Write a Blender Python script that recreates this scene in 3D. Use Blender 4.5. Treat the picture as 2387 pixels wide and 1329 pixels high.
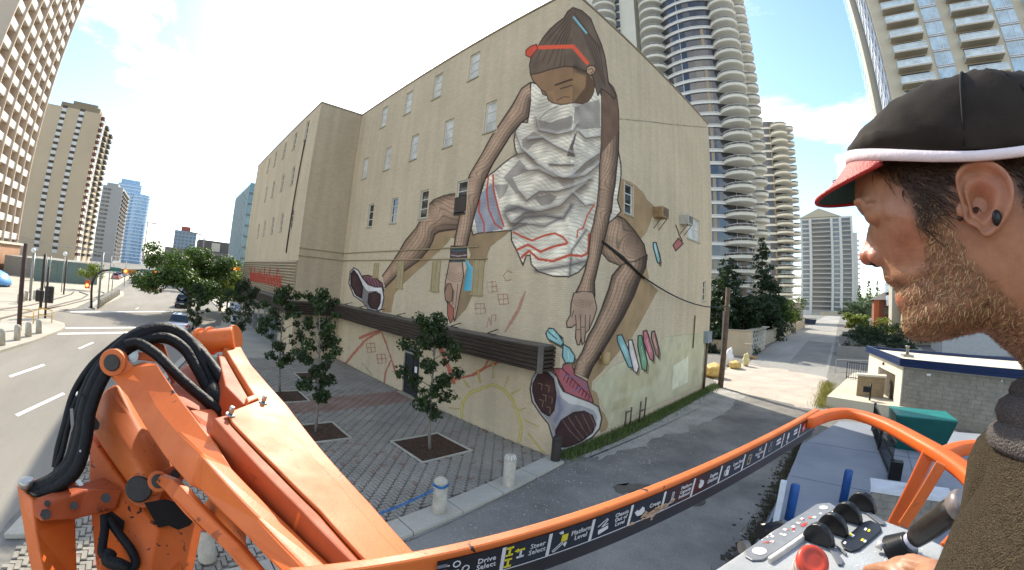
import bpy, bmesh, math, random
import numpy as np
from mathutils import Vector, Matrix
random.seed(7); rng = np.random.default_rng(7)
for _o in list(bpy.data.objects): bpy.data.objects.remove(_o)
SC = bpy.context.scene
COL = SC.collection
# ------------------------------------------------------------------ camera (a wide action-camera lens, 5.5 m above the street)
CAM_H = 5.5
LA, LK, YAW, PIT, ROL, CX, CY = 1.0543, 2.0881, .8228, .1097, -.0692, 1155.6, 574.84
def _rot():
    c, s = math.cos(ROL), math.sin(ROL); R = np.array([[c, 0, s], [0, 1, 0], [-s, 0, c]])
    c, s = math.cos(PIT), math.sin(PIT); R = np.array([[1, 0, 0], [0, c, -s], [0, s, c]]) @ R
    c, s = math.cos(YAW), math.sin(YAW); return np.array([[c, -s, 0], [s, c, 0], [0, 0, 1]]) @ R
RC = _rot()
def ray(u, v):
    x = (np.asarray(u, float) - CX) / 1000; y = -(np.asarray(v, float) - CY) / 1000
    r = np.hypot(x, y) + 1e-12; th = LK * np.arctan(LA * r / LK); s = np.sin(th) / r
    return np.stack([x * s, np.cos(th), y * s], -1) @ RC.T
def proj(p):
    d = (np.asarray(p, float) - np.array([0, 0, CAM_H])) @ RC
    d = d / np.linalg.norm(d, axis=-1, keepdims=True)
    th = np.arccos(np.clip(d[..., 1], -1, 1)); r = LK / LA * np.tan(th / LK)
    hh = np.hypot(d[..., 0], d[..., 2]) + 1e-12
    return np.stack([CX + 1000 * r * d[..., 0] / hh, CY - 1000 * r * d[..., 2] / hh], -1)
EYE = np.array([0, 0, CAM_H])
def on_z(u, v, z=0.0): d = ray(u, v); return EYE + d * ((z - CAM_H) / d[2])
def on_x(u, v, x): d = ray(u, v); return EYE + d * (x / d[0])
def on_y(u, v, y): d = ray(u, v); return EYE + d * (y / d[1])
def at(u, v, dist): return EYE + ray(u, v) * dist                     # a point seen at a pixel, dist metres away
def at_h(u, v, dist): d = ray(u, v); return EYE + d * (dist / math.hypot(d[0], d[1]))
cd = bpy.data.cameras.new('camera'); cam = bpy.data.objects.new('camera', cd); COL.objects.link(cam); SC.camera = cam
cd.type = 'PANO'; cd.panorama_type = 'FISHEYE_LENS_POLYNOMIAL'; cd.fisheye_fov = math.radians(178)
_r = np.linspace(0, 1.5, 400)[1:]; _rm = _r * 1000 * 36 / 2387
_co = np.linalg.lstsq(np.stack([_rm, _rm**2, _rm**3, _rm**4], 1), LK * np.arctan(LA * _r / LK), rcond=None)[0]
cd.fisheye_polynomial_k0 = 0
cd.fisheye_polynomial_k1, cd.fisheye_polynomial_k2, cd.fisheye_polynomial_k3, cd.fisheye_polynomial_k4 = [-float(c) for c in _co]
cd.sensor_width = 36; cd.sensor_height = 20.04; cd.shift_x = (1193.5 - CX) / 2387; cd.shift_y = -(664.5 - CY) / 1329
cd.clip_start = .02; cd.clip_end = 6000
M4 = Matrix.Identity(4)
for i in range(3):
    M4[i][0] = RC[i][0]; M4[i][1] = RC[i][2]; M4[i][2] = -RC[i][1]
M4[2][3] = CAM_H
cam.matrix_world = M4
# ------------------------------------------------------------------ sky, sun, exposure
SUN_AZ, SUN_EL = 148.5, 39.2
SUN_DIR = Vector((math.cos(math.radians(SUN_EL)) * math.cos(math.radians(SUN_AZ)), math.cos(math.radians(SUN_EL)) * math.sin(math.radians(SUN_AZ)), math.sin(math.radians(SUN_EL))))
W = bpy.data.worlds.new('World'); SC.world = W; W.use_nodes = True
nt = W.node_tree; nt.nodes.clear()
def N(t, kind, **kw):
    n = t.nodes.new(kind)
    for k_, v_ in kw.items():
        if k_.startswith('i_'):
            key = k_[2:]; n.inputs[int(key) if key.isdigit() else key.replace('_', ' ')].default_value = v_
        else: setattr(n, k_, v_)
    return n
sky = N(nt, 'ShaderNodeTexSky', sky_type='NISHITA', sun_disc=False, sun_elevation=math.radians(SUN_EL), sun_rotation=math.radians(90 - SUN_AZ), air_density=1.0, dust_density=.7, ozone_density=1.0)
tc = N(nt, 'ShaderNodeTexCoord')
# clouds: soft white masses by noise on the sky direction flattened onto a cloud layer
sep = N(nt, 'ShaderNodeSeparateXYZ'); nt.links.new(tc.outputs['Generated'], sep.inputs[0])
zc = N(nt, 'ShaderNodeMath', operation='MAXIMUM', i_1=0.03); nt.links.new(sep.outputs[2], zc.inputs[0])
za = N(nt, 'ShaderNodeMath', operation='ADD', i_1=0.16); nt.links.new(zc.outputs[0], za.inputs[0])
dx = N(nt, 'ShaderNodeMath', operation='DIVIDE'); nt.links.new(sep.outputs[0], dx.inputs[0]); nt.links.new(za.outputs[0], dx.inputs[1])
dy = N(nt, 'ShaderNodeMath', operation='DIVIDE'); nt.links.new(sep.outputs[1], dy.inputs[0]); nt.links.new(za.outputs[0], dy.inputs[1])
cmb = N(nt, 'ShaderNodeCombineXYZ'); nt.links.new(dx.outputs[0], cmb.inputs[0]); nt.links.new(dy.outputs[0], cmb.inputs[1])
cn = N(nt, 'ShaderNodeTexNoise', i_Scale=0.85, i_Detail=9.0, i_Roughness=0.58, i_Distortion=0.35)
mp = N(nt, 'ShaderNodeMapping'); mp.inputs['Location'].default_value = (3.1, 0.9, 0); nt.links.new(cmb.outputs[0], mp.inputs[0]); nt.links.new(mp.outputs[0], cn.inputs['Vector'])
cr = N(nt, 'ShaderNodeValToRGB'); cr.color_ramp.elements[0].position = 0.5; cr.color_ramp.elements[1].position = 0.64
nt.links.new(cn.outputs[0], cr.inputs[0])
# brightness of the clouds grows round the sun (forward scattering)
dt = N(nt, 'ShaderNodeVectorMath', operation='DOT_PRODUCT'); dt.inputs[1].default_value = tuple(SUN_DIR); nt.links.new(tc.outputs['Generated'], dt.inputs[0])
pw = N(nt, 'ShaderNodeMapRange', i_1=0.83, i_2=1.0, i_3=0.0, i_4=1.0); nt.links.new(dt.outputs['Value'], pw.inputs[0])
p2 = N(nt, 'ShaderNodeMath', operation='POWER', i_1=2.0); nt.links.new(pw.outputs[0], p2.inputs[0])
fx = N(nt, 'ShaderNodeMath', operation='MAXIMUM'); nt.links.new(cr.outputs[0], fx.inputs[0]); nt.links.new(p2.outputs[0], fx.inputs[1])
CLOUD = N(nt, 'ShaderNodeMixRGB'); CLOUD.inputs[1].default_value = (10.2, 9.8, 9.1, 1); CLOUD.inputs[2].default_value = (26, 25, 23, 1); nt.links.new(p2.outputs[0], CLOUD.inputs[0])
mx = N(nt, 'ShaderNodeMixRGB'); nt.links.new(fx.outputs[0], mx.inputs[0]); nt.links.new(CLOUD.outputs[0], mx.inputs[2])
skg = N(nt, 'ShaderNodeMixRGB', blend_type='MULTIPLY'); skg.inputs[0].default_value = 1; skg.inputs[2].default_value = (1.12, 1.26, 1.34, 1); nt.links.new(sky.outputs[0], skg.inputs[1])
nt.links.new(skg.outputs[0], mx.inputs[1])
bg = N(nt, 'ShaderNodeBackground'); bg.inputs[1].default_value = 0.15; nt.links.new(mx.outputs[0], bg.inputs[0])
wo = N(nt, 'ShaderNodeOutputWorld'); nt.links.new(bg.outputs[0], wo.inputs[0])
sl = bpy.data.lights.new('sun', 'SUN'); sl.energy = 4.2; sl.angle = math.radians(0.53); sl.color = (1.0, 0.93, 0.80)
so = bpy.data.objects.new('sun', sl); COL.objects.link(so); so.rotation_euler = SUN_DIR.to_track_quat('Z', 'Y').to_euler()
SC.view_settings.view_transform = 'Standard'; SC.view_settings.look = 'None'; SC.view_settings.exposure = 0.8; SC.view_settings.gamma = 1; SC.view_settings.use_curve_mapping = False
SC.render.engine = 'CYCLES'
SC.cycles.max_bounces = 6; SC.cycles.diffuse_bounces = 3; SC.cycles.glossy_bounces = 3; SC.cycles.transparent_max_bounces = 8
SC.cycles.use_denoising = True
# ------------------------------------------------------------------ helpers
def lin(c):
    if isinstance(c, str):
        c = c.lstrip('#'); c = tuple(int(c[i:i + 2], 16) / 255 for i in (0, 2, 4))
        return tuple(x / 12.92 if x <= .04045 else ((x + .055) / 1.055) ** 2.4 for x in c)
    return tuple(c)
_mats = {}
def mat(name, col, rough=.7, metal=0, var=.12, scale=3.0, bump=0.0, bscale=40., col2=None, thr=None, spec=.4, coat=0):
    """Principled surface whose colour drifts with two octaves of object-space noise (wear, dust), with a fine bump."""
    if name in _mats: return _mats[name]
    m = bpy.data.materials.new(name); m.use_nodes = True; t = m.node_tree; b = t.nodes['Principled BSDF']
    c = lin(col); b.inputs['Roughness'].default_value = rough; b.inputs['Metallic'].default_value = metal
    b.inputs['Specular IOR Level'].default_value = spec
    if coat: b.inputs['Coat Weight'].default_value = coat
    co = N(t, 'ShaderNodeTexCoord'); geo = N(t, 'ShaderNodeNewGeometry')
    n = N(t, 'ShaderNodeTexNoise', i_Scale=scale, i_Detail=5.0, i_Roughness=.6); t.links.new(geo.outputs['Position'], n.inputs['Vector'])
    r = N(t, 'ShaderNodeValToRGB')
    lo, hi = (thr if thr else (.3, .7))
    r.color_ramp.elements[0].position = lo; r.color_ramp.elements[1].position = hi
    d = lin(col2) if col2 else tuple(x * (1 + var) for x in c)
    e = c if col2 else tuple(x * (1 - var) for x in c)
    r.color_ramp.elements[0].color = (*e, 1); r.color_ramp.elements[1].color = (*d, 1)
    t.links.new(n.outputs[0], r.inputs[0]); t.links.new(r.outputs[0], b.inputs['Base Color'])
    if bump:
        n2 = N(t, 'ShaderNodeTexNoise', i_Scale=bscale, i_Detail=3.0); t.links.new(geo.outputs['Position'], n2.inputs['Vector'])
        bp = N(t, 'ShaderNodeBump', i_Strength=bump, i_Distance=.02); t.links.new(n2.outputs[0], bp.inputs['Height']); t.links.new(bp.outputs[0], b.inputs['Normal'])
    _mats[name] = m; return m
def glass(name, col='#1c2830', rough=.06):
    if name in _mats: return _mats[name]
    m = mat(name, col, rough, 0, .35, .6, spec=.9); return m
def emit(name, col, s):
    if name in _mats: return _mats[name]
    m = bpy.data.materials.new(name); m.use_nodes = True; b = m.node_tree.nodes['Principled BSDF']
    b.inputs['Base Color'].default_value = (*lin(col), 1); b.inputs['Emission Color'].default_value = (*lin(col), 1); b.inputs['Emission Strength'].default_value = s
    _mats[name] = m; return m
class MB:
    """Collects shapes (world coordinates) that become one mesh object."""
    def __init__(s): s.v = []; s.f = []; s.sm = []
    def add(s, vs, fs, smooth=False):
        k = len(s.v); s.v += [tuple(map(float, p)) for p in vs]; s.f += [tuple(i + k for i in f) for f in fs]; s.sm += [smooth] * len(fs); return s
    def box(s, lo, hi):
        (a, b, c), (d, e, f) = lo, hi
        if a > d: a, d = d, a
        if b > e: b, e = e, b
        if c > f: c, f = f, c
        return s.add([(a, b, c), (d, b, c), (d, e, c), (a, e, c), (a, b, f), (d, b, f), (d, e, f), (a, e, f)],
              [(0, 3, 2, 1), (4, 5, 6, 7), (0, 1, 5, 4), (1, 2, 6, 5), (2, 3, 7, 6), (3, 0, 4, 7)])
    def quad(s, *p): return s.add(p, [tuple(range(len(p)))])
    def bar(s, p, q, w, h, up=(0, 0, 1), w2=None, h2=None):
        """box beam from p to q; w across, h along up"""
        p = Vector(p); q = Vector(q); d = (q - p).normalized(); u = Vector(up); a = d.cross(u)
        if a.length < 1e-4: a = d.cross(Vector((1, 0, 0)))
        a.normalize(); u = a.cross(d).normalized(); w2 = w if w2 is None else w2; h2 = h if h2 is None else h2
        vs = [p - a * w / 2 - u * h / 2, p + a * w / 2 - u * h / 2, p + a * w / 2 + u * h / 2, p - a * w / 2 + u * h / 2,
              q - a * w2 / 2 - u * h2 / 2, q + a * w2 / 2 - u * h2 / 2, q + a * w2 / 2 + u * h2 / 2, q - a * w2 / 2 + u * h2 / 2]
        return s.add(vs, [(0, 1, 2, 3), (7, 6, 5, 4), (0, 4, 5, 1), (1, 5, 6, 2), (2, 6, 7, 3), (3, 7, 4, 0)])
    def tube(s, pts, r, n=8, cap=True, rs=None):
        pts = [Vector(p) for p in pts]; rings = []; a = None
        for i, p in enumerate(pts):
            d = (pts[min(i + 1, len(pts) - 1)] - pts[max(i - 1, 0)]).normalized()
            if a is None:
                a = d.cross(Vector((0, 0, 1)));
                if a.length < 1e-3: a = d.cross(Vector((1, 0, 0)))
            a = (a - d * a.dot(d)).normalized(); b = d.cross(a); rr = rs[i] if rs else r
            rings.append([p + (a * math.cos(t) + b * math.sin(t)) * rr for t in [2 * math.pi * k_ / n for k_ in range(n)]])
        vs = [v for g in rings for v in g]; fs = []
        for i in range(len(rings) - 1):
            for k_ in range(n): fs.append((i * n + k_, i * n + (k_ + 1) % n, (i + 1) * n + (k_ + 1) % n, (i + 1) * n + k_))
        s.add(vs, fs, True)
        if cap:
            m = len(s.v) - len(vs); s.f += [tuple(m + k_ for k_ in reversed(range(n))), tuple(m + (len(rings) - 1) * n + k_ for k_ in range(n))]; s.sm += [False, False]
        return s
    def lathe(s, c, prof, n=16, smooth=True):
        """profile of (radius, z) about the vertical through c"""
        vs = []; fs = []; m = len(prof)
        for r, z in prof:
            for k_ in range(n): t = 2 * math.pi * k_ / n; vs.append((c[0] + r * math.cos(t), c[1] + r * math.sin(t), c[2] + z))
        for i in range(m - 1):
            for k_ in range(n): fs.append((i * n + k_, i * n + (k_ + 1) % n, (i + 1) * n + (k_ + 1) % n, (i + 1) * n + k_))
        fs.append(tuple(reversed(range(n)))); fs.append(tuple((m - 1) * n + k_ for k_ in range(n)))
        return s.add(vs, fs, smooth)
    def prism(s, poly, vec):
        """planar polygon (3D points) pushed along vec"""
        n = len(poly); poly = [Vector(p) for p in poly]; v = Vector(vec)
        return s.add(poly + [p + v for p in poly], [tuple(reversed(range(n))), tuple(range(n, 2 * n))] + [(i, (i + 1) % n, (i + 1) % n + n, i + n) for i in range(n)])
    def ico(s, c, r, sq=(1, 1, 1), jit=0, sub=1):
        bm = bmesh.new(); bmesh.ops.create_icosphere(bm, subdivisions=sub, radius=1)
        vs = [(c[0] + v.co.x * r * sq[0] * (1 + random.uniform(-jit, jit)), c[1] + v.co.y * r * sq[1] * (1 + random.uniform(-jit, jit)), c[2] + v.co.z * r * sq[2] * (1 + random.uniform(-jit, jit))) for v in bm.verts]
        fs = [tuple(v.index for v in f.verts) for f in bm.faces]; bm.free(); return s.add(vs, fs, True)
    def build(s, name, material, parent=None, kind=None, label=None, bevel=0, origin=None, fix=True):
        me = bpy.data.meshes.new(name)
        o_ = Vector(parent['_org']) if parent is not None and '_org' in parent else Vector(origin or (0, 0, 0))
        if parent is not None and '_org' not in parent and '_po' in parent: o_ = Vector(parent['_po'])
        me.from_pydata([(p[0] - o_[0], p[1] - o_[1], p[2] - o_[2]) for p in s.v], [], s.f)
        me.polygons.foreach_set('use_smooth', s.sm)
        if fix and len(s.f) < 60000:
            bm = bmesh.new(); bm.from_mesh(me); bmesh.ops.recalc_face_normals(bm, faces=bm.faces); bm.to_mesh(me); bm.free()
        me.materials.append(material); me.update()
        o = bpy.data.objects.new(name, me); COL.objects.link(o)
        if parent is not None: o.parent = parent; o['_po'] = tuple(o_)
        else: o.location = o_; o['_org'] = tuple(o_)
        if kind: o['kind'] = kind
        if label: o['label'] = label
        if bevel:
            b = o.modifiers.new('bevel', 'BEVEL'); b.width = bevel; b.segments = 2; b.limit_method = 'ANGLE'; b.angle_limit = math.radians(40)
        return o
def tag(o, label, cat, group=None):
    o['label'] = label; o['category'] = cat
    if group: o['group'] = group
    return o
def thing(name, label, cat, loc=(0, 0, 0), group=None):
    o = bpy.data.objects.new(name, None); COL.objects.link(o); o.location = loc; o['_org'] = tuple(map(float, loc)); o.empty_display_size = .2
    return tag(o, label, cat, group)
def kids(o): return [c for c in bpy.data.objects if c.parent == o]
def copy_tree(o, loc=None, rotz=None, label=None, parent=None, scale=None):
    c = o.copy(); COL.objects.link(c)
    if parent is not None: c.parent = parent
    if loc is not None: c.location = loc
    if rotz is not None: c.rotation_euler = (0, 0, rotz)
    if scale is not None: c.scale = (scale,) * 3 if not hasattr(scale, '__len__') else scale
    if label: c['label'] = label
    for ch in o.children: copy_tree(ch, parent=c)
    return c
def piece(src, name, parent, loc, rot=None, scale=None):
    """another piece that shares src's mesh, child of parent, at a world location"""
    o = bpy.data.objects.new(name, src.data); COL.objects.link(o); o.parent = parent
    org = Vector(parent.get('_org', parent.get('_po', (0, 0, 0))))
    o.location = Vector(loc) - org; o['_po'] = tuple(org)
    if rot is not None: o.rotation_euler = rot
    if scale is not None: o.scale = scale
    return o
XB, YA, YF, XI, XE, YE, HT = -8.11, 10.753, 7.58, -26.9, -49.4, 26.3, 17.42
# ------------------------------------------------------------------ ground, street, plaza, alley
def ground_mat(name, a, b, scale=.5, thr=(.35, .65), fine=60, bump=.35, speck=.25, rough=.9, streak=None):
    """two ground tones in patches, stone-size speckle on top, grainy bump"""
    m = bpy.data.materials.new(name); m.use_nodes = True; t = m.node_tree; p = t.nodes['Principled BSDF']; p.inputs['Roughness'].default_value = rough; p.inputs['Specular IOR Level'].default_value = .3
    g = N(t, 'ShaderNodeNewGeometry'); src = g.outputs['Position']
    if streak:
        mp = N(t, 'ShaderNodeMapping'); mp.inputs['Scale'].default_value = streak; t.links.new(src, mp.inputs[0]); src = mp.outputs[0]
    n = N(t, 'ShaderNodeTexNoise', i_Scale=scale, i_Detail=7.0, i_Roughness=.65); t.links.new(src, n.inputs['Vector'])
    r = N(t, 'ShaderNodeValToRGB'); r.color_ramp.elements[0].position, r.color_ramp.elements[1].position = thr; r.color_ramp.elements[0].color = (*lin(a), 1); r.color_ramp.elements[1].color = (*lin(b), 1); t.links.new(n.outputs[0], r.inputs[0])
    v = N(t, 'ShaderNodeTexNoise', i_Scale=fine, i_Detail=2.0, i_Roughness=.7); t.links.new(g.outputs['Position'], v.inputs['Vector'])
    mr = N(t, 'ShaderNodeMapRange', i_1=.3, i_2=.7, i_3=1 - speck, i_4=1 + speck); t.links.new(v.outputs[0], mr.inputs[0])
    vm = N(t, 'ShaderNodeVectorMath', operation='SCALE'); t.links.new(r.outputs[0], vm.inputs[0]); t.links.new(mr.outputs[0], vm.inputs['Scale']); t.links.new(vm.outputs[0], p.inputs['Base Color'])
    bp = N(t, 'ShaderNodeBump', i_Strength=bump, i_Distance=.012); t.links.new(v.outputs[0], bp.inputs['Height']); t.links.new(bp.outputs[0], p.inputs['Normal'])
    return m
def flat(name, pts, z, m, h=0, kind='structure', parent=None):
    """horizontal sheet (or slab when h > 0) over a 2D polygon"""
    mb = MB()
    if h: mb.prism([(p[0], p[1], z) for p in pts], (0, 0, h))
    else: mb.quad(*[(p[0], p[1], z) for p in pts])
    return mb.build(name, m, parent, kind)
def rag(L, n=7, j=.16):
    out = []
    for p, q in zip(L, L[1:] + L[:1]):
        for k in range(n): f = k / n; out.append((p[0] + (q[0] - p[0]) * f + random.gauss(0, j), p[1] + (q[1] - p[1]) * f + random.gauss(0, j)))
    return out
G = lambda L, z=0: [tuple(on_z(u, v, z)[:2]) for u, v in L]
mb = MB(); mb.quad((-3000, -3000, 0), (3000, -3000, 0), (3000, 3000, 0), (-3000, 3000, 0)); mb.build('ground', ground_mat('city_ground', '#6f6c66', '#7f7b72', .05, fine=3), None, 'structure')
M_ROAD = ground_mat('road_asphalt', '#7c756b', '#908a7e', .22, fine=45, speck=.14, streak=(.25, 1, 1))
flat('road', [(-400, -9.2), (-47, -8.2), (-34, -8.2), (-20, -10.5), (-9, -13), (10, -16), (10, -4), (-9.5, -3.5), (-40, 3.9), (-120, 3.9), (-400, 2)], .004, M_ROAD)
flat('cross_street', [(-46.5, -60), (-35.5, -60), (-35.5, 3), (-44, 4.0), (-46.5, 4.0)], .008, M_ROAD)
M_PAINT = mat('road_paint', '#d9d6cf', .7, 0, .15, 4)
M_CONC = ground_mat('concrete', '#a39c8e', '#b8b1a2', .4, fine=30, speck=.1)
M_CONCD = ground_mat('concrete_dull', '#8a867d', '#9d988d', .6, fine=30, speck=.12)
for L in ([(215, 797), (220, 799), (186, 814), (181, 812)], [(101, 848), (106, 852), (25, 880), (20, 876)], [(146, 915), (152, 919), (42, 971), (35, 966)]): flat('lane_dash', G(L, .012), .012, M_PAINT)
for L in ([(136, 776), (306, 773), (306, 777), (133, 780)], [(124, 763), (316, 762), (316, 765), (122, 766)], [(165, 726), (404, 725), (404, 727), (163, 728)], [(315, 720), (322, 717), (325, 717), (318, 721)]): flat('stop_line', G(L, .012), .012, M_PAINT)
# pavers of the plaza: laid in herringbone, each a low block with its own tilt; the nearest 300 are parts, the rest one piece
KX = lambda y: -7.62 - (y - 4.6) * .1                    # inner edge of the concrete strip along the alley
KY = lambda x: -3.35 + (-9.0 - x) * .235                 # street kerb
flat('plaza', [(XI, YA), (XI, KY(XI) + .3), (-9.2, -3.0), (-7.6, -2.6), (-7.6, 4.6), (-8.25, YA)], .02, mat('paver_bed', '#55524b', .95, bump=.3), 0)
plaza = bpy.data.objects['plaza']
PITS = [((-11.05, 7.9), .95), ((-13.7, 4.9), .85), ((-18.3, 4.95), .85), ((-21.9, 7.5), .85)]
cells = []
bw = .115; th45 = math.radians(0)
for i in range(-10, 190):
    for j in range(-10, 135):
        # herringbone cells: each pair index gives one horizontal or one vertical block
        k = (i + j) % 4
        x0, y0 = -7.4 - i * bw, 10.9 - j * bw
        if k == 0: cells.append((x0 - bw / 2 - bw / 2, y0, 1))     # covers i, i+1
        elif k == 2: cells.append((x0, y0 - bw / 2, 0))            # covers j, j+1 (below)
def ok(x, y):
    if not (XI + .1 < x and y < YA - .06 and x < KX(y) - .06 and y > KY(x) + .45): return False
    return not any(abs(x - c[0]) < r + .08 and abs(y - c[1]) < r + .08 for c, r in PITS)
cells = [c for c in cells if ok(c[0], c[1])]
cells.sort(key=lambda c: c[0] ** 2 + c[1] ** 2)
M_PAV = ground_mat('paver_grey', '#857f73', '#9a9386', .9, fine=18, speck=.16, bump=.2)
M_PAVR = ground_mat('paver_red', '#84695b', '#917a6c', .9, fine=18, speck=.16, bump=.2)
def paver(mb, x, y, hor, z=.03, dz=None):
    a, b = (bw - .006, bw / 2 - .006) if hor else (bw / 2 - .006, bw - .006)
    t = [random.uniform(-.004, .004) for _ in range(4)] if dz is None else dz; h = .035
    v = [(x - a, y - b, z), (x + a, y - b, z), (x + a, y + b, z), (x - a, y + b, z)]; e = .007
    mb.add([*v, *[(p[0] + (e if p[0] < x else -e), p[1] + (e if p[1] < y else -e), z + h + t[q]) for q, p in enumerate(v)]], [(4, 5, 6, 7), (0, 1, 5, 4), (1, 2, 6, 5), (2, 3, 7, 6), (3, 0, 4, 7)])
# visible ones first: the boom hides the corner by the street
vis = [c for c in cells if c[0] > -13 and c[1] > 2.0]; near = set(map(tuple, vis[:300]))
protoP = {}
for c in vis[:300]:
    if c[2] not in protoP:
        m = MB(); paver(m, c[0], c[1], c[2]); o = m.build('paver', M_PAV, plaza, fix=False); protoP[c[2]] = (o, c)
    else:
        o, c0 = protoP[c[2]]; piece(o, 'paver', plaza, Vector(plaza['_org']) + Vector((c[0] - c0[0], c[1] - c0[1], random.uniform(-.003, .004))), rot=(0, 0, 0))
red = lambda c: -18.0 < c[0] + (c[1] - 10.7) * .05 < -16.1 or random.random() < .02
m1, m2 = MB(), MB()
for c in cells:
    if tuple(c) in near: continue
    paver(m2 if red(c) else m1, c[0], c[1], c[2])
m1.build('grey_pavers', M_PAV, plaza, 'stuff', fix=False); m2.build('red_pavers', M_PAVR, plaza, 'stuff', fix=False)
# tree pits
for (cx_, cy_), r in PITS:
    flat('tree_pit', [(cx_ - r, cy_ - r), (cx_ + r, cy_ - r), (cx_ + r, cy_ + r), (cx_ - r, cy_ + r)], .045, ground_mat('mulch', '#3a2a20', '#54402f', 6, fine=40, speck=.5, bump=1.0), 0)
    pit = COL.objects[-1]
    for lo, hi in (((-r - .06, -r - .06), (r + .06, -r)), ((-r - .06, r), (r + .06, r + .06)), ((-r - .06, -r), (-r, r)), ((r, -r), (r + .06, r))):
        m = MB(); m.box((cx_ + lo[0], cy_ + lo[1], .01), (cx_ + hi[0], cy_ + hi[1], .085)); m.build('edging', M_CONC, pit)
    m = MB()
    for _ in range(160): m.ico((cx_ + random.uniform(-r, r) * .93, cy_ + random.uniform(-r, r) * .93, .055), random.uniform(.018, .04), (1.4, .8, .5), .3, 0)
    m.build('bark_chips', mat('bark_chip', '#4a3627', .95, 0, .4, 9), pit, 'stuff')
# concrete strip along the alley, slab by slab
strip = MB(); strip.quad((-7.7, -2.9, .012), (-6.95, -2.9, .012), (-6.85, 4.6, .012), (-7.55, 10.6, .012), (-8.3, 10.6, .012)); strip = strip.build('pavement_edge', M_CONCD, None, 'structure')
ys = np.arange(-2.9, 10.6, 1.5)
for y0, y1 in zip(ys, list(ys[1:]) + [10.65]):
    m = MB(); m.prism([(KX(y0) + .02, y0 + .012, .016), (KX(y0) + .70, y0 + .012, .016), (KX(y1) + .70, y1 - .012, .016), (KX(y1) + .02, y1 - .012, .016)], (0, 0, .09 + random.uniform(0, .006))); m.build('edge_slab', M_CONC, strip, bevel=.01)
kerb = MB(); kerb.quad((-9.3, -3.4, .006), (-40, KY(-40), .006), (-40, KY(-40) + .25, .006), (-9.3, -3.1, .006)); kerb = kerb.build('street_kerb', M_CONCD, None, 'structure')
xs = np.arange(-8.9, -41, -2.0)
for a, b in zip(xs[:-1], xs[1:]):
    m = MB(); m.prism([(a - .01, KY(a), .01), (b + .01, KY(b), .01), (b + .01, KY(b) + .4, .01), (a - .01, KY(a) + .4, .01)], (0, 0, .11)); m.build('kerb_stone', M_CONC, kerb, bevel=.012)
flat('sidewalk', [(XI, YF), (XI, KY(XI) + .41), (-40, KY(-40) + .41), (-52, 6.2), (-120, 6.2), (-120, 9), (-52, 9), (XE, YF)], .016, M_CONC, .08)
# alley
flat('alley_asphalt', [(-7.5, 10.3), (-6.8, 4.5), (-6.9, -3.2), (8, -6), (8, 3), (-1.2, 3), (-1.2, 24.4), (-7.2, 27.7), (-8.1, 27.7), (-8.1, 10.9)], .004, ground_mat('alley_asphalt', '#6a6660', '#8a857c', .35, (.38, .62), 38, .6, .3))
flat('alley_gravel', rag([(-7.7, 11.5), (-6.9, 12.2), (-6.2, 16), (-5.4, 21), (-5.6, 26.4), (-7.6, 27.3), (-7.9, 22), (-7.9, 14)], 9, .12), .008, ground_mat('pale_gravel', '#85817a', '#aaa59b', .8, (.3, .7), 22, 1.0, .45))
flat('dirt', rag([(-7.2, 27.6), (-1.2, 24.6), (-.9, 26.5), (-1.2, 36.9), (-8.6, 41), (-9.6, 38), (-9.2, 31)], 12, .13), .008, ground_mat('sandy_dirt', '#a2978a', '#bbb0a0', .5, (.3, .7), 14, .6, .2))
flat('alley_concrete', [(-1.25, 36.8), (-1.4, 60), (-2.4, 137), (-3.5, 310), (-12, 310), (-10.4, 100), (-9.9, 62), (-9.0, 46), (-8.5, 41)], .006, ground_mat('alley_concrete', '#85827b', '#a09c94', .15, (.35, .65), 30, .2, .08, streak=(1, .25, 1)))
flat('alley_patch', [(-5.2, 44), (-1.6, 43), (-1.9, 72), (-5.8, 74)], .010, ground_mat('alley_patch', '#77746e', '#85827a', .3, fine=30, speck=.08))
# a dark wet patch, manhole and loose stones
flat('puddle', rag([(-5.3, 10.1), (-4.7, 10.4), (-4.2, 10.3), (-4.0, 10.9), (-4.5, 11.3), (-5.1, 11.1), (-5.5, 10.6)], 6, .07), .012, mat('wet_asphalt', '#57524a', .5, 0, .3, 3, spec=.5))
m = MB(); m.lathe((-3.35, 11.1, .008), [(.01, .008), (.36, .008), (.36, 0)], 24); tag(m.build('manhole_cover', mat('iron', '#4b4843', .6, .5, .3, 8)), 'round iron manhole cover beside the wet patch in the alley', 'manhole cover')
m = MB()
for _ in range(2600):
    x, y = random.uniform(-7.7, -1.4), random.uniform(3, 26)
    if random.random() > (1.0 if x < -5.2 else .05): continue
    m.ico((x, y, .01), random.uniform(.008, .03), (1.2, 1, .7), .3, 0)
m.build('loose_gravel', mat('gravel_stone', '#9a958c', .9, 0, .35, 2), None, 'stuff')
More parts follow.
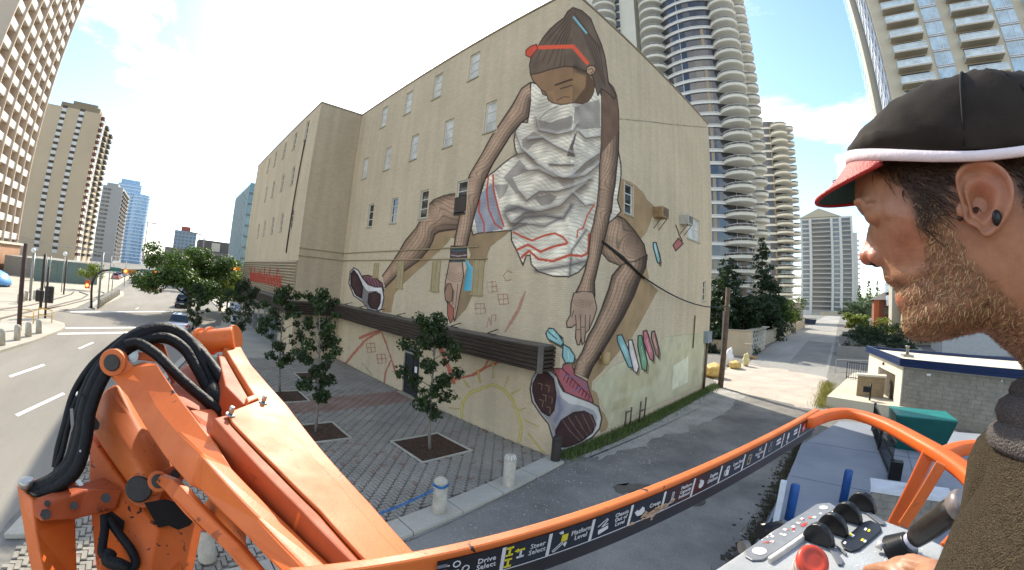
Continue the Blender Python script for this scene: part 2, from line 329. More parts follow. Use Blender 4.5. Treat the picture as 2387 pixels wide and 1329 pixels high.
# grass along the alley wall and weeds at edges
def tufts(name, fn, n, m, h=(.08, .25), kind='stuff'):
    mb = MB()
    for _ in range(n):
        x, y = fn(); hh = random.uniform(*h); a = random.uniform(0, 6.28); w = random.uniform(.006, .014)
        dx_, dy_ = math.cos(a), math.sin(a); lx, ly = random.uniform(-.5, .5) * hh, random.uniform(-.5, .5) * hh
        mb.add([(x - dx_ * w, y - dy_ * w, 0), (x + dx_ * w, y + dy_ * w, 0), (x + lx * .5 + dx_ * w * .7, y + ly * .5 + dy_ * w * .7, hh * .6), (x + lx, y + ly, hh), (x + lx * .5 - dx_ * w * .7, y + ly * .5 - dy_ * w * .7, hh * .6)], [(0, 1, 2, 4), (4, 2, 3)])
    return mb.build(name, m, None, kind, fix=False)
M_GRASS = mat('grass_blade', '#4a5a2c', .8, 0, .35, 2.5, col2='#5f6f38')
flat('grass_soil', [(-8.1, 11), (-7.6, 11.2), (-7.45, 14), (-7.5, 20), (-7.6, 27.4), (-8.1, 27.6)], .012, ground_mat('weedy_soil', '#3d3a26', '#54502f', 3, fine=25, speck=.4, bump=1.0))
tufts('grass', lambda: (-8.08 + abs(random.gauss(0, .28)), random.uniform(10.9, 28)), 9000, M_GRASS, (.06, .3))
tufts('weeds', lambda: (-1.3 - abs(random.gauss(0, .16)), random.uniform(4, 22)), 3000, mat('dry_weed', '#4a4630', .9, 0, .4, 3), (.04, .2))
tufts('weeds', lambda: (-1.0 + random.gauss(0, .25), random.uniform(25.5, 34)), 2500, mat('yellow_weed', '#8d8a45', .9, 0, .3, 3), (.08, .35))
m = MB()
for _ in range(700): m.ico((-1.32 - abs(random.gauss(0, .2)), random.uniform(3.5, 23), .01), random.uniform(.02, .07), (1.2, 1, .6), .35, 0)
m.build('edge_rubble', mat('dark_rubble', '#3e3a32', .95, 0, .4, 3), None, 'stuff')
# left side of the street: light rail corner
flat('corner_pavement', G([(0, 823), (80, 798), (140, 774), (152, 766), (150, 757), (115, 747), (40, 748), (-60, 765), (-120, 800), (-120, 860)]), .006, M_CONC, .12)
flat('track_bed', [(-30, -11.2), (-38, -11.4), (-47.5, -9.4), (-75, -9.6), (-140, -12), (-140, -28), (-30, -28)], .008, ground_mat('track_concrete', '#a29a8a', '#b5ac9a', .3, fine=20, speck=.12), .06)
flat('median_island', G([(222, 723), (262, 705), (289, 690), (287, 681), (272, 681), (225, 703), (208, 716)]), .006, M_CONC, .15)
M_RAIL = mat('rail_steel', '#4a4038', .5, .6)
for L in ([(-20, 770), (0, 744), (68, 727), (130, 712), (190, 697), (205, 688), (185, 681)], [(-20, 728), (0, 722), (68, 713), (135, 696), (165, 687), (172, 681)], [(105, 722), (160, 710), (215, 696), (240, 688), (243, 683), (228, 679)]):
    m = MB(); m.tube([(*g, .075) for g in G(L, .075)], .09, 6); m.build('track_rail', M_RAIL, None, 'structure')
# ------------------------------------------------------------------ the painted brick building (corner at XB, YA)
def brick_mat(name, col, swap=False):
    m = bpy.data.materials.new(name); m.use_nodes = True; t = m.node_tree; b = t.nodes['Principled BSDF']; b.inputs['Roughness'].default_value = .82
    b.inputs['Specular IOR Level'].default_value = .25
    g = N(t, 'ShaderNodeNewGeometry'); s = N(t, 'ShaderNodeSeparateXYZ'); t.links.new(g.outputs['Position'], s.inputs[0])
    c = N(t, 'ShaderNodeCombineXYZ')
    ad = N(t, 'ShaderNodeMath', operation='ADD'); t.links.new(s.outputs[0], ad.inputs[0]); t.links.new(s.outputs[1], ad.inputs[1])
    t.links.new(ad.outputs[0], c.inputs[0]); t.links.new(s.outputs[2], c.inputs[1])
    br = N(t, 'ShaderNodeTexBrick', i_Scale=1.0); br.inputs['Brick Width'].default_value = .23; br.inputs['Row Height'].default_value = .078; br.inputs['Mortar Size'].default_value = .007; br.inputs['Mortar Smooth'].default_value = .3
    t.links.new(c.outputs[0], br.inputs['Vector'])
    cc = lin(col)
    br.inputs['Color1'].default_value = (*[x * 1.05 for x in cc], 1); br.inputs['Color2'].default_value = (*[x * .94 for x in cc], 1); br.inputs['Mortar'].default_value = (*[x * .8 for x in cc], 1)
    n = N(t, 'ShaderNodeTexNoise', i_Scale=.35, i_Detail=6.0, i_Roughness=.65); t.links.new(g.outputs['Position'], n.inputs['Vector'])
    st = N(t, 'ShaderNodeTexNoise', i_Scale=1.0, i_Detail=4.0)   # rain streaks: noise stretched down the wall
    mp = N(t, 'ShaderNodeMapping'); mp.inputs['Scale'].default_value = (2.2, 2.2, .12); t.links.new(g.outputs['Position'], mp.inputs[0]); t.links.new(mp.outputs[0], st.inputs['Vector'])
    r = N(t, 'ShaderNodeMapRange', i_1=.3, i_2=.7, i_3=.92, i_4=1.06); t.links.new(n.outputs[0], r.inputs[0])
    r2 = N(t, 'ShaderNodeMapRange', i_1=.35, i_2=.6, i_3=.93, i_4=1.03); t.links.new(st.outputs[0], r2.inputs[0])
    mu = N(t, 'ShaderNodeMath', operation='MULTIPLY'); t.links.new(r.outputs[0], mu.inputs[0]); t.links.new(r2.outputs[0], mu.inputs[1])
    vm = N(t, 'ShaderNodeVectorMath', operation='SCALE'); t.links.new(br.outputs['Color'], vm.inputs[0]); t.links.new(mu.outputs[0], vm.inputs['Scale'])
    t.links.new(vm.outputs[0], b.inputs['Base Color'])
    bp = N(t, 'ShaderNodeBump', i_Strength=.6, i_Distance=.006, invert=True); t.links.new(br.outputs['Fac'], bp.inputs['Height']); t.links.new(bp.outputs[0], b.inputs['Normal'])
    return m
M_BRICK = brick_mat('painted_brick', '#cbb798')
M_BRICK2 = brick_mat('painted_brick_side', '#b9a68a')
M_COPE = mat('coping_metal', '#8a7a62', .5, .2)
M_WFRAME = mat('window_frame_paint', '#cfc9ba', .55)
M_BLIND = mat('window_blind_glass', '#c3c0b6', .3, 0, .3, 1.1, spec=.5)
M_DARKG = glass('window_dark_glass', '#20262a')
M_BROWN = mat('brown_metal', '#40342b', .45, .3, .2, 1.5)
M_BROWN2 = mat('brown_metal_worn', '#5a4a3d', .5, .3, .25, 2.5)
M_SOFF = mat('grey_sill', '#a39a86', .8)
bld = thing('mural_building', 'tall beige painted brick building with a huge mural of a seated girl across its corner', 'building', (XB, YA, 0))
def wall_sheet(mb, P, u0, u1, z0, z1, holes, depth, inn):
    """wall panel u0..u1 x z0..z1 on the plane P(u, z) with recessed openings; inn = inward unit vector"""
    us = sorted({u0, u1, *[h[0] for h in holes], *[h[2] for h in holes]}); zs = sorted({z0, z1, *[h[1] for h in holes], *[h[3] for h in holes]})
    us = [u for u in us if u0 <= u <= u1]; zs = [z for z in zs if z0 <= z <= z1]
    for i in range(len(us) - 1):
        for j in range(len(zs) - 1):
            um, zm = (us[i] + us[i + 1]) / 2, (zs[j] + zs[j + 1]) / 2
            if any(h[0] < um < h[2] and h[1] < zm < h[3] for h in holes): continue
            mb.quad(P(us[i], zs[j]), P(us[i + 1], zs[j]), P(us[i + 1], zs[j + 1]), P(us[i], zs[j + 1]))
    iv = Vector(inn)
    for a, b, c, d in [h[:4] for h in holes]:
        dd = depth if len(holes[0]) == 4 else depth
        q = [Vector(P(a, b)), Vector(P(c, b)), Vector(P(c, d)), Vector(P(a, d))]
        for k in range(4):
            mb.quad(q[k], q[(k + 1) % 4], q[(k + 1) % 4] + iv * dd, q[k] + iv * dd)
PA = lambda u, z: (u, YA, z)
PF = lambda u, z: (u, YF, z)
PB = lambda u, z: (XB, u, z)
PI = lambda u, z: (XI, u, z)
WW, WH = .74, 1.45
winA = [(x - WW / 2, z, x + WW / 2, z + WH) for z, xs in ((15.40, (-23.1, -20.05, -17.05, -14.0)), (12.25, (-24.95, -21.75, -18.7, -15.55, -12.5)), (8.85, (-23.2, -20.15, -17.1, -14.05))) for x in xs]
slotA = [(x - .33, z, x + .33, 6.7) for x, z in ((-18.75, 5.33), (-15.5, 5.35), (-12.5, 5.35))] + [(-21.95, 5.8, -21.3, 6.6)]
winF = [(x - .36, z, x + .36, z + WH) for z, xs in ((15.4, (-29.6, -32.8, -36.1, -39.6, -42.6)), (12.25, (-31.5, -34.8, -38.3, -41.4)), (8.75, (-29.9, -33.0, -36.2, -39.8, -42.8))) for x in xs]
winB = [(14.55, 9.0, 15.25, 10.3), (21.75, 9.0, 23.85, 10.3), (24.62, 5.6, 25.2, 6.8)]
doorA = [(-17.84, 0.08, -16.34, 2.55)]
def panel_obj(P, u0, u1, holes, inn, m, name='wall'):
    mb = MB(); wall_sheet(mb, P, u0, u1, 0, HT, holes, .16, inn)
    return mb.build(name, m, bld, fix=False)
panel_obj(PA, XI, XB, winA + doorA, (0, 1, 0), M_BRICK)
panel_obj(PF, XE, XI, winF, (0, 1, 0), M_BRICK)
panel_obj(PB, YA, YE, winB, (-1, 0, 0), M_BRICK)
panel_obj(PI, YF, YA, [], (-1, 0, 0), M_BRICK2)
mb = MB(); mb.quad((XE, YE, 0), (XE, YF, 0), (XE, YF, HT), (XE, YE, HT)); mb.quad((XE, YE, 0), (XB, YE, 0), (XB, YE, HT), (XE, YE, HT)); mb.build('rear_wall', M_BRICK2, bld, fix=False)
mb = MB(); mb.quad((XE, YF, HT - .25), (XI, YF, HT - .25), (XI, YA, HT - .25), (XB, YA, HT - .25), (XB, YE, HT - .25), (XE, YE, HT - .25)); mb.build('roof', mat('roof_gravel', '#6d675e', .9), bld)
mb = MB(); cz = HT + .003
for lo, hi in (((XI - .25, YA - .04, cz), (XB + .04, YA + .25, cz + .09)), ((XE - .04, YF - .04, cz), (XI + .04, YF + .25, cz + .09)), ((XB - .25, YA + .253, cz), (XB + .04, YE + .04, cz + .09)), ((XI - .25, YF + .253, cz), (XI + .04, YA - .043, cz + .09)), ((XE - .04, YF + .253, cz), (XE + .2, YE + .04, cz + .09)), ((XE + .203, YE - .2, cz), (XB - .253, YE + .04, cz + .09))): mb.box(lo, hi)
mb.build('coping', M_COPE, bld)
# windows: frame > pane, sill; one built, the rest copies
def make_window(P0, w, h, rot, pane_m, bars=2, dark=False):
    """window in a local frame (x along the wall, y inward) put at world P0 with rotation rot about z"""
    fr = MB()
    for lo, hi in (((-w / 2, .06, 0), (-w / 2 + .06, .14, h)), ((w / 2 - .06, .06, 0), (w / 2, .14, h)), ((-w / 2 + .06, .06, 0), (w / 2 - .06, .14, .06)), ((-w / 2 + .06, .06, h - .06), (w / 2 - .06, .14, h))): fr.box(lo, hi)
    for k in range(1, bars + 1): fr.box((-w / 2 + .06, .07, h * k / (bars + 1) - .02), (w / 2 - .06, .13, h * k / (bars + 1) + .02))
    f = fr.build('window', M_WFRAME, None); del f['_org']
    f.parent = bld; f.location = Vector(P0) - Vector(bld['_org']); f.rotation_euler = (0, 0, rot); f['_po'] = (0, 0, 0)
    for k in range(bars + 1):
        g = MB(); z0, z1 = h * k / (bars + 1), h * (k + 1) / (bars + 1)
        g.box((-w / 2 + .05, .095, z0 + .02), (w / 2 - .05, .105, z1 - .02)); g.build('pane', pane_m, f)
    s = MB(); s.box((-w / 2 - .06, -.05, -.07), (w / 2 + .06, .1, -.003)); s.build('sill', M_SOFF, f)
    return f
protos = {}
for (lst, P, rot) in ((winA, PA, 0), (winF, PF, 0), (winB, PB, math.pi / 2)):
    for h in lst:
        w_, h_ = round(h[2] - h[0], 2), round(h[3] - h[1], 2)
        pm = M_BLIND if (h[1] > 12 and lst is winA) or w_ > 1 else M_DARKG
        key = (w_, h_, pm.name); p = P((h[0] + h[2]) / 2, h[1])
        if key not in protos: protos[key] = make_window(p, w_, h_, rot, pm, 2 if w_ < 1 else 1)
        else:
            copy_tree(protos[key], loc=Vector(p) - Vector(bld['_org']), rotz=rot, parent=bld)
# a dark cover half over one window, bricked-up slots below
mb = MB(); mb.box((-14.46, YA - .05, 8.72), (-13.66, YA + .04, 9.55)); mb.build('window_cover', M_BROWN, bld)
for a, b, c, d in slotA:
    mb = MB(); mb.box((a, YA - .02, b), (c, YA - .006, d)); mb.box((a - .05, YA - .08, b - .07), (c + .05, YA - .006, b - .003))
    for k in (0.0, .45, .9): mb.box((a + (c - a) * k, YA - .045, b), (a + (c - a) * k + .06, YA - .021, d))
    mb.build('blocked_window', mat('blocked_window_paint', '#a8956f', .8), bld)
# string courses of conduit
for z in (6.75, 7.25):
    mb = MB(); x0, x1 = (XI + .02, -12.0) if z < 7 else (XI + .02, -12.6)
    mb.box((x0, YA - .055, z), (x1, YA - .005, z + .05)); mb.box((XI + .003, YF - .05, z + .0), (XI + .05, YA - .06, z + .05)); mb.build('string_course', mat('conduit_paint', '#93815f', .6), bld)
mb = MB(); mb.tube([(-29.3, YF - .06, 15.3), (-30.15, YF - .06, 7.0)], .05, 6); mb.build('downpipe', M_BROWN2, bld)
# metal siding band with red letters on the projecting wing
zs = np.linspace(3.05, 6.45, 18)
sl0 = MB(); sl0.v = []; X0, X1 = XE - .05, XI - .1
hh_ = zs[1] - zs[0]
sl0.add([(X0, YF - .03, 0), (X1, YF - .03, 0), (X1, YF - .15, hh_ * .25), (X0, YF - .15, hh_ * .25), (X1, YF - .15, hh_ * .7), (X0, YF - .15, hh_ * .7), (X1, YF - .03, hh_ * .97), (X0, YF - .03, hh_ * .97)],
        [(0, 1, 2, 3), (3, 2, 4, 5), (5, 4, 6, 7), (0, 3, 5, 7), (1, 6, 4, 2)])
sd0 = None
for z in zs[:-1]:
    if sd0 is None: sd0 = MB(); sd0.v = [(a, b, c + z) for a, b, c in sl0.v]; sd0.f = sl0.f; sd0.sm = sl0.sm; sd0 = sd0.build('siding_slat', mat('siding_metal', '#a9977a', .5, .2), bld); zb = z
    else: piece(sd0, 'siding_slat', bld, Vector(bld['_org']) + Vector((0, 0, z - zb)))
def text_obj(name, body, size, loc, rot, m, parent, ext=.02, label=None, align='CENTER', sx=1.0):
    cu = bpy.data.curves.new(name, 'FONT'); cu.body = body; cu.size = size; cu.extrude = ext; cu.align_x = align; cu.align_y = 'CENTER'; cu.resolution_u = 2; cu.space_line = .9
    o = bpy.data.objects.new('tmp', cu); COL.objects.link(o); dg = bpy.context.evaluated_depsgraph_get(); dg.update()
    me = bpy.data.meshes.new_from_object(o.evaluated_get(dg)); bpy.data.objects.remove(o)
    me.name = name; me.materials.clear(); me.materials.append(m)
    n = bpy.data.objects.new(name, me); COL.objects.link(n)
    if parent is not None:
        n.parent = parent; org = Vector(parent.get('_org', parent.get('_po', (0, 0, 0)))); n['_po'] = tuple(org); n.location = Vector(loc) - org
    else: n.location = loc
    if isinstance(rot, Matrix): n.rotation_euler = rot.to_euler()
    else: n.rotation_euler = rot
    n.scale = (sx, 1, 1)
    if label: n['label'] = label
    return n
M_REDL = mat('red_sign_letters', '#c23a2c', .5)
rl_ = random.Random(11)          # the lettering is too blurred in the photograph to read: red strokes of the same size and spacing
for k in range(26):
    x = -43.6 + k * .53; h_ = (1.35 if k in (0, 4, 9, 13, 17, 22) else .8) * rl_.uniform(.9, 1.05); m = MB(); z_ = 4.5 + rl_.uniform(-.05, .05)
    m.bar((x, YF - .17, z_), (x + rl_.uniform(-.05, .12), YF - .17, z_ + h_), .11, .05, up=(0, 1, 0)); q = rl_.choice((0, .5, .95)); m.box((x + .1, YF - .19, z_ + h_ * q), (x + .36, YF - .145, z_ + h_ * q + .1))
    m.build('sign_letter', M_REDL, bld)
# brown ribbed canopy running round the wing, along the street wall
CZ0, CZ1 = 2.98, 3.82
cbk = MB()
def canopy_run(a, b, out, seg=None):
    """ribbed fascia from a to b (2D), out = outward unit vector"""
    a = Vector((*a, 0)); b = Vector((*b, 0)); o = Vector((*out, 0)); dvec = (b - a)
    for k in range(6):
        z = CZ0 + (CZ1 - CZ0) * k / 6
        hgt = (CZ1 - CZ0) / 6
        r = MB(); p = [a + o * (.0), b + o * (.0)]
        r.add([p[0] + Vector((0, 0, z)), p[1] + Vector((0, 0, z)), p[1] + o * .09 + Vector((0, 0, z + hgt * .2)), p[0] + o * .09 + Vector((0, 0, z + hgt * .2)), p[1] + o * .09 + Vector((0, 0, z + hgt * .72)), p[0] + o * .09 + Vector((0, 0, z + hgt * .72)), p[1] + Vector((0, 0, z + hgt * .92)), p[0] + Vector((0, 0, z + hgt * .92))],
              [(0, 1, 2, 3), (3, 2, 4, 5), (5, 4, 6, 7), (0, 3, 5, 7), (1, 6, 4, 2)])
        r.build('canopy_rib', M_BROWN, bld)
CD = .62
canopy_run((XI + CD, YA - CD), (XB - .3, YA - CD), (0, -1))
canopy_run((XI + CD, YF - CD), (XI + CD, YA - CD), (1, 0))
canopy_run((XE, YF - CD), (XI + CD, YF - CD), (0, -1))
canopy_run((XB - .3, YA - CD), (XB - .3, YA - .01), (1, 0))
mb = MB()
mb.box((XI + .01, YA - CD - .02, CZ0 + .05), (XB - .32, YA - .01, CZ1 + .03)); mb.box((XI + .02, YF - CD - .02, CZ0 + .05), (XI + CD - .02, YA - CD - .03, CZ1 + .03)); mb.box((XE, YF - CD - .02, CZ0 + .05), (XI + .01, YF - .01, CZ1 + .03))
mb.box((XB - .36, YA - CD - .12, CZ0 - .02), (XB - .22, YA - CD + .02, CZ1 + .05))
mb.build('canopy_deck', mat('canopy_roof_metal', '#6a6258', .6, .2, .3, 1.2), bld)
for k, x in enumerate(np.arange(-24.6, -9, 2.25)):
    mb = MB(); mb.tube([(x, YA - .05, CZ1 + .25), (x, YA - CD + .05, CZ1 + .12), (x + .5, YA - CD + .03, CZ1 + .12)], .022, 5); mb.build('canopy_bracket', M_BROWN, bld)
# double door with transom
a, b, c, d = doorA[0]
dr = MB()
for lo, hi in (((a, YA + .03, b), (a + .07, YA + .13, d)), ((c - .07, YA + .03, b), (c, YA + .13, d)), ((a + .07, YA + .03, d - .07), (c - .07, YA + .13, d)), ((a + .07, YA + .03, 2.1), (c - .07, YA + .13, 2.17))): dr.box(lo, hi)
M_ALU = mat('aluminium', '#b9b6ae', .35, .6, .1)
do = dr.build('entrance_door', M_ALU, bld)
mb = MB(); mb.box((a + .07, YA + .07, 2.18), (c - .07, YA + .09, d - .07)); mb.build('transom_pane', M_DARKG, do)
xm = (a + c) / 2
for x0, x1 in ((a + .07, xm - .005), (xm + .005, c - .07)):
    mb = MB(); mb.box((x0, YA + .05, b), (x0 + .07, YA + .1, 2.09)); mb.box((x1 - .07, YA + .05, b), (x1, YA + .1, 2.09)); mb.box((x0 + .07, YA + .05, b), (x1 - .07, YA + .1, b + .2)); mb.box((x0 + .07, YA + .05, 1.98), (x1 - .07, YA + .1, 2.09)); mb.build('door_leaf', mat('door_frame_dark', '#3c3e40', .4, .5), do)
    mb = MB(); mb.box((x0 + .07, YA + .07, b + .2), (x1 - .07, YA + .085, 1.98)); mb.build('door_pane', M_DARKG, do)
mb = MB(); mb.tube([(xm - .1, YA + .01, .8), (xm - .1, YA - .03, .85), (xm - .1, YA - .03, 1.3), (xm - .1, YA + .01, 1.35)], .015, 6); mb.build('door_handle', M_ALU, do)
mb = MB(); mb.box((xm + .25, YA + .062, 1.25), (xm + .47, YA + .068, 1.55)); mb.build('notice', mat('paper', '#e6e4de', .8), do)
mb = MB(); mb.box((a, YA - .3, 0.004), (c, YA + .15, .08)); mb.build('door_step', M_SOFF, bld)
# storefront glazing at the far end of the wing
for k in range(7):
    x = XE + .8 + k * 2.6
    mb = MB(); mb.box((x, YF - .03, .15), (x + 2.3, YF - .006, 2.7)); f = mb.build('shop_window', glass('shop_glass', '#39464c', .08), bld)
    m2 = MB(); m2.box((x - .1, YF - .07, .1), (x, YF - .006, 2.78)); m2.box((x + 2.3, YF - .07, .1), (x + 2.4, YF - .006, 2.78)); m2.box((x, YF - .07, 2.7), (x + 2.3, YF - .006, 2.78)); m2.build('shop_window_frame', M_ALU, f)
# things on the alley wall
M_RUST = mat('rusty_tan_metal', '#9a7f5c', .7, .2, .3, 6)
for (y, z, c, lab) in ((17.6, 9.3, M_RUST, 'rusty tan window air conditioner on two struts high on the alley wall'), (20.95, 9.55, mat('grey_metal', '#b5b1a6', .5, .3), 'pale grey air conditioner beside the wide window on the alley wall')):
    t = thing('air_conditioner', lab, 'air conditioner', (XB, y, z), 'air conditioners on the alley wall')
    mb = MB(); mb.box((XB + .004, y - .36, z), (XB + .5, y + .36, z + .5)); mb.build('casing', c, t, bevel=.02)
    mb = MB()
    for k in range(7): mb.box((XB + .501, y - .3, z + .08 + k * .055), (XB + .51, y + .3, z + .11 + k * .055))
    mb.build('grille', M_BROWN2, t)
    for s in (-.28, .28):
        mb = MB(); mb.bar((XB + .01, y + s, z - .5), (XB + .42, y + s, z - .01), .03, .03); mb.build('strut', M_BROWN2, t)
t = thing('electrical_box', 'grey electrical meter box with conduit on the far edge of the alley wall', 'electrical box', (XB, 25.6, 3.1))
mb = MB(); mb.box((XB + .004, 25.2, 3.05), (XB + .32, 25.95, 3.75)); mb.build('cabinet', mat('box_grey', '#8d959b', .5, .3), t, bevel=.02)
mb = MB(); mb.tube([(XB + .12, 25.6, .05), (XB + .12, 25.6, 3.04)], .07, 8); mb.tube([(XB + .1, 25.85, .05), (XB + .1, 25.85, 3.04)], .04, 8); mb.build('conduit', M_BROWN2, t)
mb = MB(); mb.tube([(XB + .06, 23.25, 4.75), (XB + .06, 23.2, 2.9)], .035, 6); tag(mb.build('vent_pipe', M_BROWN2), 'short rusty pipe fixed upright on the alley wall left of the grey box', 'pipe')
t = thing('metal_guard_rack', 'low rusty bar guard standing in the grass against the alley wall', 'guard rack', (XB, 16.5, 0))
for y, h_ in ((15.3, .85), (15.75, .95), (16.6, 1.05), (17.1, 1.15)):
    mb = MB(); mb.tube([(XB + .2, y, .0), (XB + .2, y, h_)], .035, 6); mb.build('post', M_BROWN2, t)
for a_, b_, z_ in ((15.3, 15.75, .8), (16.6, 17.1, .6)): mb = MB(); mb.tube([(XB + .2, a_, z_), (XB + .2, b_, z_)], .03, 6); mb.build('rail', M_BROWN2, t)
mb = MB(); mb.lathe((XB + .25, 13.2, 3.05), [(.02, 0), (.14, 0), (.16, .05), (.16, .42), (.1, .46)], 10); mb.bar((XB + .01, 13.2, 3.3), (XB + .15, 13.2, 3.3), .1, .1); tag(mb.build('wall_bracket_lamp', mat('lamp_tan', '#a58b60', .6)), 'tan lamp housing fixed to the alley wall beside the painted ankle', 'wall lamp')
# ------------------------------------------------------------------ the mural, painted into two images in wall coordinates (one per wall)
c1 = lambda L: [(1050 + x * .41398, y * .41384) for x, y in L]
c2 = lambda L: [(1000 + x * .4817, 450 + y * .4816) for x, y in L]
c4 = lambda L: [(560 + x * .4138, 230 + y * .4138) for x, y in L]
c5 = lambda L: [(560 + x * .5483, 600 + y * .5483) for x, y in L]
c3 = lambda L: [(1380 + x * .4215, y * .4215) for x, y in L]
c6 = lambda L: [(1380 + x * .4288, 480 + y * .4288) for x, y in L]
class Canvas:
    def __init__(s, P, u0, u1, z1, res=.025):
        s.nu, s.nz = round((u1 - u0) / res / 4) * 4, round(z1 / res / 4) * 4; s.u0, s.u1, s.z1 = u0, u1, z1
        uu = u0 + (np.arange(s.nu) + .5) / s.nu * (u1 - u0); zz = (np.arange(s.nz) + .5) / s.nz * z1
        g = np.meshgrid(uu, zz); pts = np.stack(P(*g), -1); px = proj(pts)
        s.U, s.V = px[..., 0], px[..., 1]; s.rgb = np.zeros((s.nz, s.nu, 3)); s.a = np.zeros((s.nz, s.nu)); s.id = np.zeros((s.nz, s.nu), int)
        s.uu, s.zz = g
        r = np.random.default_rng(3); s.n1 = s.noise(r, 14); s.n2 = s.noise(r, 50); s.n3 = r.random((s.nz, s.nu)) - .5
    def noise(s, r, n):
        a = r.random((n + 2, n + 2)) - .5; x = np.linspace(0, n, s.nu); z = np.linspace(0, n, s.nz)
        xi, zi = x.astype(int), z.astype(int); xf, zf = x - xi, z - zi; xf = xf * xf * (3 - 2 * xf); zf = zf * zf * (3 - 2 * zf); xf = xf[None]; zf = zf[:, None]
        A = lambda i, j: a[np.ix_(zi + j, xi + i)]
        return (A(0, 0) * (1 - xf) + A(1, 0) * xf) * (1 - zf) + (A(0, 1) * (1 - xf) + A(1, 1) * xf) * zf
    def near(s, pts, pad):
        q = np.array(pts); return np.nonzero((s.U > q[:, 0].min() - pad) & (s.U < q[:, 0].max() + pad) & (s.V > q[:, 1].min() - pad) & (s.V < q[:, 1].max() + pad))
    def inside(s, pts, wob=0):
        I = s.near(pts, 4)
        u, v = s.U[I], s.V[I]
        if wob: u = u + s.n2[I] * wob; v = v + s.n1[I] * wob
        ins = np.zeros(len(u), bool); n = len(pts)
        for i in range(n):
            x0, y0 = pts[i]; x1, y1 = pts[(i + 1) % n]
            if y0 == y1: continue
            c = ((y0 > v) != (y1 > v)) & (u < (x1 - x0) * (v - y0) / (y1 - y0) + x0); ins ^= c
        return tuple(k[ins] for k in I)
    def dist(s, pts, pad, closed=False):
        I = s.near(pts, pad); u, v = s.U[I], s.V[I]; best = np.full(len(u), 1e9); tt = np.zeros(len(u)); sg = np.zeros(len(u)); acc = 0
        L = list(pts) + ([pts[0]] if closed else [])
        for (x0, y0), (x1, y1) in zip(L[:-1], L[1:]):
            ln = math.hypot(x1 - x0, y1 - y0) + 1e-9; dx_, dy_ = (x1 - x0) / ln, (y1 - y0) / ln
            t = np.clip((u - x0) * dx_ + (v - y0) * dy_, 0, ln); d = np.hypot(u - x0 - t * dx_, v - y0 - t * dy_)
            m = d < best; best[m] = d[m]; tt[m] = acc + t[m]; sg[m] = ((u - x0) * dy_ - (v - y0) * dx_)[m]; acc += ln
        return I, best, tt, np.sign(sg), acc
    def put(s, I, col, al=1.0, idn=1):
        col = np.asarray(col, float)
        if col.ndim == 1: col = np.broadcast_to(col, (len(I[0]), 3))
        al = np.broadcast_to(np.asarray(al, float), (len(I[0]),))
        a0 = s.a[I]; na = al + a0 * (1 - al)
        s.rgb[I] = (col * al[:, None] + s.rgb[I] * (a0 * (1 - al))[:, None]) / np.maximum(na, 1e-6)[:, None]; s.a[I] = na
        s.id[I] = np.where(al > .15, idn, s.id[I])
    def poly(s, pts, col, al=1.0, idn=1, var=.05, wob=2, edge=None, ew=1.6):
        I = s.inside(pts, wob)
        if len(I[0]):
            k = 1 + s.n2[I] * var * 2 + s.n1[I] * var * 2 + s.n3[I] * .06
            s.put(I, np.array(col)[None] * k[:, None], al, idn)
        if edge is not None: s.stroke(list(pts) + [pts[0]], edge, ew, .85, idn)
    def stroke(s, pts, col, w, al=1.0, idn=1, soft=False, side=0, rough=0):
        I, d, t, sg, acc = s.dist(pts, w * 3 + 2)
        if not len(d): return
        if rough: d = d + np.abs(s.n3[I]) * rough + np.abs(s.n2[I]) * rough
        if soft:
            k = np.exp(-(d / w) ** 2) * al
            if side: k = k * (sg * side >= 0)
        else: k = np.clip((w - d) / max(.6, w * .25), 0, 1) * al
        m = k > .02; s.put(tuple(q[m] for q in I), col, k[m], idn)
    def limb(s, left, right, col, dark, idn=1, light=.35, rings=(), freq=9, edge=(60, 42, 32)):
        """flesh between two outlines; engraved grain lines run along it, rings circle the joints"""
        pts = list(left) + list(reversed(right)); I = s.inside(pts, 1.5)
        if len(I[0]):
            u, v = s.U[I], s.V[I]
            def dd(path):
                best = np.full(len(u), 1e9)
                for (x0, y0), (x1, y1) in zip(path[:-1], path[1:]):
                    ln = math.hypot(x1 - x0, y1 - y0) + 1e-9; dx_, dy_ = (x1 - x0) / ln, (y1 - y0) / ln
                    t = np.clip((u - x0) * dx_ + (v - y0) * dy_, 0, ln); best = np.minimum(best, np.hypot(u - x0 - t * dx_, v - y0 - t * dy_))
                return best
            a, b = dd(left), dd(right); q = a / (a + b + 1e-6)
            base = np.array(col)[None] * (1 - np.clip((q - .5) / .5, 0, 1) * light * 1.25 - np.clip((.2 - q) / .2, 0, 1) * light * .9)[:, None]
            ph = q * freq * 2 * np.pi + s.n1[I] * 3
            for (cx_, cy_, rr) in rings:
                r = np.hypot(u - cx_, (v - cy_) * .8); w_ = np.exp(-(r / rr) ** 2); ph = ph * (1 - w_) + (r / 3.6 * 2 * np.pi + s.n1[I] * 2) * w_
            ln_ = np.clip(np.sin(ph) * 1.6 - .75, 0, 1)
            course = np.clip(np.sin(s.zz[I] / .156 * 2 * np.pi) * 1.5 - .9, 0, 1)
            k = (1 - .27 * ln_) * (1 - .14 * course) * (1 + s.n2[I] * .12 + s.n3[I] * .1)
            s.put(I, base * k[:, None], 1.0, idn)
        s.stroke(left, edge, 1.5, .8, idn); s.stroke(right, edge, 1.9, .9, idn)
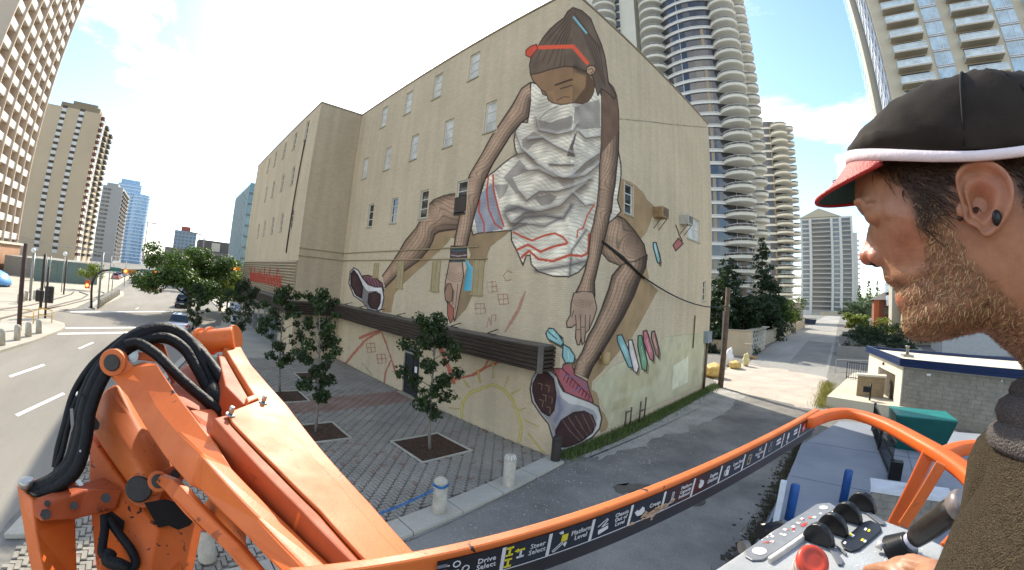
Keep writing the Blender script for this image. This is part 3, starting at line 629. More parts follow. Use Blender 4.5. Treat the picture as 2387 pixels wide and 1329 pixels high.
def paint(C):
    SK, SKD = (178, 144, 116), (122, 92, 70)
    SH = (158, 130, 95); CREAM = (205, 196, 160)
    ED = (52, 40, 34)
    # repainted lower band of the alley wall with lighter and darker rollered patches
    C.poly(c6([(375, 715), (655, 682), (600, 968), (280, 1112), (90, 1215), (60, 1100), (20, 1010), (10, 960), (130, 860), (370, 770)]), CREAM, .75, 4, wob=4)
    C.poly(c6([(130, 940), (300, 860), (360, 855), (350, 960), (220, 1010), (130, 1020)]), (183, 170, 132), .6, 4); C.poly(c6([(440, 870), (525, 820), (520, 960), (435, 1000)]), (214, 208, 178), .8, 4)
    C.poly(c6([(120, 1060), (215, 1030), (215, 1080), (100, 1120)]), (176, 162, 124), .7, 4); C.poly(c6([(400, 800), (590, 740), (570, 800), (420, 870)]), (190, 178, 140), .5, 4)
    # painted shadow of the figure
    C.poly(c4([(1230, 740), (1130, 850), (1010, 960), (900, 1060), (868, 1105), (852, 1205), (800, 1200), (815, 1065), (940, 960), (1060, 850), (1095, 765), (1120, 745)]), SH, .95, 1)
    C.poly(c2([(1050, 340), (1065, 430), (1105, 470), (1060, 560), (980, 700), (890, 800), (830, 870), (790, 910), (785, 950), (815, 970), (825, 1040), (855, 1080), (870, 1120), (860, 1145), (830, 1160), (810, 1050), (760, 960), (770, 890), (820, 800), (880, 700), (940, 600), (1020, 420)]), SH, .95, 1)
    C.poly(c3([(150, 985), (220, 1010), (280, 1060), (310, 1110), (350, 1150), (330, 1200), (300, 1290), (270, 1320), (230, 1270), (130, 1200), (110, 1080)]), SH, .95, 1)
    C.poly(c2([(60, 190), (130, 170), (330, 186), (400, 178), (300, 260), (215, 480), (180, 560), (118, 628), (165, 430), (200, 300), (185, 240), (110, 215)]), SH, .7, 1)
    C.poly(c1([(448, 465), (400, 500), (380, 545), (430, 690), (450, 600)]), SKD, .5, 1)
    C.stroke(c3([(150, 658), (300, 672), (450, 690), (630, 705)]), (150, 138, 116), 2.2, .5, 4, rough=2)
    # left leg
    C.limb(c4([(1232, 530), (1150, 545), (1090, 570), (1060, 600), (1030, 660), (990, 730), (930, 800), (890, 870), (850, 930), (800, 1000)]), c4([(1232, 737), (1180, 740), (1120, 750), (1095, 765), (1085, 800), (1060, 850), (1010, 910), (940, 960), (880, 1000), (815, 1065)]), SK, SKD, freq=7, rings=[(560 + 1080 * .4138, 230 + 640 * .4138, 26)])
    # right leg: thigh, shin
    C.limb(c2([(880, 110), (850, 190), (832, 285), (870, 330), (925, 352)]), c2([(905, 108), (945, 125), (1000, 190), (1040, 250), (1055, 320)]), SK, SKD, freq=6, rings=[(1000 + 985 * .4817, 450 + 260 * .4816, 45)])
    C.limb(c2([(925, 352), (885, 400), (870, 460), (830, 570), (800, 640), (770, 690), (740, 770), (710, 820), (700, 870)]), c2([(1055, 300), (1048, 360), (1020, 420), (990, 500), (940, 600), (880, 700), (820, 800), (790, 845), (768, 900)]), SK, SKD, freq=7, light=.55, rings=[(1000 + 735 * .4817, 450 + 850 * .4816, 22)])
    C.stroke(c2([(925, 352), (960, 335), (1000, 330), (1055, 300)]), ED, 1.6, .8)
    # dress
    WHT, GRY = (224, 210, 186), (148, 136, 124)
    dress = c1([(452, 465), (450, 560), (440, 640), (435, 690), (400, 690), (370, 730), (358, 790), (365, 840), (378, 870), (340, 890), (300, 920), (255, 960), (215, 990), (195, 1010), (175, 1080), (150, 1150), (130, 1220), (118, 1290), (128, 1325)]) + c2([(235, 195), (330, 186), (398, 180), (400, 230), (430, 290), (455, 350), (470, 305), (490, 300), (495, 345), (530, 380), (600, 402), (675, 405), (720, 385), (755, 350), (772, 310), (800, 200), (900, 120)]) + c1([(960, 1190), (940, 1130), (960, 990), (960, 930), (945, 850), (900, 700), (860, 560), (835, 500), (800, 470), (600, 500)])
    C.poly(dress, WHT, 1, 1, var=.1, edge=ED, ew=1.8)
    I = C.inside(dress)
    if len(I[0]):   # engraved cloth lines that follow the folds, brick courses showing through
        u, v = C.U[I], C.V[I]; ph = (v * .55 + np.sin(u * .045 + v * .02) * 7 + C.n1[I] * 14) / 4.4 * 2 * np.pi
        fold = np.sin((v + np.sin(u * .03) * 22 + C.n1[I] * 60) / 41 * 2 * np.pi)
        k = (1 - .15 * np.clip(np.sin(ph) * 1.4 - .5, 0, 1)) * (1 + .04 * fold) * (1 - .16 * np.clip(np.sin(C.zz[I] / .156 * 2 * np.pi) * 1.6 - .9, 0, 1))
        C.rgb[I] = C.rgb[I] * k[:, None]
    for L in ([(485, 670), (560, 690), (640, 665), (690, 650), (690, 700), (660, 735), (580, 750), (510, 740), (480, 710)], [(400, 790), (470, 740), (535, 780), (470, 810), (430, 850), (405, 840)], [(300, 1000), (390, 900), (440, 960), (380, 990), (350, 1000), (390, 1080), (370, 1095), (330, 1040)], [(245, 1040), (330, 1040), (300, 1110), (275, 1125)], [(470, 1110), (560, 1090), (600, 1110), (560, 1150), (510, 1160)], [(300, 1170), (330, 1150), (400, 1165), (450, 1195), (440, 1210), (380, 1205), (320, 1190)], [(690, 1000), (760, 930), (835, 880), (838, 925), (770, 950), (720, 990)], [(600, 1010), (690, 990), (700, 1040), (640, 1060)], [(700, 600), (840, 560), (845, 720), (720, 730), (695, 690)]):
        C.poly(c1(L), GRY, .85, 1, var=.12)
    C.poly(c1([(165, 1100), (200, 1060), (240, 1030), (255, 1100), (280, 1200), (300, 1290), (200, 1310), (150, 1310), (135, 1230)]), (128, 128, 138), .8, 1, var=.1)
    C.poly(c1([(700, 760), (672, 830), (655, 880), (700, 885), (690, 830), (715, 740)]), (92, 80, 72), .9)
    for L, w, a_ in (([(380, 870), (420, 860), (480, 920), (560, 970), (640, 1010), (690, 990), (760, 920), (835, 870)], 5, .75), ([(440, 790), (520, 780), (600, 830), (690, 870)], 4, .6), ([(430, 960), (500, 960), (580, 1000), (680, 1010), (760, 990), (835, 930)], 5, .6), ([(390, 1080), (430, 1130), (500, 1080), (600, 1080), (700, 1050), (790, 1010)], 4, .7), ([(350, 1250), (420, 1200), (520, 1190), (620, 1160), (690, 1090), (760, 1040)], 6, .75), ([(560, 925), (620, 930), (690, 928)], 2.2, .9), ([(360, 730), (400, 840), (470, 900)], 4, .5), ([(480, 660), (500, 740), (600, 760), (690, 740), (715, 700)], 4, .6), ([(720, 740), (760, 780), (840, 770)], 4, .6), ([(690, 1090), (760, 1160), (800, 1150)], 4, .5), ([(310, 1210), (340, 1260), (420, 1260)], 4, .7)):
        C.stroke([(x, y + w * .5) for x, y in c1(L)], (112, 96, 80), w * 1.8, a_ * .9, soft=True)
        C.stroke(c1(L), (60, 52, 50), 1.1, .8)
        C.stroke([(x, y - w * 1.4) for x, y in c1(L)], (230, 226, 220), w * .8, .35, soft=True)
    for L, w, a_ in (([(410, 160), (460, 120), (560, 110), (650, 125), (690, 60)], 6, .7), ([(400, 180), (470, 150), (560, 160), (640, 120)], 5, .5), ([(680, 400), (690, 280), (760, 180)], 4, .5), ([(520, 375), (600, 365), (700, 345), (760, 330)], 6, .6), ([(370, 90), (430, 70), (500, 90)], 8, .7)):
        C.stroke(c2(L), (100, 92, 88), w, a_, soft=True); C.stroke(c2(L), (70, 60, 56), 1.0, .7)
    RED = (186, 74, 52)
    for L in ([(215, 990), (205, 1080), (215, 1180), (250, 1260), (290, 1290)], [(240, 985), (245, 1080), (270, 1180), (302, 1275)], [(165, 1130), (160, 1190), (190, 1260), (190, 1310)]): C.stroke(c1(L), RED, 2.6, .92, rough=1)
    for L, w in (([(410, 190), (470, 220), (500, 230), (560, 205), (610, 195), (650, 215), (670, 240)], 3.2), ([(425, 275), (480, 250), (540, 285), (600, 260), (665, 245)], 3.6), ([(450, 310), (485, 280), (530, 320), (600, 330), (680, 300), (740, 305), (770, 290), (775, 200)], 3.8), ([(715, 215), (720, 180), (745, 170), (765, 110), (800, 55)], 2.4)): C.stroke(c2(L), RED, w, .92, rough=1)
    # arms
    la_l = c1([(448, 465), (400, 500), (350, 590), (290, 680), (230, 770), (170, 880), (110, 980), (85, 1050), (70, 1130), (45, 1250), (30, 1322)]) + c2([(120, 265)])
    la_r = c1([(452, 560), (440, 660), (390, 700), (340, 760), (290, 840), (240, 920), (205, 990), (180, 1050), (160, 1130), (130, 1230), (108, 1322)]) + c2([(182, 268)])
    C.limb(la_l, la_r, (186, 152, 124), SKD, freq=5, rings=[(1050 + 125 * .414, 1040 * .414, 30)])
    ra_l = c1([(850, 500), (850, 700), (848, 820), (845, 860), (838, 940), (835, 1050), (825, 1150), (805, 1250)]) + c2([(800, 130), (780, 200), (770, 300), (755, 370), (735, 430), (700, 500)])
    ra_r = c1([(880, 455), (915, 490), (935, 540), (945, 620), (947, 720), (945, 850), (935, 950), (925, 1050), (915, 1100), (905, 1200)]) + c2([(885, 60), (860, 180), (830, 300), (800, 430), (802, 500)])
    C.limb(ra_l, ra_r, SK, SKD, freq=6, light=.4, rings=[(1050 + 870 * .414, 1120 * .414, 36)])
    C.poly(c1([(850, 480), (880, 455), (915, 490), (935, 540), (945, 620), (946, 740), (900, 800), (848, 865)]), (110, 84, 66), .85, 1, var=.08)
    # hands
    C.poly(c2([(100, 325), (160, 325), (168, 400), (152, 480), (138, 560), (125, 620), (105, 560), (85, 525), (76, 480), (80, 430)]), (180, 148, 124), 1, 1, edge=ED, ew=1.4)
    for r_ in (8, 14, 20, 26): C.stroke([(1000 + 130 * .4817 + r_ * math.cos(t), 450 + 380 * .4816 + r_ * .9 * math.sin(t)) for t in np.linspace(.2, 2.9, 9)], (104, 78, 60), .9, .6)
    C.poly(c2([(88, 440), (105, 438), (116, 470), (112, 520), (98, 532), (80, 520), (76, 480)]), (150, 116, 92), 1, 1, edge=ED, ew=1.3)
    C.poly(c2([(90, 525), (120, 560), (118, 612), (103, 630), (90, 590)]), (166, 98, 80), 1, 1, edge=ED, ew=1.3)
    for L in ([(120, 470), (115, 540)], [(140, 440), (128, 560)]): C.stroke(c2(L), ED, 1.0, .7)
    TEAL = (60, 108, 112)
    C.poly(c2([(106, 258), (180, 258), (184, 330), (104, 332)]), (86, 70, 66), 1, 1, edge=ED)
    for y in (264, 275, 300, 318, 328): C.stroke(c2([(106, y), (140, y + 6), (182, y)]), TEAL if y != 300 else (196, 170, 160), 1.8, .9, rough=1)
    for k in range(5): C.stroke(c2([(180, 325), (190 + k * 6, 370), (178 + k * 8, 430), (172 + k * 7, 470)]), (74 + k * 10, 150 + k * 6, 170 + k * 5), 2.2, 1)
    C.poly(c2([(700, 485), (688, 530), (684, 590), (665, 625), (668, 650), (690, 650), (712, 635), (708, 700), (718, 735), (729, 735), (735, 700), (740, 735), (752, 722), (756, 680), (775, 660), (800, 600), (812, 560), (802, 510), (792, 480), (740, 475)]), (166, 136, 112), 1, 1, edge=ED, ew=1.5)
    for r_ in (7, 13, 19, 25): C.stroke([(1000 + 745 * .4817 + r_ * math.cos(t), 450 + 510 * .4816 + r_ * .8 * math.sin(t)) for t in np.linspace(.3, 2.9, 9)], (96, 72, 54), .9, .7)
    for L in ([(712, 635), (708, 590)], [(735, 700), (732, 590)], [(756, 680), (756, 590)], [(775, 655), (780, 590)], [(715, 660), (730, 662)], [(738, 650), (752, 650)], [(690, 600), (700, 570)]): C.stroke(c2(L), ED, 1.2, .8)
    # shoes
    def pads(L, lines):
        C.poly(c2(L) if lines else c4(L), (66, 44, 42), 1, 1, var=.12, edge=(35, 24, 24), ew=1.8)
    C.poly(c4([(680, 1000), (720, 995), (760, 1008), (800, 1040), (810, 1085), (760, 1062), (715, 1045)]), (120, 78, 84), 1, 1, edge=ED)
    for k in range(6): C.stroke(c4([(690 + k * 18, 1004 + k * 5), (705 + k * 18, 1042 + k * 7)]), (70, 48, 54), 1.6, .8)
    C.poly(c4([(640, 953), (620, 975), (612, 1040), (640, 1110), (690, 1145), (720, 1185), (765, 1197), (797, 1187), (810, 1120), (800, 1062), (760, 1062), (720, 1047), (690, 1012), (665, 967)]), (206, 198, 192), 1, 1, edge=ED)
    C.poly(c4([(632, 965), (618, 1000), (622, 1050), (645, 1105), (690, 1138), (722, 1180), (765, 1190), (788, 1170), (794, 1110), (770, 1085), (720, 1085), (690, 1050), (664, 990)]), (126, 118, 114), 1, 1)
    pads([(626, 985), (640, 966), (665, 1000), (690, 1060), (684, 1122), (655, 1108), (624, 1050)], False); pads([(725, 1100), (760, 1090), (788, 1102), (788, 1150), (770, 1188), (738, 1180), (720, 1150)], False)
    C.poly(c2([(600, 850), (645, 850), (650, 830), (690, 818), (705, 880), (765, 912), (775, 955), (795, 1012), (780, 1015), (720, 990), (660, 965), (640, 930), (620, 890)]), (158, 88, 90), 1, 1, edge=ED)
    for k in range(9): C.stroke(c2([(645 + k * 14, 850 + k * 14), (665 + k * 14, 872 + k * 14), (650 + k * 15, 905 + k * 12)]), (84, 36, 46), 2.0, .9, rough=1)
    for L in ([(655, 880), (720, 900), (760, 930)], [(700, 960), (745, 935), (770, 950)]): C.stroke(c2(L), (110, 100, 120), 2.0, .9)
    C.poly(c2([(525, 855), (500, 900), (490, 950), (500, 1010), (540, 1070), (580, 1120), (600, 1190), (610, 1228), (650, 1247), (720, 1222), (790, 1182), (825, 1140), (836, 1090), (820, 1035), (780, 1012), (720, 990), (650, 960), (632, 930), (620, 890), (590, 860)]), (192, 184, 174), 1, 1, edge=ED, ew=2)
    C.poly(c2([(525, 862), (503, 900), (496, 950), (506, 1008), (545, 1066), (586, 1118), (604, 1190), (614, 1222), (650, 1238), (715, 1214), (785, 1172), (812, 1130), (814, 1085), (795, 1052), (740, 1030), (680, 1020), (635, 985), (622, 930), (605, 885), (580, 864)]), (150, 144, 142), 1, 1, var=.08)
    C.stroke(c2([(625, 990), (635, 1050), (612, 1100)]), (110, 106, 124), 6, .7, soft=True)
    pads([(505, 920), (530, 872), (570, 866), (603, 900), (615, 970), (606, 1050), (582, 1080), (547, 1060), (516, 1010), (502, 960)], True)
    pads([(640, 1100), (700, 1062), (750, 1056), (790, 1076), (806, 1120), (790, 1160), (740, 1200), (680, 1226), (642, 1230), (616, 1200), (612, 1150)], True)
    for (x, y) in ((530, 920), (565, 930), (550, 975), (580, 985), (535, 1000), (570, 1035)): C.stroke(c2([(x, y), (x + 18, y + 6), (x + 14, y + 34)]), (150, 128, 90), 1.0, .8)
    for k in range(5): C.stroke(c2([(640 + k * 34, 1090 - k * 6), (680 + k * 30, 1150 - k * 8), (730 + k * 18, 1200 - k * 14)]), (160, 138, 120), 1.0, .8, rough=.6)
    # head
    HAIR, FACE = (104, 86, 70), (140, 108, 78)
    C.poly(c1([(690, 42), (740, 60), (790, 105), (815, 170), (850, 250), (870, 320), (882, 400), (890, 470), (930, 530), (925, 560), (880, 520), (850, 500), (830, 540), (812, 480), (800, 430), (760, 400), (700, 420), (640, 400), (560, 395), (500, 415), (452, 425), (445, 370), (455, 320), (470, 290), (497, 255), (520, 215), (560, 165), (600, 130), (640, 100), (660, 65)]), HAIR, 1, 1, var=.1, edge=ED, ew=1.4)
    for k in range(14): C.stroke(c1([(690 + k * 4, 60 + k * 6), (730 + k * 8, 160 + k * 8), (790 + k * 5, 300 + k * 6), (845 + k * 2, 440 + k * 4)]), (54, 42, 34) if k % 2 else (122, 100, 82), 1.3, .6)
    for k in range(12): C.stroke(c1([(680, 70 + k * 8), (600 + k * 4, 150 + k * 10), (510 + k * 12, 240 + k * 14), (470 + k * 16, 330 + k * 6)]), (58, 46, 38) if k % 2 else (116, 96, 80), 1.2, .55)
    C.poly(c1([(452, 420), (465, 455), (490, 482), (510, 505), (520, 532), (545, 540), (550, 562), (575, 580), (620, 590), (660, 586), (693, 578), (740, 586), (770, 575), (792, 550), (806, 520), (812, 470), (800, 430), (765, 405), (700, 378), (640, 375), (560, 392), (500, 412)]), FACE, 1, 1, var=.08, edge=ED, ew=1.5)
    C.poly(c1([(765, 410), (812, 470), (806, 520), (770, 576), (735, 585), (693, 578), (720, 540), (760, 490)]), (96, 70, 50), .85, 1)
    C.poly(c1([(640, 440), (700, 410), (760, 430), (755, 500), (710, 550), (660, 560), (690, 490)]), (150, 114, 78), .6, 1)
    C.stroke(c1([(590, 480), (640, 462), (685, 448)]), ED, 2.2, .9); C.stroke(c1([(620, 500), (650, 492), (685, 480)]), ED, 1.6, .8); C.stroke(c1([(510, 505), (530, 515), (545, 540)]), ED, 1.4, .8); C.stroke(c1([(555, 525), (575, 520), (590, 560)]), (160, 124, 88), 4, .7, soft=True); C.stroke(c1([(600, 565), (640, 545), (670, 548)]), ED, 1.3, .7)
    C.stroke(c1([(700, 380), (720, 400), (765, 410)]), (60, 46, 36), 5, .6, soft=True)
    C.poly(c1([(765, 385), (785, 370), (810, 372), (820, 392), (808, 415), (785, 425), (765, 410)]), (178, 142, 110), 1, 1, edge=ED); C.stroke(c1([(775, 395), (795, 385), (805, 400), (790, 412)]), ED, 1.3, .7)
    C.stroke(c1([(440, 300), (470, 270), (500, 268), (690, 262), (770, 355)]), (224, 92, 62), 5.2, 1)
    C.poly(c1([(425, 285), (450, 262), (485, 250), (492, 275), (470, 300), (450, 325), (425, 312)]), (206, 84, 60), 1, 1, edge=(120, 50, 40))
    C.stroke(c1([(694, 98), (765, 186)]), (130, 178, 180), 2.6, 1)
    C.stroke(c1([(505, 668), (530, 640), (560, 620), (605, 600)]), (120, 108, 98), 3, .6, rough=3)
    # loose chalk sticks
    def stick(L, col, f=c2):
        q = f(L); C.poly([(x + 4, y + 8) for x, y in q], (120, 98, 72), .7, 3); C.poly(q, col, 1, 3, var=.1, edge=(34, 44, 46), ew=1.7)
        a_ = np.array(q); 
        for k in range(4): C.stroke([tuple(a_[:3].mean(0) * (1 - t) + a_[3:].mean(0) * t + np.array([k * 1.5 - 2, 0])) for t in np.linspace(.1 + .2 * k, .25 + .2 * k, 3)], (240, 240, 232), .9, .6, 3)
    CY_ = (138, 174, 168)
    stick([(580, 655), (602, 655), (630, 690), (650, 720), (640, 742), (610, 725), (575, 706), (566, 680)], CY_); stick([(650, 733), (680, 750), (706, 790), (700, 822), (660, 822), (645, 790)], CY_)
    for k in range(9): C.stroke(c2([(580 + k * 8, 672 + (k * 7) % 30), (586 + k * 8, 680 + (k * 7) % 30)]), (30, 52, 56), 1.5, .9, 3)
    stick([(910, 690), (932, 685), (992, 820), (987, 847), (965, 842), (912, 720)], CY_); stick([(965, 712), (982, 710), (1016, 840), (1006, 872), (990, 862), (968, 770)], (206, 188, 180)); stick([(1012, 690), (1029, 690), (1056, 820), (1051, 862), (1030, 852), (1010, 740)], (112, 144, 110)); stick([(1036, 670), (1053, 665), (1086, 770), (1086, 812), (1070, 806), (1038, 720)], (186, 108, 112)); stick([(1078, 670), (1091, 668), (1113, 760), (1111, 797), (1098, 782), (1075, 700)], (172, 122, 104))
    stick([(1085, 240), (1099, 240), (1119, 320), (1116, 342), (1105, 336), (1085, 260)], CY_)
    C.poly(c6([(440, 215), (470, 175), (495, 205), (455, 245)]), (160, 96, 90), 1, 3, edge=(70, 40, 40)); C.stroke(c6([(455, 105), (475, 160), (490, 190)]), (96, 80, 60), 1.8, .9, 3)
    # chalk drawing
    PK, RD, YL = (190, 128, 108), (196, 92, 70), (206, 188, 104)
    def win(f, x, y, s, col):
        for L in ([(-1, -.9), (.7, -1), (1, .8), (-.7, 1), (-1, -.9)], [(0, -1), (.1, 1)], [(-1, 0), (1, -.1)]): C.stroke(f([(x + a * s, y + b * s) for a, b in L]), col, 1.7, .55, 2, rough=1.5)
    for x, y in ((305, 455), (248, 560), (360, 515)): win(c2, x, y, 26, PK)
    for L in ([(280, 650), (290, 600), (300, 640)], [(300, 640), (305, 590), (325, 590), (322, 620)], [(402, 385), (380, 375), (360, 400), (372, 425), (398, 420)]): C.stroke(c2(L), PK, 2, .55, 2, rough=2)
    C.stroke(c2([(465, 480), (430, 570), (370, 670)]), PK, 6, .55, 2, rough=5)
    for L, w in (([(48, 735), (75, 800), (105, 870), (122, 920)], 6), ([(112, 905), (215, 880), (265, 850), (355, 808)], 5), ([(265, 850), (295, 795)], 4)): C.stroke(c2(L), RD, w, .75, 2, rough=4)
    for L, w in (([(510, 342), (560, 322), (600, 310)], 5), ([(600, 312), (625, 380), (645, 440), (668, 515)], 3.5), ([(590, 318), (535, 350), (490, 400), (445, 455)], 4.5), ([(640, 440), (618, 490), (612, 535)], 3.5), ([(840, 365), (870, 430), (895, 490)], 6)): C.stroke(c5(L), (190, 104, 84), w, .65, 2, rough=3)
    win(c5, 556, 385, 20, (190, 104, 84)); win(c5, 601, 432, 20, (190, 104, 84))
    C.stroke(c5([(375, 300), (400, 340), (385, 380), (420, 350)]), (150, 160, 130), 3, .4, 2, rough=3); C.stroke(c5([(520, 450), (560, 500), (540, 540)]), (150, 160, 130), 3, .35, 2, rough=3)
    C.stroke(c5([(940, 682), (945, 620), (975, 577), (1030, 556), (1075, 541), (1120, 560), (1160, 610), (1185, 680), (1196, 730), (1186, 782)]), YL, 5, .8, 2, rough=4)
    for L in ([(905, 590), (935, 600)], [(890, 640), (930, 645)], [(950, 520), (970, 550)], [(1010, 480), (1020, 530)], [(1075, 440), (1075, 510)], [(1140, 510), (1125, 545)], [(1190, 560), (1155, 580)], [(1210, 690), (1270, 722)], [(1225, 750), (1290, 830)], [(1215, 640), (1190, 650)], [(930, 700), (910, 715)]): C.stroke(c5(L), YL, 4, .6, 2, rough=4)
WALL_K = 1.12
def mural_sheets(P, u0, u1, holes, out, wall):
    C = Canvas(P, u0, u1, HT); paint(C)
    im = bpy.data.images.new('mural_paint_' + wall, C.nu, C.nz, alpha=True, float_buffer=True, is_data=True)
    c = np.clip(C.rgb / 255, 0, 1); c = np.where(c <= .04045, c / 12.92, ((c + .055) / 1.055) ** 2.4) * WALL_K
    px = np.concatenate([c, C.a[..., None]], -1).astype(np.float32); im.pixels.foreach_set(px.ravel()); im.update(); im.pack()
    m = bpy.data.materials.new('mural_paint_' + wall); m.use_nodes = True; t = m.node_tree; b = t.nodes['Principled BSDF']; b.inputs['Roughness'].default_value = .8; b.inputs['Specular IOR Level'].default_value = .25
    tx = N(t, 'ShaderNodeTexImage', image=im, extension='EXTEND'); t.links.new(tx.outputs['Color'], b.inputs['Base Color']); t.links.new(tx.outputs['Alpha'], b.inputs['Alpha'])
    g = N(t, 'ShaderNodeNewGeometry'); s = N(t, 'ShaderNodeSeparateXYZ'); t.links.new(g.outputs['Position'], s.inputs[0]); cb = N(t, 'ShaderNodeCombineXYZ'); ad = N(t, 'ShaderNodeMath', operation='ADD'); t.links.new(s.outputs[0], ad.inputs[0]); t.links.new(s.outputs[1], ad.inputs[1]); t.links.new(ad.outputs[0], cb.inputs[0]); t.links.new(s.outputs[2], cb.inputs[1])
    br = N(t, 'ShaderNodeTexBrick', i_Scale=1.0); br.inputs['Brick Width'].default_value = .23; br.inputs['Row Height'].default_value = .078; br.inputs['Mortar Size'].default_value = .007; t.links.new(cb.outputs[0], br.inputs['Vector'])
    bp = N(t, 'ShaderNodeBump', i_Strength=.6, i_Distance=.006, invert=True); t.links.new(br.outputs['Fac'], bp.inputs['Height']); t.links.new(bp.outputs[0], b.inputs['Normal'])
    step = 4; names = {1: 'painted_girl', 2: 'chalk_drawing', 3: 'painted_chalk_sticks', 4: 'repainted_patches'}
    nz, nu = C.nz // step, C.nu // step
    A = C.a[:nz * step, :nu * step].reshape(nz, step, nu, step).max((1, 3)); ID = C.id[:nz * step, :nu * step].reshape(nz, step, nu, step).max((1, 3))
    ids = C.id[:nz * step, :nu * step].reshape(nz, step, nu, step)
    cnt = np.stack([((ids == k).sum((1, 3))) for k in range(1, 5)], -1); ID = cnt.argmax(-1) + 1
    du, dz = step * (u1 - u0) / C.nu, step * HT / C.nz; o = np.array(out) * .004
    for k, nm in names.items():
        jj, ii = np.nonzero((A > .02) & (ID == k)); vs = []; fs = []; uv = []; idx = {}
        def vert(i, j):
            if (i, j) not in idx: idx[(i, j)] = len(vs); p = np.array(P(u0 + i * du, j * dz)) + o; vs.append(tuple(p - np.array(bld['_org']))); uv.append((i * step / C.nu, j * step / C.nz))
            return idx[(i, j)]
        for j, i in zip(jj, ii):
            um, zm = u0 + (i + .5) * du, (j + .5) * dz
            if any(h[0] - .1 < um < h[2] + .1 and h[1] - .12 < zm < h[3] + .05 for h in holes): continue
            fs.append((vert(i, j), vert(i + 1, j), vert(i + 1, j + 1), vert(i, j + 1)))
        if not fs: continue
        me = bpy.data.meshes.new(nm); me.from_pydata(vs, [], fs); ul = me.uv_layers.new(name='wall'); li = np.zeros(len(me.loops), int); me.loops.foreach_get('vertex_index', li); ul.data.foreach_set('uv', np.array(uv)[li].ravel().astype(np.float32))
        me.materials.append(m); ob = bpy.data.objects.new(nm, me); COL.objects.link(ob); ob.parent = bld
mural_sheets(lambda u, z: (u, np.full_like(np.asarray(z, float), YA) if np.ndim(z) else YA, z), XI, XB + .004, winA + doorA, (0, -1, 0), 'street')
mural_sheets(lambda u, z: (np.full_like(np.asarray(z, float), XB) if np.ndim(z) else XB, u, z), YA - .004, YE, winB, (1, 0, 0), 'alley')
# ------------------------------------------------------------------ buildings round about
def polar(az, d): return (d * math.cos(math.radians(az)), d * math.sin(math.radians(az)))
def shared(root, name, mb, m, spots, kind_rest=True):
    """one mesh, many pieces: spots are (location offset, rotation) relative to the first build position"""
    first = None; out = []
    for k, (p, r) in enumerate(spots[:300]):
        if first is None:
            first = mb.build(name, m, root, origin=(0, 0, 0)); base = Vector(root['_org'])
            # mesh was built round the world origin: shift its object to the spot
            me = first.data
            me.transform(Matrix.Translation(base)); first.location = Vector(p) - base; first.rotation_euler = (0, 0, r)
            out.append(first)
        else: out.append(piece(first, name, root, p, rot=(0, 0, r)))
    return out
# the egg-crate tower at the upper left
M_EGG = mat('pale_precast', '#e2dace', .8, 0, .08, .2); M_EGG2 = mat('shaded_precast', '#c4b19c', .85, 0, .1, .2); M_DARKW = glass('far_dark_glass', '#3a3d40', .15)  # tan copy of the precast carries the shading of walls and fins
ET = thing('balcony_tower', 'tall pale apartment tower of egg crate balconies cut off by the top left corner', 'building', (-85, -48, 0))
H = 78; yF = -33.2; x0, x1 = -67, -95
m = MB(); m.box((x1, -62, 0), (x0, yF, H)); m.build('wall', M_EGG2, ET)
nb = 7; bw_ = (x0 - x1) / nb
b = MB(); b.box((-bw_ / 2 + .12, 0.003, 0), (bw_ / 2 - .12, 1.55, .22)); b.box((-bw_ / 2 + .12, 1.45, .22), (bw_ / 2 - .12, 1.58, 1.15))
spots = [((x1 + (i + .5) * bw_, yF, z), 0) for z in np.arange(3, H - 1, 2.92) for i in range(nb)]
shared(ET, 'balcony', b, M_EGG, spots)
b = MB(); b.box((-.12, 0.003, 0), (.12, 1.9, 2.92)); 
shared(ET, 'fin', b, M_EGG2, [((x1 + i * bw_, yF, z), 0) for z in np.arange(3, H - 1, 2.92) for i in range(nb + 1)][:300])
b = MB(); b.box((-bw_ / 2 + .5, .004, .3), (bw_ / 2 - 1.6, .05, 2.3)); shared(ET, 'window', b, M_DARKW, spots)
b = MB(); b.box((0.003, -13, 0), (.25, 13, 1.2)); shared(ET, 'spandrel', b, M_EGG, [((x0, -47.6, z), 0) for z in np.arange(3, H - 1, 2.92)])
# tan slab tower with two columns of white windows
TT = thing('tan_tower', 'tan concrete apartment slab with two white window columns beyond the rail tracks', 'building', (-220, -55, 0))
M_TAN = mat('tan_concrete', '#bfab8d', .85, 0, .06, .08); M_TAN2 = mat('brown_concrete', '#8d7d64', .85, 0, .08, .1); M_WHW = mat('white_curtain_window', '#cfccc4', .5, 0, .1, .3); M_RBAL = mat('rust_balcony', '#6d4a42', .8); M_CRM = mat('cream_panel', '#c9bfae', .8)
X, Y0, Y1, H = -205.5, -68.2, -43.3, 66
m = MB(); m.box((-243, Y0, 0), (X, Y1, H - 2.2)); m.build('wall', M_TAN, TT)
m = MB(); m.box((-240, -62, H - 2.2), (X - .5, -44.5, H)); m.box((-240, -57, H), (X - .8, -46, H + 1.4)); m.build('penthouse', M_TAN2, TT)
zs_ = np.arange(3.2, H - 4, 2.66)
b = MB(); b.box((.003, -1.05, 0), (.16, 1.05, 1.45)); shared(TT, 'white_window', b, M_WHW, [((X, y, z), 0) for z in zs_ for y in (-59.8, -51.9)])
b = MB(); b.box((.003, -1.1, 0), (.1, 1.1, 1.1)); shared(TT, 'dark_spandrel', b, mat('dark_spandrel', '#4d453a', .7), [((X, y, z + 1.5), 0) for z in zs_ for y in (-59.8, -51.9)])
b = MB(); b.lathe((0, 0, 0), [(1.5, 0), (1.7, .1), (1.7, 1.15), (1.5, 1.15)], 10); shared(TT, 'round_balcony', b, mat('grey_balcony', '#8d857c', .8), [((X - 3 - 0, Y0 - .4, z), 0) for z in zs_])
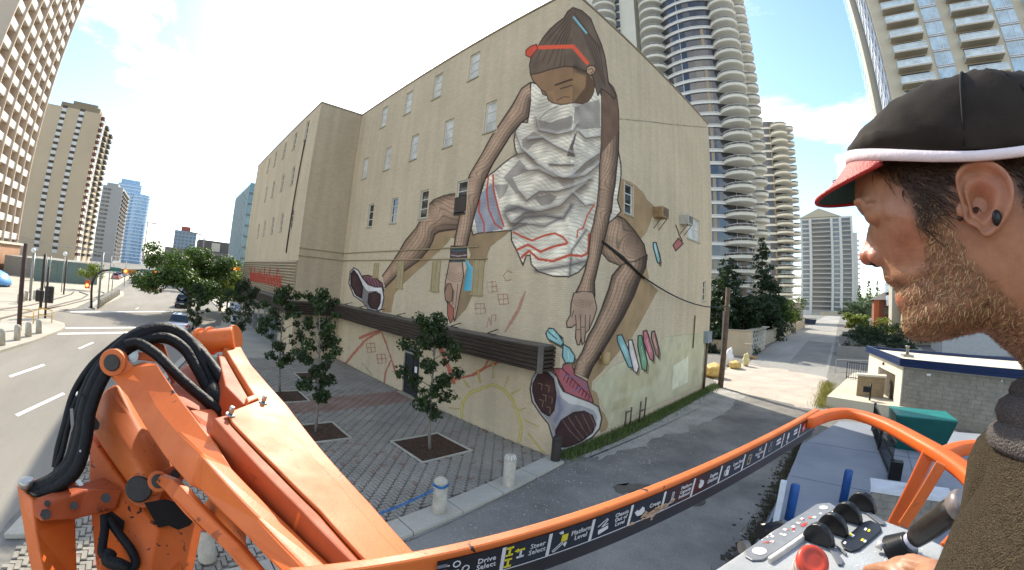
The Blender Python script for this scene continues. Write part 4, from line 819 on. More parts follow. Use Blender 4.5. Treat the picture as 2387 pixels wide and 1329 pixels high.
for off, w, mm, nm in ((1.6, 2.2, M_RBAL, 'rust_balcony'), (17, 5.5, mat('dark_balcony', '#5d564f', .8), 'dark_balcony'), (31, 5.0, mat('dark_balcony', '#5d564f', .8), 'dark_balcony')):
    b = MB(); b.box((-w / 2, .003, 0), (w / 2, 1.5, 1.2)); shared(TT, nm, b, mm, [((X - off, Y1, z), 0) for z in zs_])
m = MB(); m.box((X - 11.5, Y1 + .004, 0), (X - 3.5, Y1 + .35, H - 3)); m.build('cream_bay', M_CRM, TT)
b = MB(); b.box((-2.6, .003, 0), (2.6, .4, 1.3)); shared(TT, 'window', b, M_DARKW, [((X - 7.5, Y1 + .01, z), 0) for z in zs_])
# grey slab, blue glass tower, red tower, crane
GT = thing('grey_tower', 'plain grey concrete slab tower right of the tan tower', 'building', (-350, -50, 0))
m = MB(); m.box((-376, -57, 0), (-327, -43, 51)); m.box((-370, -55, 51), (-330, -47, 53.5)); m.build('wall', mat('grey_concrete', '#a09d98', .85, 0, .05, .05), GT)
b = MB(); b.box((-3, .003, 0), (3, 1.2, 1.1)); shared(GT, 'balcony', b, mat('brown_balcony', '#6d645b', .8), [((x, -43, z), 0) for z in np.arange(3, 49, 2.8) for x in (-332, -340, -348, -356, -364)])
b = MB(); b.box((.003, -1.2, 0), (.15, 1.2, 1.3)); shared(GT, 'window', b, M_DARKW, [((-327, y, z), 0) for z in np.arange(3, 49, 2.8) for y in (-55, -52.2)])
BT = thing('blue_glass_tower', 'pale blue glass tower with stepped top behind the grey slab', 'building', (-430, -50, 0))
M_BLUG = glass('hazy_blue_glass', '#7d9fbd', .12); M_BLUB = mat('pale_blue_band', '#c3d2de', .6, 0, .05, .1)  # distance haze is put into these pale tones
m = MB(); m.box((-445, -60, 0), (-418, -39, 68)); m.box((-443, -58, 68), (-420, -41, 72)); m.lathe((-420, -38, 0), [(8, 0), (8, 60)], 20, False); m.build('wall', M_BLUG, BT)
b = MB(); b.box((.003, -10.6, 0), (.4, 10.6, .9)); shared(BT, 'floor_band', b, M_BLUB, [((-418, -49.5, z), 0) for z in np.arange(2, 67, 2.9)])
b = MB(); b.lathe((0, 0, 0), [(8.05, 0), (8.5, .1), (8.5, .9), (8.05, .95)], 20, False); shared(BT, 'round_balcony', b, M_BLUB, [((-420, -38, z), 0) for z in np.arange(2, 59, 2.9)])
RT = thing('red_tower', 'slim red and blue tower beside the crane far down the street', 'building', (-600, -49, 0))
m = MB(); m.box((-610, -53, 0), (-598, -44, 43)); m.build('wall', mat('red_cladding', '#a8685c', .8, 0, .05, .05), RT)
b = MB(); b.box((.003, -4, 0), (.3, 4, 1.3)); shared(RT, 'window_band', b, M_BLUG, [((-598, -48.5, z), 0) for z in np.arange(3, 41, 3)])
CRN = thing('tower_crane', 'tower crane over the far end of the street', 'crane', (*polar(183.9, 650), 0))
cx_, cy_ = polar(183.9, 650)
m = MB(); m.bar((cx_, cy_, 0), (cx_, cy_, 54), 1.6, 1.6, up=(1, 0, 0)); m.build('mast', mat('crane_paint', '#b8938a', .7), CRN)
m = MB(); a_, b_ = polar(184.8, 650), polar(182.9, 650); m.bar((*a_, 53.6), (*b_, 54.6), 1.3, 1.5); m.bar((cx_, cy_, 58), (*a_, 54.6), .4, .4); m.bar((cx_, cy_, 58), (*b_, 55.6), .4, .4); m.bar((cx_, cy_, 54), (cx_, cy_, 58), .8, .8, up=(1, 0, 0)); m.build('jib', mat('crane_paint', '#b8938a', .7), CRN)
# low blocks ahead
FB = thing('blue_block', 'blue grey apartment block with a red brick rooftop room above the street tree', 'building', (-402, 4, 0))
m = MB(); m.box((-420, -3.5, 0), (-400, 15.8, 33)); m.build('wall', mat('blue_grey_wall', '#8799a8', .8, 0, .06, .1), FB); m = MB(); m.box((-415, 2, 33), (-402, 10, 37)); m.build('rooftop_room', mat('red_brick_far', '#a0564a', .85), FB)
b = MB(); b.box((.003, -.9, 0), (.15, .9, 1.5)); shared(FB, 'window', b, M_DARKW, [((-400, y, z), 0) for z in np.arange(3, 31, 3) for y in np.arange(-1.8, 15, 3.2)])
LB = thing('flat_grey_block', 'low flat roofed grey office block behind the street tree', 'building', (-185, 12, 0))
m = MB(); m.box((-205, -4.5, 0), (-180, 24, 11)); m.build('wall', mat('warm_grey_wall', '#77706a', .85, 0, .08, .1), LB)
m = MB(); m.box((-203, 8.5, 11), (-186, 24.5, 15.8)); m.build('rooftop_room', mat('rooftop_grey', '#645f5b', .85), LB); m = MB(); m.box((-185.9, 14, 11.6), (-185.7, 17.5, 15)); m.build('panel', M_CRM, LB)
for y_ in (11, 14): m = MB(); m.tube([(-190, y_, 15.8), (-190, y_, 18.8)], .12, 5); m.build('roof_mast', M_BROWN2, LB)
b = MB(); b.box((.003, -13.5, 0), (.2, 13.5, 1.3)); shared(LB, 'window_band', b, M_DARKW, [((-180, 9.7, z), 0) for z in (2.5, 5.5, 8.4)])
GR = thing('glass_office', 'narrow green glass office block peeping out behind the painted building', 'building', (-140, 22, 0))
m = MB(); m.box((-160, 18.2, 0), (-127, 40, 31)); m.build('wall', glass('green_glass', '#5f7d80', .12), GR)
b = MB(); b.box((.003, -10.9, 0), (.2, 10.9, .5)); shared(GR, 'mullion_band', b, M_DARKW, [((-127, 29.1, z), 0) for z in np.arange(2, 30, 3.2)])
b = MB(); b.box((-.1, -.003, 0), (.1, -.2, 30)); shared(GR, 'mullion', b, mat('pale_metal', '#b9c3c4', .5), [((x, 18.2, 0.5), 0) for x in np.arange(-158, -127, 3)])
FL = thing('far_blue_tower', 'distant blue and white tower at the left edge behind the tan tower', 'building', (-290, -105, 0))
m = MB(); m.box((-305, -116, 0), (-282, -98, 37)); m.build('wall', mat('white_blue_wall', '#a9bccb', .7), FL)
b = MB(); b.box((.003, -8.9, 0), (.8, 8.9, 1.0)); shared(FL, 'balcony', b, mat('white_wall', '#d8d9d8', .7), [((-282, -107, z), 0) for z in np.arange(3, 36, 2.9)])
SH = thing('brick_shops', 'low orange brick shops at the left edge below the towers', 'building', (-75, -24, 0))
m = MB(); m.box((-96, -42, 0), (-84, -31, 5)); m.build('wall', mat('orange_brick_far', '#a98264', .85, 0, .15, .4), SH); m = MB(); m.box((-96.5, -42.5, 5.003), (-83.5, -30.6, 5.4)); m.build('roof', M_CRM, SH)
b = MB(); b.box((.003, -1.6, 0), (.1, 1.6, 2)); shared(SH, 'window', b, M_DARKW, [((-84, y, 1), 0) for y in (-39.5, -36, -33)])
# ---- towers with round balconies, right of the painted building
M_RND = mat('cream_precast', '#dcd6c6', .75, 0, .06, .15); M_RNDW = mat('white_band', '#e0ddd6', .7, 0, .05, .15); M_RGL = glass('bronze_glass', '#3a3a3c', .07); M_CURT = mat('curtain_tan', '#9c8a70', .4); M_RAILM = mat('white_railing', '#cfcfcb', .5)
def arc_band(mb, c, r0, r1, a0, a1, z0, z1, n=24):
    """ring segment r0..r1 between two angles (degrees)"""
    vs = []; fs = []
    for i in range(n + 1):
        a = math.radians(a0 + (a1 - a0) * i / n)
        for r, z in ((r0, z0), (r1, z0), (r1, z1), (r0, z1)): vs.append((c[0] + r * math.cos(a), c[1] + r * math.sin(a), z))
    for i in range(n):
        for k in range(4): fs.append((i * 4 + k, i * 4 + (k + 1) % 4, i * 4 + 4 + (k + 1) % 4, i * 4 + 4 + k))
    fs += [(3, 2, 1, 0), (n * 4, n * 4 + 1, n * 4 + 2, n * 4 + 3)]
    return mb.add(vs, fs, False)
def disc_balcony():
    d = MB(); d.lathe((0, 0, 0), [(.3, 0), (1, .02), (1.0, .06), (1.03, .07), (1.03, .16), (.97, .165), (.97, .1), (.3, .1)], 20, False); return d
def round_tower(T, c, R, a0, a1, H, stacks, fh=2.9):
    zs = np.arange(fh, H, fh)
    core = MB(); arc_band(core, c, .1, R - 1.0, a0 - 20, a1 + 20, 0, H, 30); core.build('core_wall', M_RND, T)
    g = MB(); arc_band(g, (0, 0), R - .9, R - .35, a0, a1, 0, fh - .01)
    shared(T, 'window_band', g, M_RGL, [((c[0], c[1], z), 0) for z in zs])
    s = MB(); arc_band(s, (0, 0), R - .9, R, a0 - 3, a1 + 3, 0, .55); arc_band(s, (0, 0), R - .3, R + .16, a0 - 3, a1 + 3, .551, .68)
    shared(T, 'white_band', s, M_RNDW, [((c[0], c[1], z), 0) for z in zs])
    for k, (az_, w_) in enumerate([(a0 + (a1 - a0) * f, 1.6) for f in (.12, .27, .42, .55, .68, .8, .92)]):
        q = MB(); arc_band(q, (0, 0), R - .36, R - .3, az_, az_ + (w_ * 2.2 if k % 3 == 0 else .5), .57, fh - .01, 2)
        shared(T, 'curtain' if k % 3 == 0 else 'mullion', q, M_CURT if k % 3 == 0 else M_RNDW, [((c[0], c[1], z), 0) for z in zs if (k % 3 or random.random() < .7)])
    for (x, y, r) in stacks:
        d = MB(); d.lathe((0, 0, 0), [(.4, .1), (r * .93, 0), (r, .12), (r, .55), (r * 1.02, .56), (r * 1.02, .72), (r * .97, .73), (r * .95, .45), (.4, .45)], 22, False)
        shared(T, 'balcony', d, M_RND, [((x, y, z), 0) for z in zs])
        rl = MB(); rl.lathe((0, 0, 0), [(r * .96, 1.2), (r * 1.0, 1.2), (r * 1.0, 1.27), (r * .96, 1.27)], 22, False)
        for t in range(14): a = t * 2 * math.pi / 14; rl.box((r * .97 * math.cos(a) - .03, r * .97 * math.sin(a) - .03, .72), (r * .97 * math.cos(a) + .03, r * .97 * math.sin(a) + .03, 1.2))
        shared(T, 'railing', rl, M_RAILM, [((x, y, z), 0) for z in zs])
c1_ = polar(107.6, 101)
R1 = thing('round_balcony_tower', 'cream tower of stacked round balconies and curved dark glass rising behind the mural wall', 'building', (*c1_, 0))
stk = [(*polar(103.2, 90.5), 3.3), (*polar(114.2, 94), 3.3), (*polar(100.9, 97), 2.4), (*polar(121.9, 97), 3.3)]
round_tower(R1, c1_, 12.0, 188 - 5, 388 - 5, 104, stk)
m = MB(); p, q = polar(119.6, 100), polar(116.6, 98); m.bar((p[0], p[1], 52), (q[0], q[1], 52), 3, 104); m.build('concrete_pier', M_RND, R1)
m = MB(); p, q = polar(127, 108), polar(113, 104); m.bar((p[0], p[1], 52), (q[0], q[1], 52), 8, 104); m.build('rear_wall', M_RND, R1)
m = MB(); p, q = polar(102.1, 97), polar(100.6, 99); m.bar((p[0], p[1], 52), (q[0], q[1], 52), 3, 104); m.build('concrete_pier', M_RND, R1)
gq = MB(); p = polar(120.9, 97.5); gq.box((-2.2, -.4, .6), (2.2, .4, 2.4)); shared(R1, 'window', gq, M_RGL, [((p[0], p[1] + 1, z), 0.5) for z in np.arange(2.9, 104, 2.9)])
c2_ = polar(99.6, 158)
R2 = thing('round_balcony_tower', 'lower twin tower with round balconies and a flat parapet just right of the taller one', 'building', (*c2_, 0))
round_tower(R2, c2_, 8.5, 190, 380, 69, [(*polar(97.5, 150), 2.9), (*polar(96.4, 154), 2.3)])
m = MB(); p, q = polar(102, 160), polar(97.2, 160); m.bar((p[0], p[1], 35.5), (q[0], q[1], 35.5), 8, 71); m.build('rear_wall', M_RND, R2)
# pale tower with a pyramid roof at the end of the alley
PT = thing('pyramid_roof_tower', 'white apartment tower with gable roof closing the end of the alley', 'building', (-12, 300, 0))
Y = 298; xa, xb = -29.2, 4.6
M_PW = mat('white_stucco', '#cbc8c0', .75, 0, .05, .05)
m = MB(); m.box((xa, Y, 0), (xb, Y + 25, 62.5)); m.build('wall', M_PW, PT)
m = MB(); xm = (xa + -4) / 2; m.prism([(xa - .5, Y - 1, 62.6), (-2.5, Y - 1, 62.6), (xm, Y - 1, 68.5)], (0, 26, 0)); m.build('roof', mat('cream_roof', '#b7ab94', .8), PT)
for x, w in ((-22.6, 1.6), (-8.8, 1.4), (-3.2, 1.6), (3.9, 1.2)):
    m = MB(); m.box((x - w / 2, Y - 1.3, 0), (x + w / 2, Y - .004, 62)); m.build('pilaster', M_PW, PT)
fz = np.arange(2.5, 61, 2.95)
for xa_, xb_, nm in ((-28, -23.6, 'window'), (-7.9, -4.2, 'window')):
    b = MB(); b.box((-(xb_ - xa_) / 2, -.15, .5), ((xb_ - xa_) / 2, -.003, 2.6)); shared(PT, nm, b, glass('grey_blue_glass', '#5a666e', .12), [(((xa_ + xb_) / 2, Y, z), 0) for z in fz])
for xa_, xb_ in ((-21.6, -9.7), (-2.2, 3.1)):
    b = MB(); b.box((-(xb_ - xa_) / 2, -.1, .45), ((xb_ - xa_) / 2, -.003, 2.75)); shared(PT, 'window', b, M_DARKW, [(((xa_ + xb_) / 2, Y, z), 0) for z in fz])
    b = MB(); b.box((-(xb_ - xa_) / 2, -1.5, 0), ((xb_ - xa_) / 2, -.004, .4)); b.box((-(xb_ - xa_) / 2, -1.5, .9), ((xb_ - xa_) / 2, -1.4, 1.0)); shared(PT, 'balcony', b, M_PW, [(((xa_ + xb_) / 2, Y, z), 0) for z in fz])
m = MB(); m.box((4.6, Y + 2, 0), (7.2, Y + 20, 52)); m.build('side_wing', M_PW, PT)
b = MB(); b.box((0, -1.2, 0), (1.3, 1.2, .9)); shared(PT, 'side_balcony', b, M_PW, [((7.2, Y + 6, z), 0) for z in fz[:16]])
# tower cut off by the top right corner
QT = thing('boxy_balcony_tower', 'cream tower with boxy glass balconies cut off by the top right corner', 'building', (25, 90, 0))
Y = 76; xL = 10.2; H = 92; fz = np.arange(5.5, H - 2, 2.9)
M_QC = mat('cream_render', '#c9bca4', .8, 0, .05, .1); M_QG = glass('sky_glass', '#8fb0c4', .08); M_QW = mat('white_frame', '#d9dadd', .5)
m = MB(); m.box((xL, Y, 0), (62, 128, H)); m.build('wall', M_QC, QT)
for x0_, x1_ in ((12.0, 17.6), (23.2, 29.6), (36, 42), (48, 54)):
    b = MB(); w = x1_ - x0_; b.box((-w / 2, -1.9, 0), (w / 2, -.003, .35)); shared(QT, 'balcony', b, M_QC, [(((x0_ + x1_) / 2, Y, z), 0) for z in fz])
    b = MB(); b.box((-w / 2, -1.9, .36), (w / 2, -1.86, 1.3)); b.box((-w / 2, -1.86, .36), (-w / 2 + .05, -.1, 1.3)); b.box((w / 2 - .05, -1.86, .36), (w / 2, -.1, 1.3)); shared(QT, 'glass_balustrade', b, glass('balustrade_glass', '#a9bcc2', .08), [(((x0_ + x1_) / 2, Y, z), 0) for z in fz])
    b = MB(); b.box((-w / 2 - .04, -1.96, 1.3), (w / 2 + .04, -1.82, 1.4)); b.box((-w / 2 - .04, -1.96, .2), (w / 2 + .04, -1.905, .42)); shared(QT, 'rail', b, M_QW, [(((x0_ + x1_) / 2, Y, z), 0) for z in fz])
    b = MB(); b.box((-w / 2 + .4, -.1, .4), (w / 2 - .4, -.004, 2.6)); shared(QT, 'window', b, glass('grey_glass', '#59636b', .1), [(((x0_ + x1_) / 2, Y, z), 0) for z in fz])
for x0_, x1_ in ((18.6, 21.6), (30.8, 34.2), (43.2, 46.4)):
    w = x1_ - x0_
    b = MB(); b.box((-w / 2, -.12, .5), (w / 2, -.004, 2.7)); shared(QT, 'window', b, M_QG, [(((x0_ + x1_) / 2, Y, z), 0) for z in fz])
    b = MB(); b.box((-w / 2, -.2, 0), (w / 2, -.006, .18)); b.box((-w / 2, -.2, .3), (w / 2, -.006, .45)); b.box((w * .12, -.2, .451), (w * .12 + .12, -.006, 2.7)); shared(QT, 'window_frame', b, M_QW, [(((x0_ + x1_) / 2, Y, z), 0) for z in fz])
b = MB(); b.box((-.12, -6.6, .4), (-.004, 6.6, 2.75)); shared(QT, 'side_window', b, glass('pale_glass', '#b9c8da', .1), [((xL, y, z), 0) for z in fz for y in (84.5,)])
b = MB(); b.box((-.3, -6.8, 0), (-.004, 6.8, .35)); 
for y in (-6.8, -3.4, 0, 3.4, 6.6): b.box((-.3, y - .12, .351), (-.121, y + .12, 2.9))
shared(QT, 'side_frame', b, M_QW, [((xL, 84.5, z), 0) for z in fz])
m = MB(); m.box((xL - 1.6, 92, 0), (xL - .004, 99, H)); m.build('side_pier', mat('taupe_panel', '#9d978a', .8), QT)
b = MB(); b.box((-1.3, -6, .4), (-.004, 6, 2.6)); shared(QT, 'side_bay', b, glass('pale_glass', '#b9c8da', .1), [((xL, 107, z), 0) for z in fz])
# ------------------------------------------------------------------ trees and plants
def leaf_mat(name, a, b):
    m = bpy.data.materials.new(name); m.use_nodes = True; t = m.node_tree; p = t.nodes['Principled BSDF']; p.inputs['Roughness'].default_value = .55; p.inputs['Specular IOR Level'].default_value = .35
    g = N(t, 'ShaderNodeNewGeometry'); n = N(t, 'ShaderNodeTexNoise', i_Scale=1.7, i_Detail=3.0); t.links.new(g.outputs['Position'], n.inputs['Vector'])
    w = N(t, 'ShaderNodeTexWhiteNoise'); t.links.new(g.outputs['Position'], w.inputs['Vector'])
    r = N(t, 'ShaderNodeValToRGB'); r.color_ramp.elements[0].position = .3; r.color_ramp.elements[1].position = .7; r.color_ramp.elements[0].color = (*lin(a), 1); r.color_ramp.elements[1].color = (*lin(b), 1); t.links.new(n.outputs[0], r.inputs[0])
    t.links.new(r.outputs[0], p.inputs['Base Color'])
    tr = N(t, 'ShaderNodeBsdfTranslucent'); hs = N(t, 'ShaderNodeVectorMath', operation='MULTIPLY'); hs.inputs[1].default_value = (1.1, 1.25, .5); t.links.new(r.outputs[0], hs.inputs[0]); t.links.new(hs.outputs[0], tr.inputs['Color'])
    mx_ = N(t, 'ShaderNodeMixShader'); mx_.inputs[0].default_value = .32; t.links.new(p.outputs[0], mx_.inputs[1]); t.links.new(tr.outputs[0], mx_.inputs[2]); t.links.new(mx_.outputs[0], t.nodes['Material Output'].inputs[0])
    return m
LF1 = leaf_mat('young_maple_leaf', '#27331a', '#3d4e26'); LF2 = leaf_mat('street_tree_leaf', '#34481f', '#566b2e'); LF3 = leaf_mat('evergreen_leaf', '#1f2e1a', '#33452a'); LF4 = leaf_mat('yellow_green_leaf', '#5d6b2a', '#7d8536'); LF5 = leaf_mat('far_leaf', '#3b4a34', '#52624a')
M_BARK = mat('bark', '#5c5146', .9, 0, .25, 6, .6, 30); M_BARKP = mat('pale_young_bark', '#7d746a', .9, 0, .25, 9, .4, 40)
def leaves_mesh(clumps, n, size, seed, droop=.3):
    """leaf-shaped quads scattered through soft clumps (centre, radius, flatten)"""
    r = np.random.default_rng(seed); w = np.array([c[1] ** 2.2 for c in clumps]); idx = r.choice(len(clumps), n, p=w / w.sum())
    C = np.array([c[0] for c in clumps])[idx]; R_ = np.array([c[1] for c in clumps])[idx]; F = np.array([c[2] if len(c) > 2 else .8 for c in clumps])[idx]
    d = r.normal(size=(n, 3)); d /= np.linalg.norm(d, axis=1, keepdims=True); q = R_ * r.random(n) ** .45
    P_ = C + d * q[:, None] * np.stack([np.ones(n), np.ones(n), F], 1)
    nrm = d * .6 + r.normal(size=(n, 3)) * .55 + np.array([0, 0, .45]); nrm /= np.linalg.norm(nrm, axis=1, keepdims=True)
    t = np.cross(nrm, r.normal(size=(n, 3))); t /= np.linalg.norm(t, axis=1, keepdims=True); b = np.cross(nrm, t)
    s = size * r.uniform(.6, 1.25, n); L = t * s[:, None]; Wd = b * (s * .36)[:, None]; up = nrm * (s * .12)[:, None]
    V = np.stack([P_ - L * .5, P_ + Wd - up, P_ + L * .5 - np.array([0, 0, 1]) * (s * droop * .4)[:, None], P_ - Wd - up], 1).reshape(-1, 3)
    return V, np.arange(n * 4).reshape(-1, 4)
def crown(name, parent, clumps, n, size, m, seed, kind=None):
    V, F = leaves_mesh(clumps, n, size, seed); o_ = np.array(parent['_org']) if parent is not None else np.zeros(3)
    me = bpy.data.meshes.new(name); me.vertices.add(len(V)); me.vertices.foreach_set('co', (V - o_).ravel().astype(np.float32)); me.loops.add(len(V)); me.loops.foreach_set('vertex_index', F.ravel().astype(np.int32)); me.polygons.add(len(F)); me.polygons.foreach_set('loop_start', np.arange(0, len(V), 4).astype(np.int32)); me.polygons.foreach_set('loop_total', np.full(len(F), 4, np.int32)); me.update(calc_edges=True)
    me.materials.append(m); o = bpy.data.objects.new(name, me); COL.objects.link(o); o.parent = parent
    if kind: o['kind'] = kind
    return o
def young_tree(x, y, h, label, seed, lean=0.0, wide=1.0):
    t = thing('young_tree', label, 'tree', (x, y, .05), 'young trees in the plaza'); r = random.Random(seed)
    top = Vector((x + lean, y, h)); p0 = Vector((x, y, .05)); pts = [p0.lerp(top, f) + Vector((math.sin(f * 5 + seed) * .06, math.cos(f * 4 + seed) * .05, 0)) for f in np.linspace(0, 1, 8)]
    m = MB(); m.tube(pts, .05, 8, rs=[.05 * (1 - .8 * f) + .006 for f in np.linspace(0, 1, 8)]); m.build('trunk', M_BARKP, t)
    cl = []; br = MB(); n = 22
    for i in range(n):
        f = .24 + .73 * i / (n - 1); base = p0.lerp(top, f) ; a = i * 2.4 + r.uniform(-.4, .4); L = wide * (.42 + .5 * math.sin(min(1, (f - .25) * 1.5) * math.pi)) * r.uniform(.55, 1.25)
        tip = base + Vector((math.cos(a) * L, math.sin(a) * L, L * .45 + .1)); br.tube([base, base.lerp(tip, .5) + Vector((0, 0, .04)), tip], .015, 5, rs=[.018, .012, .005])
        cl.append((tuple(tip), .27 * r.uniform(.7, 1.35) * wide, .8)); cl.append((tuple(base.lerp(tip, .55)), .2 * r.uniform(.6, 1.2), .7))
    cl.append((tuple(top + Vector((0, 0, .05))), .22, 1.2)); br.build('branch', M_BARKP, t)
    crown('crown', t, cl, int(3300 * wide), .14, LF1, seed); return t
young_tree(-10.9, 7.8, 4.4, 'young leafy tree in the square pit nearest the alley, before the painted sun', 3, -.25)
young_tree(-13.75, 4.85, 4.85, 'young tree in the second pit with its crown overlapping the tree behind it', 5, -.1)
young_tree(-19.1, 4.9, 4.7, 'young bushy tree in the pit farther back beside the orange boom', 8, .05, 1.1)
young_tree(-33.5, 1.9, 3.9, 'young tree by the street kerb just left of the big street tree', 12, 0, .8)
young_tree(-31.5, 4.8, 4.4, 'young full tree by the sidewalk in front of the big street tree', 15, 0, 1.45)
def broad_tree(name, x, y, h, rad, label, seed, m, n, size, group=None, trunk=.3, base=.3, cat='tree', flat_=.75):
    t = thing(name, label, cat, (x, y, 0), group); r = random.Random(seed); p = Vector((x, y, 0)); fork = Vector((x, y, h * base))
    mb = MB(); mb.tube([p, p.lerp(fork, .5) + Vector((.05, .04, 0)), fork], trunk, 8, rs=[trunk, trunk * .8, trunk * .7]); cl = []
    nb_ = 9
    for i in range(nb_):
        a = i * 2.4 + r.uniform(-.3, .3); el = r.uniform(.15, 1.0); L = rad * r.uniform(.55, .95)
        tip = fork + Vector((math.cos(a) * L, math.sin(a) * L, (h * (1 - base) - rad * .25) * el)); mid = fork.lerp(tip, .5) + Vector((0, 0, L * .12))
        mb.tube([fork, mid, tip], .1, 6, rs=[trunk * .5, trunk * .3, trunk * .1])
        for _ in range(4): cl.append((tuple(tip + Vector((r.uniform(-1, 1), r.uniform(-1, 1), r.uniform(-.6, .8))) * rad * .34), rad * r.uniform(.2, .36), flat_))
        cl.append((tuple(mid + Vector((0, 0, rad * .15))), rad * r.uniform(.2, .32), flat_))
    for _ in range(7): cl.append((tuple(fork + Vector((r.uniform(-.5, .5) * rad, r.uniform(-.5, .5) * rad, h * (1 - base) * r.uniform(.6, .95)))), rad * r.uniform(.22, .34), flat_))
    mb.build('trunk', M_BARK, t); crown('crown', t, cl, n, size, m, seed); return t
broad_tree('street_tree', -49, 1.9, 7.0, 4.3, 'big broad leafy street tree over the parked cars', 21, LF2, 18000, .3, trunk=.26, base=.28)
broad_tree('street_tree', -56, 6.0, 6.4, 3.4, 'street tree behind the big one, against the grey block', 22, LF2, 8000, .32, trunk=.2)
broad_tree('street_tree', -50, 8.0, 5.0, 2.6, 'smaller yellow green tree right of the big street tree', 23, LF4, 2600, .28, trunk=.16)
broad_tree('small_tree', -71, -12, 4.0, 1.8, 'small pale green tree beside the green hoarding', 24, LF4, 1500, .25, trunk=.1)
for i, (x, y, h, r_) in enumerate(((-92, 3.5, 6.5, 3), (-108, 3.2, 6, 3), (-128, 4, 7, 3.5), (-150, 3, 6.5, 3))): broad_tree('street_tree', x, y, h, r_, ['roundish street tree next in line after the big one', 'third roundish tree along the right side of the street', 'fourth street tree, farther down the right side', 'last distinct street tree down the right side'][i], 30 + i, LF5, 1300, .5, 'street trees farther down the street', trunk=.18)
# alley side: dark evergreens and shrubs behind the beige wall
def conifer(x, y, h, r0, label, seed, n=3200, m=LF3, size=.42):
    t = thing('evergreen_tree', label, 'tree', (x, y, 0), 'evergreens behind the beige wall'); r = random.Random(seed)
    mb = MB(); mb.tube([(x, y, 0), (x + .1, y, h * .5), (x, y, h * .97)], .2, 7, rs=[.22, .13, .03]); mb.build('trunk', M_BARK, t); cl = []
    for i in range(int(h * 7)):
        f = r.uniform(.03, 1) ** 1.1; L = r0 * (1 - f) ** .7 * r.uniform(.35, 1.05) + .2; a = r.uniform(0, 6.28)
        cl.append(((x + math.cos(a) * L * .75, y + math.sin(a) * L * .75, h * f - L * .12), max(.4, L * .55), .5))
    crown('crown', t, cl, n, size, m, seed); return t
conifer(-14.0, 50, 10.6, 4.2, 'dark evergreen against the edge of the painted building', 41, 11000)
conifer(-13.6, 73, 16.6, 4.6, 'tallest dark evergreen in front of the round balconies', 42, 14000)
conifer(-16.6, 64, 12.5, 4.6, 'broad dark evergreen left of the tallest one', 43, 11000)
conifer(-14.2, 90, 10.5, 4.2, 'evergreen half way along the beige wall', 44, 8000)
broad_tree('leafy_shrub', -11.8, 52, 6.2, 2.7, 'dark bushy tree behind the lattice gate wall', 45, LF3, 9000, .34, 'leafy trees behind the beige wall', trunk=.14, base=.2)
broad_tree('leafy_shrub', -13.2, 66, 6.6, 3.2, 'dark leafy tree behind the middle of the beige wall', 46, LF3, 8500, .38, 'leafy trees behind the beige wall', trunk=.16, base=.2)
broad_tree('leafy_shrub', -13.5, 80, 6.6, 3.2, 'mid green leafy tree farther along the beige wall', 47, LF2, 7500, .4, 'leafy trees behind the beige wall', trunk=.16, base=.2)
broad_tree('leafy_shrub', -14.2, 96, 6.8, 3.6, 'leafy tree with sunlit yellow green leaves near the end of the beige wall', 48, LF4, 3600, .4, 'leafy trees behind the beige wall', trunk=.16, base=.2)
broad_tree('leafy_shrub', -14.6, 112, 7.2, 4, 'last leafy tree before the blue dumpster', 49, LF2, 3200, .45, 'leafy trees behind the beige wall', trunk=.16, base=.2)
# planters and shrubs on the right of the alley
for i, (x, y, h, r_, m_, lab) in enumerate(((2.6, 62, 3.2, 2.2, LF3, 'dark shrub in the nearest long planter'), (5.2, 60, 3.4, 2.3, LF3, 'dark shrub at the right end of the planter beside the face'), (3.4, 84, 3.6, 2.6, LF2, 'green shrub behind the planters'), (7, 90, 4.0, 2.8, LF4, 'sunlit yellow shrub before the brick house'), (2.2, 108, 4.2, 2.4, LF4, 'pale green shrub beside the parked cars'), (10, 75, 3.6, 2.6, LF3, 'dark shrub behind the chin'), (3, 150, 7, 4, LF5, 'tree left of the brick house'), (8, 190, 10, 6, LF5, 'tall tree behind the brick house'))):
    broad_tree('shrub', x, y, h, r_, lab, 60 + i, m_, 1900, .26 if y < 100 else .6, 'shrubs right of the alley', trunk=.08, base=.15, cat='shrub')
cl = [((random.uniform(-6, 80), random.uniform(330, 420), random.uniform(2, 9)), random.uniform(4, 8), .9) for _ in range(60)]
crown('far_trees', None, cl, 6000, 2.2, LF5, 71, 'stuff')
for k, x in enumerate((6.5, 12, 17)): conifer(x, 250 + k * 9, 17 + (k * 5) % 7, 2.6, ['pointed spruce left of the brick house roof', 'pointed spruce above the brick house roof', 'pointed spruce near the lips'][k], 75 + k, 700, LF5, 1.2)
cl = [((random.uniform(-900, -650), random.uniform(-120, 40), random.uniform(2, 12)), random.uniform(8, 18), .6) for _ in range(60)]
crown('wooded_ridge', None, cl, 5000, 4.5, LF5, 72, 'stuff')
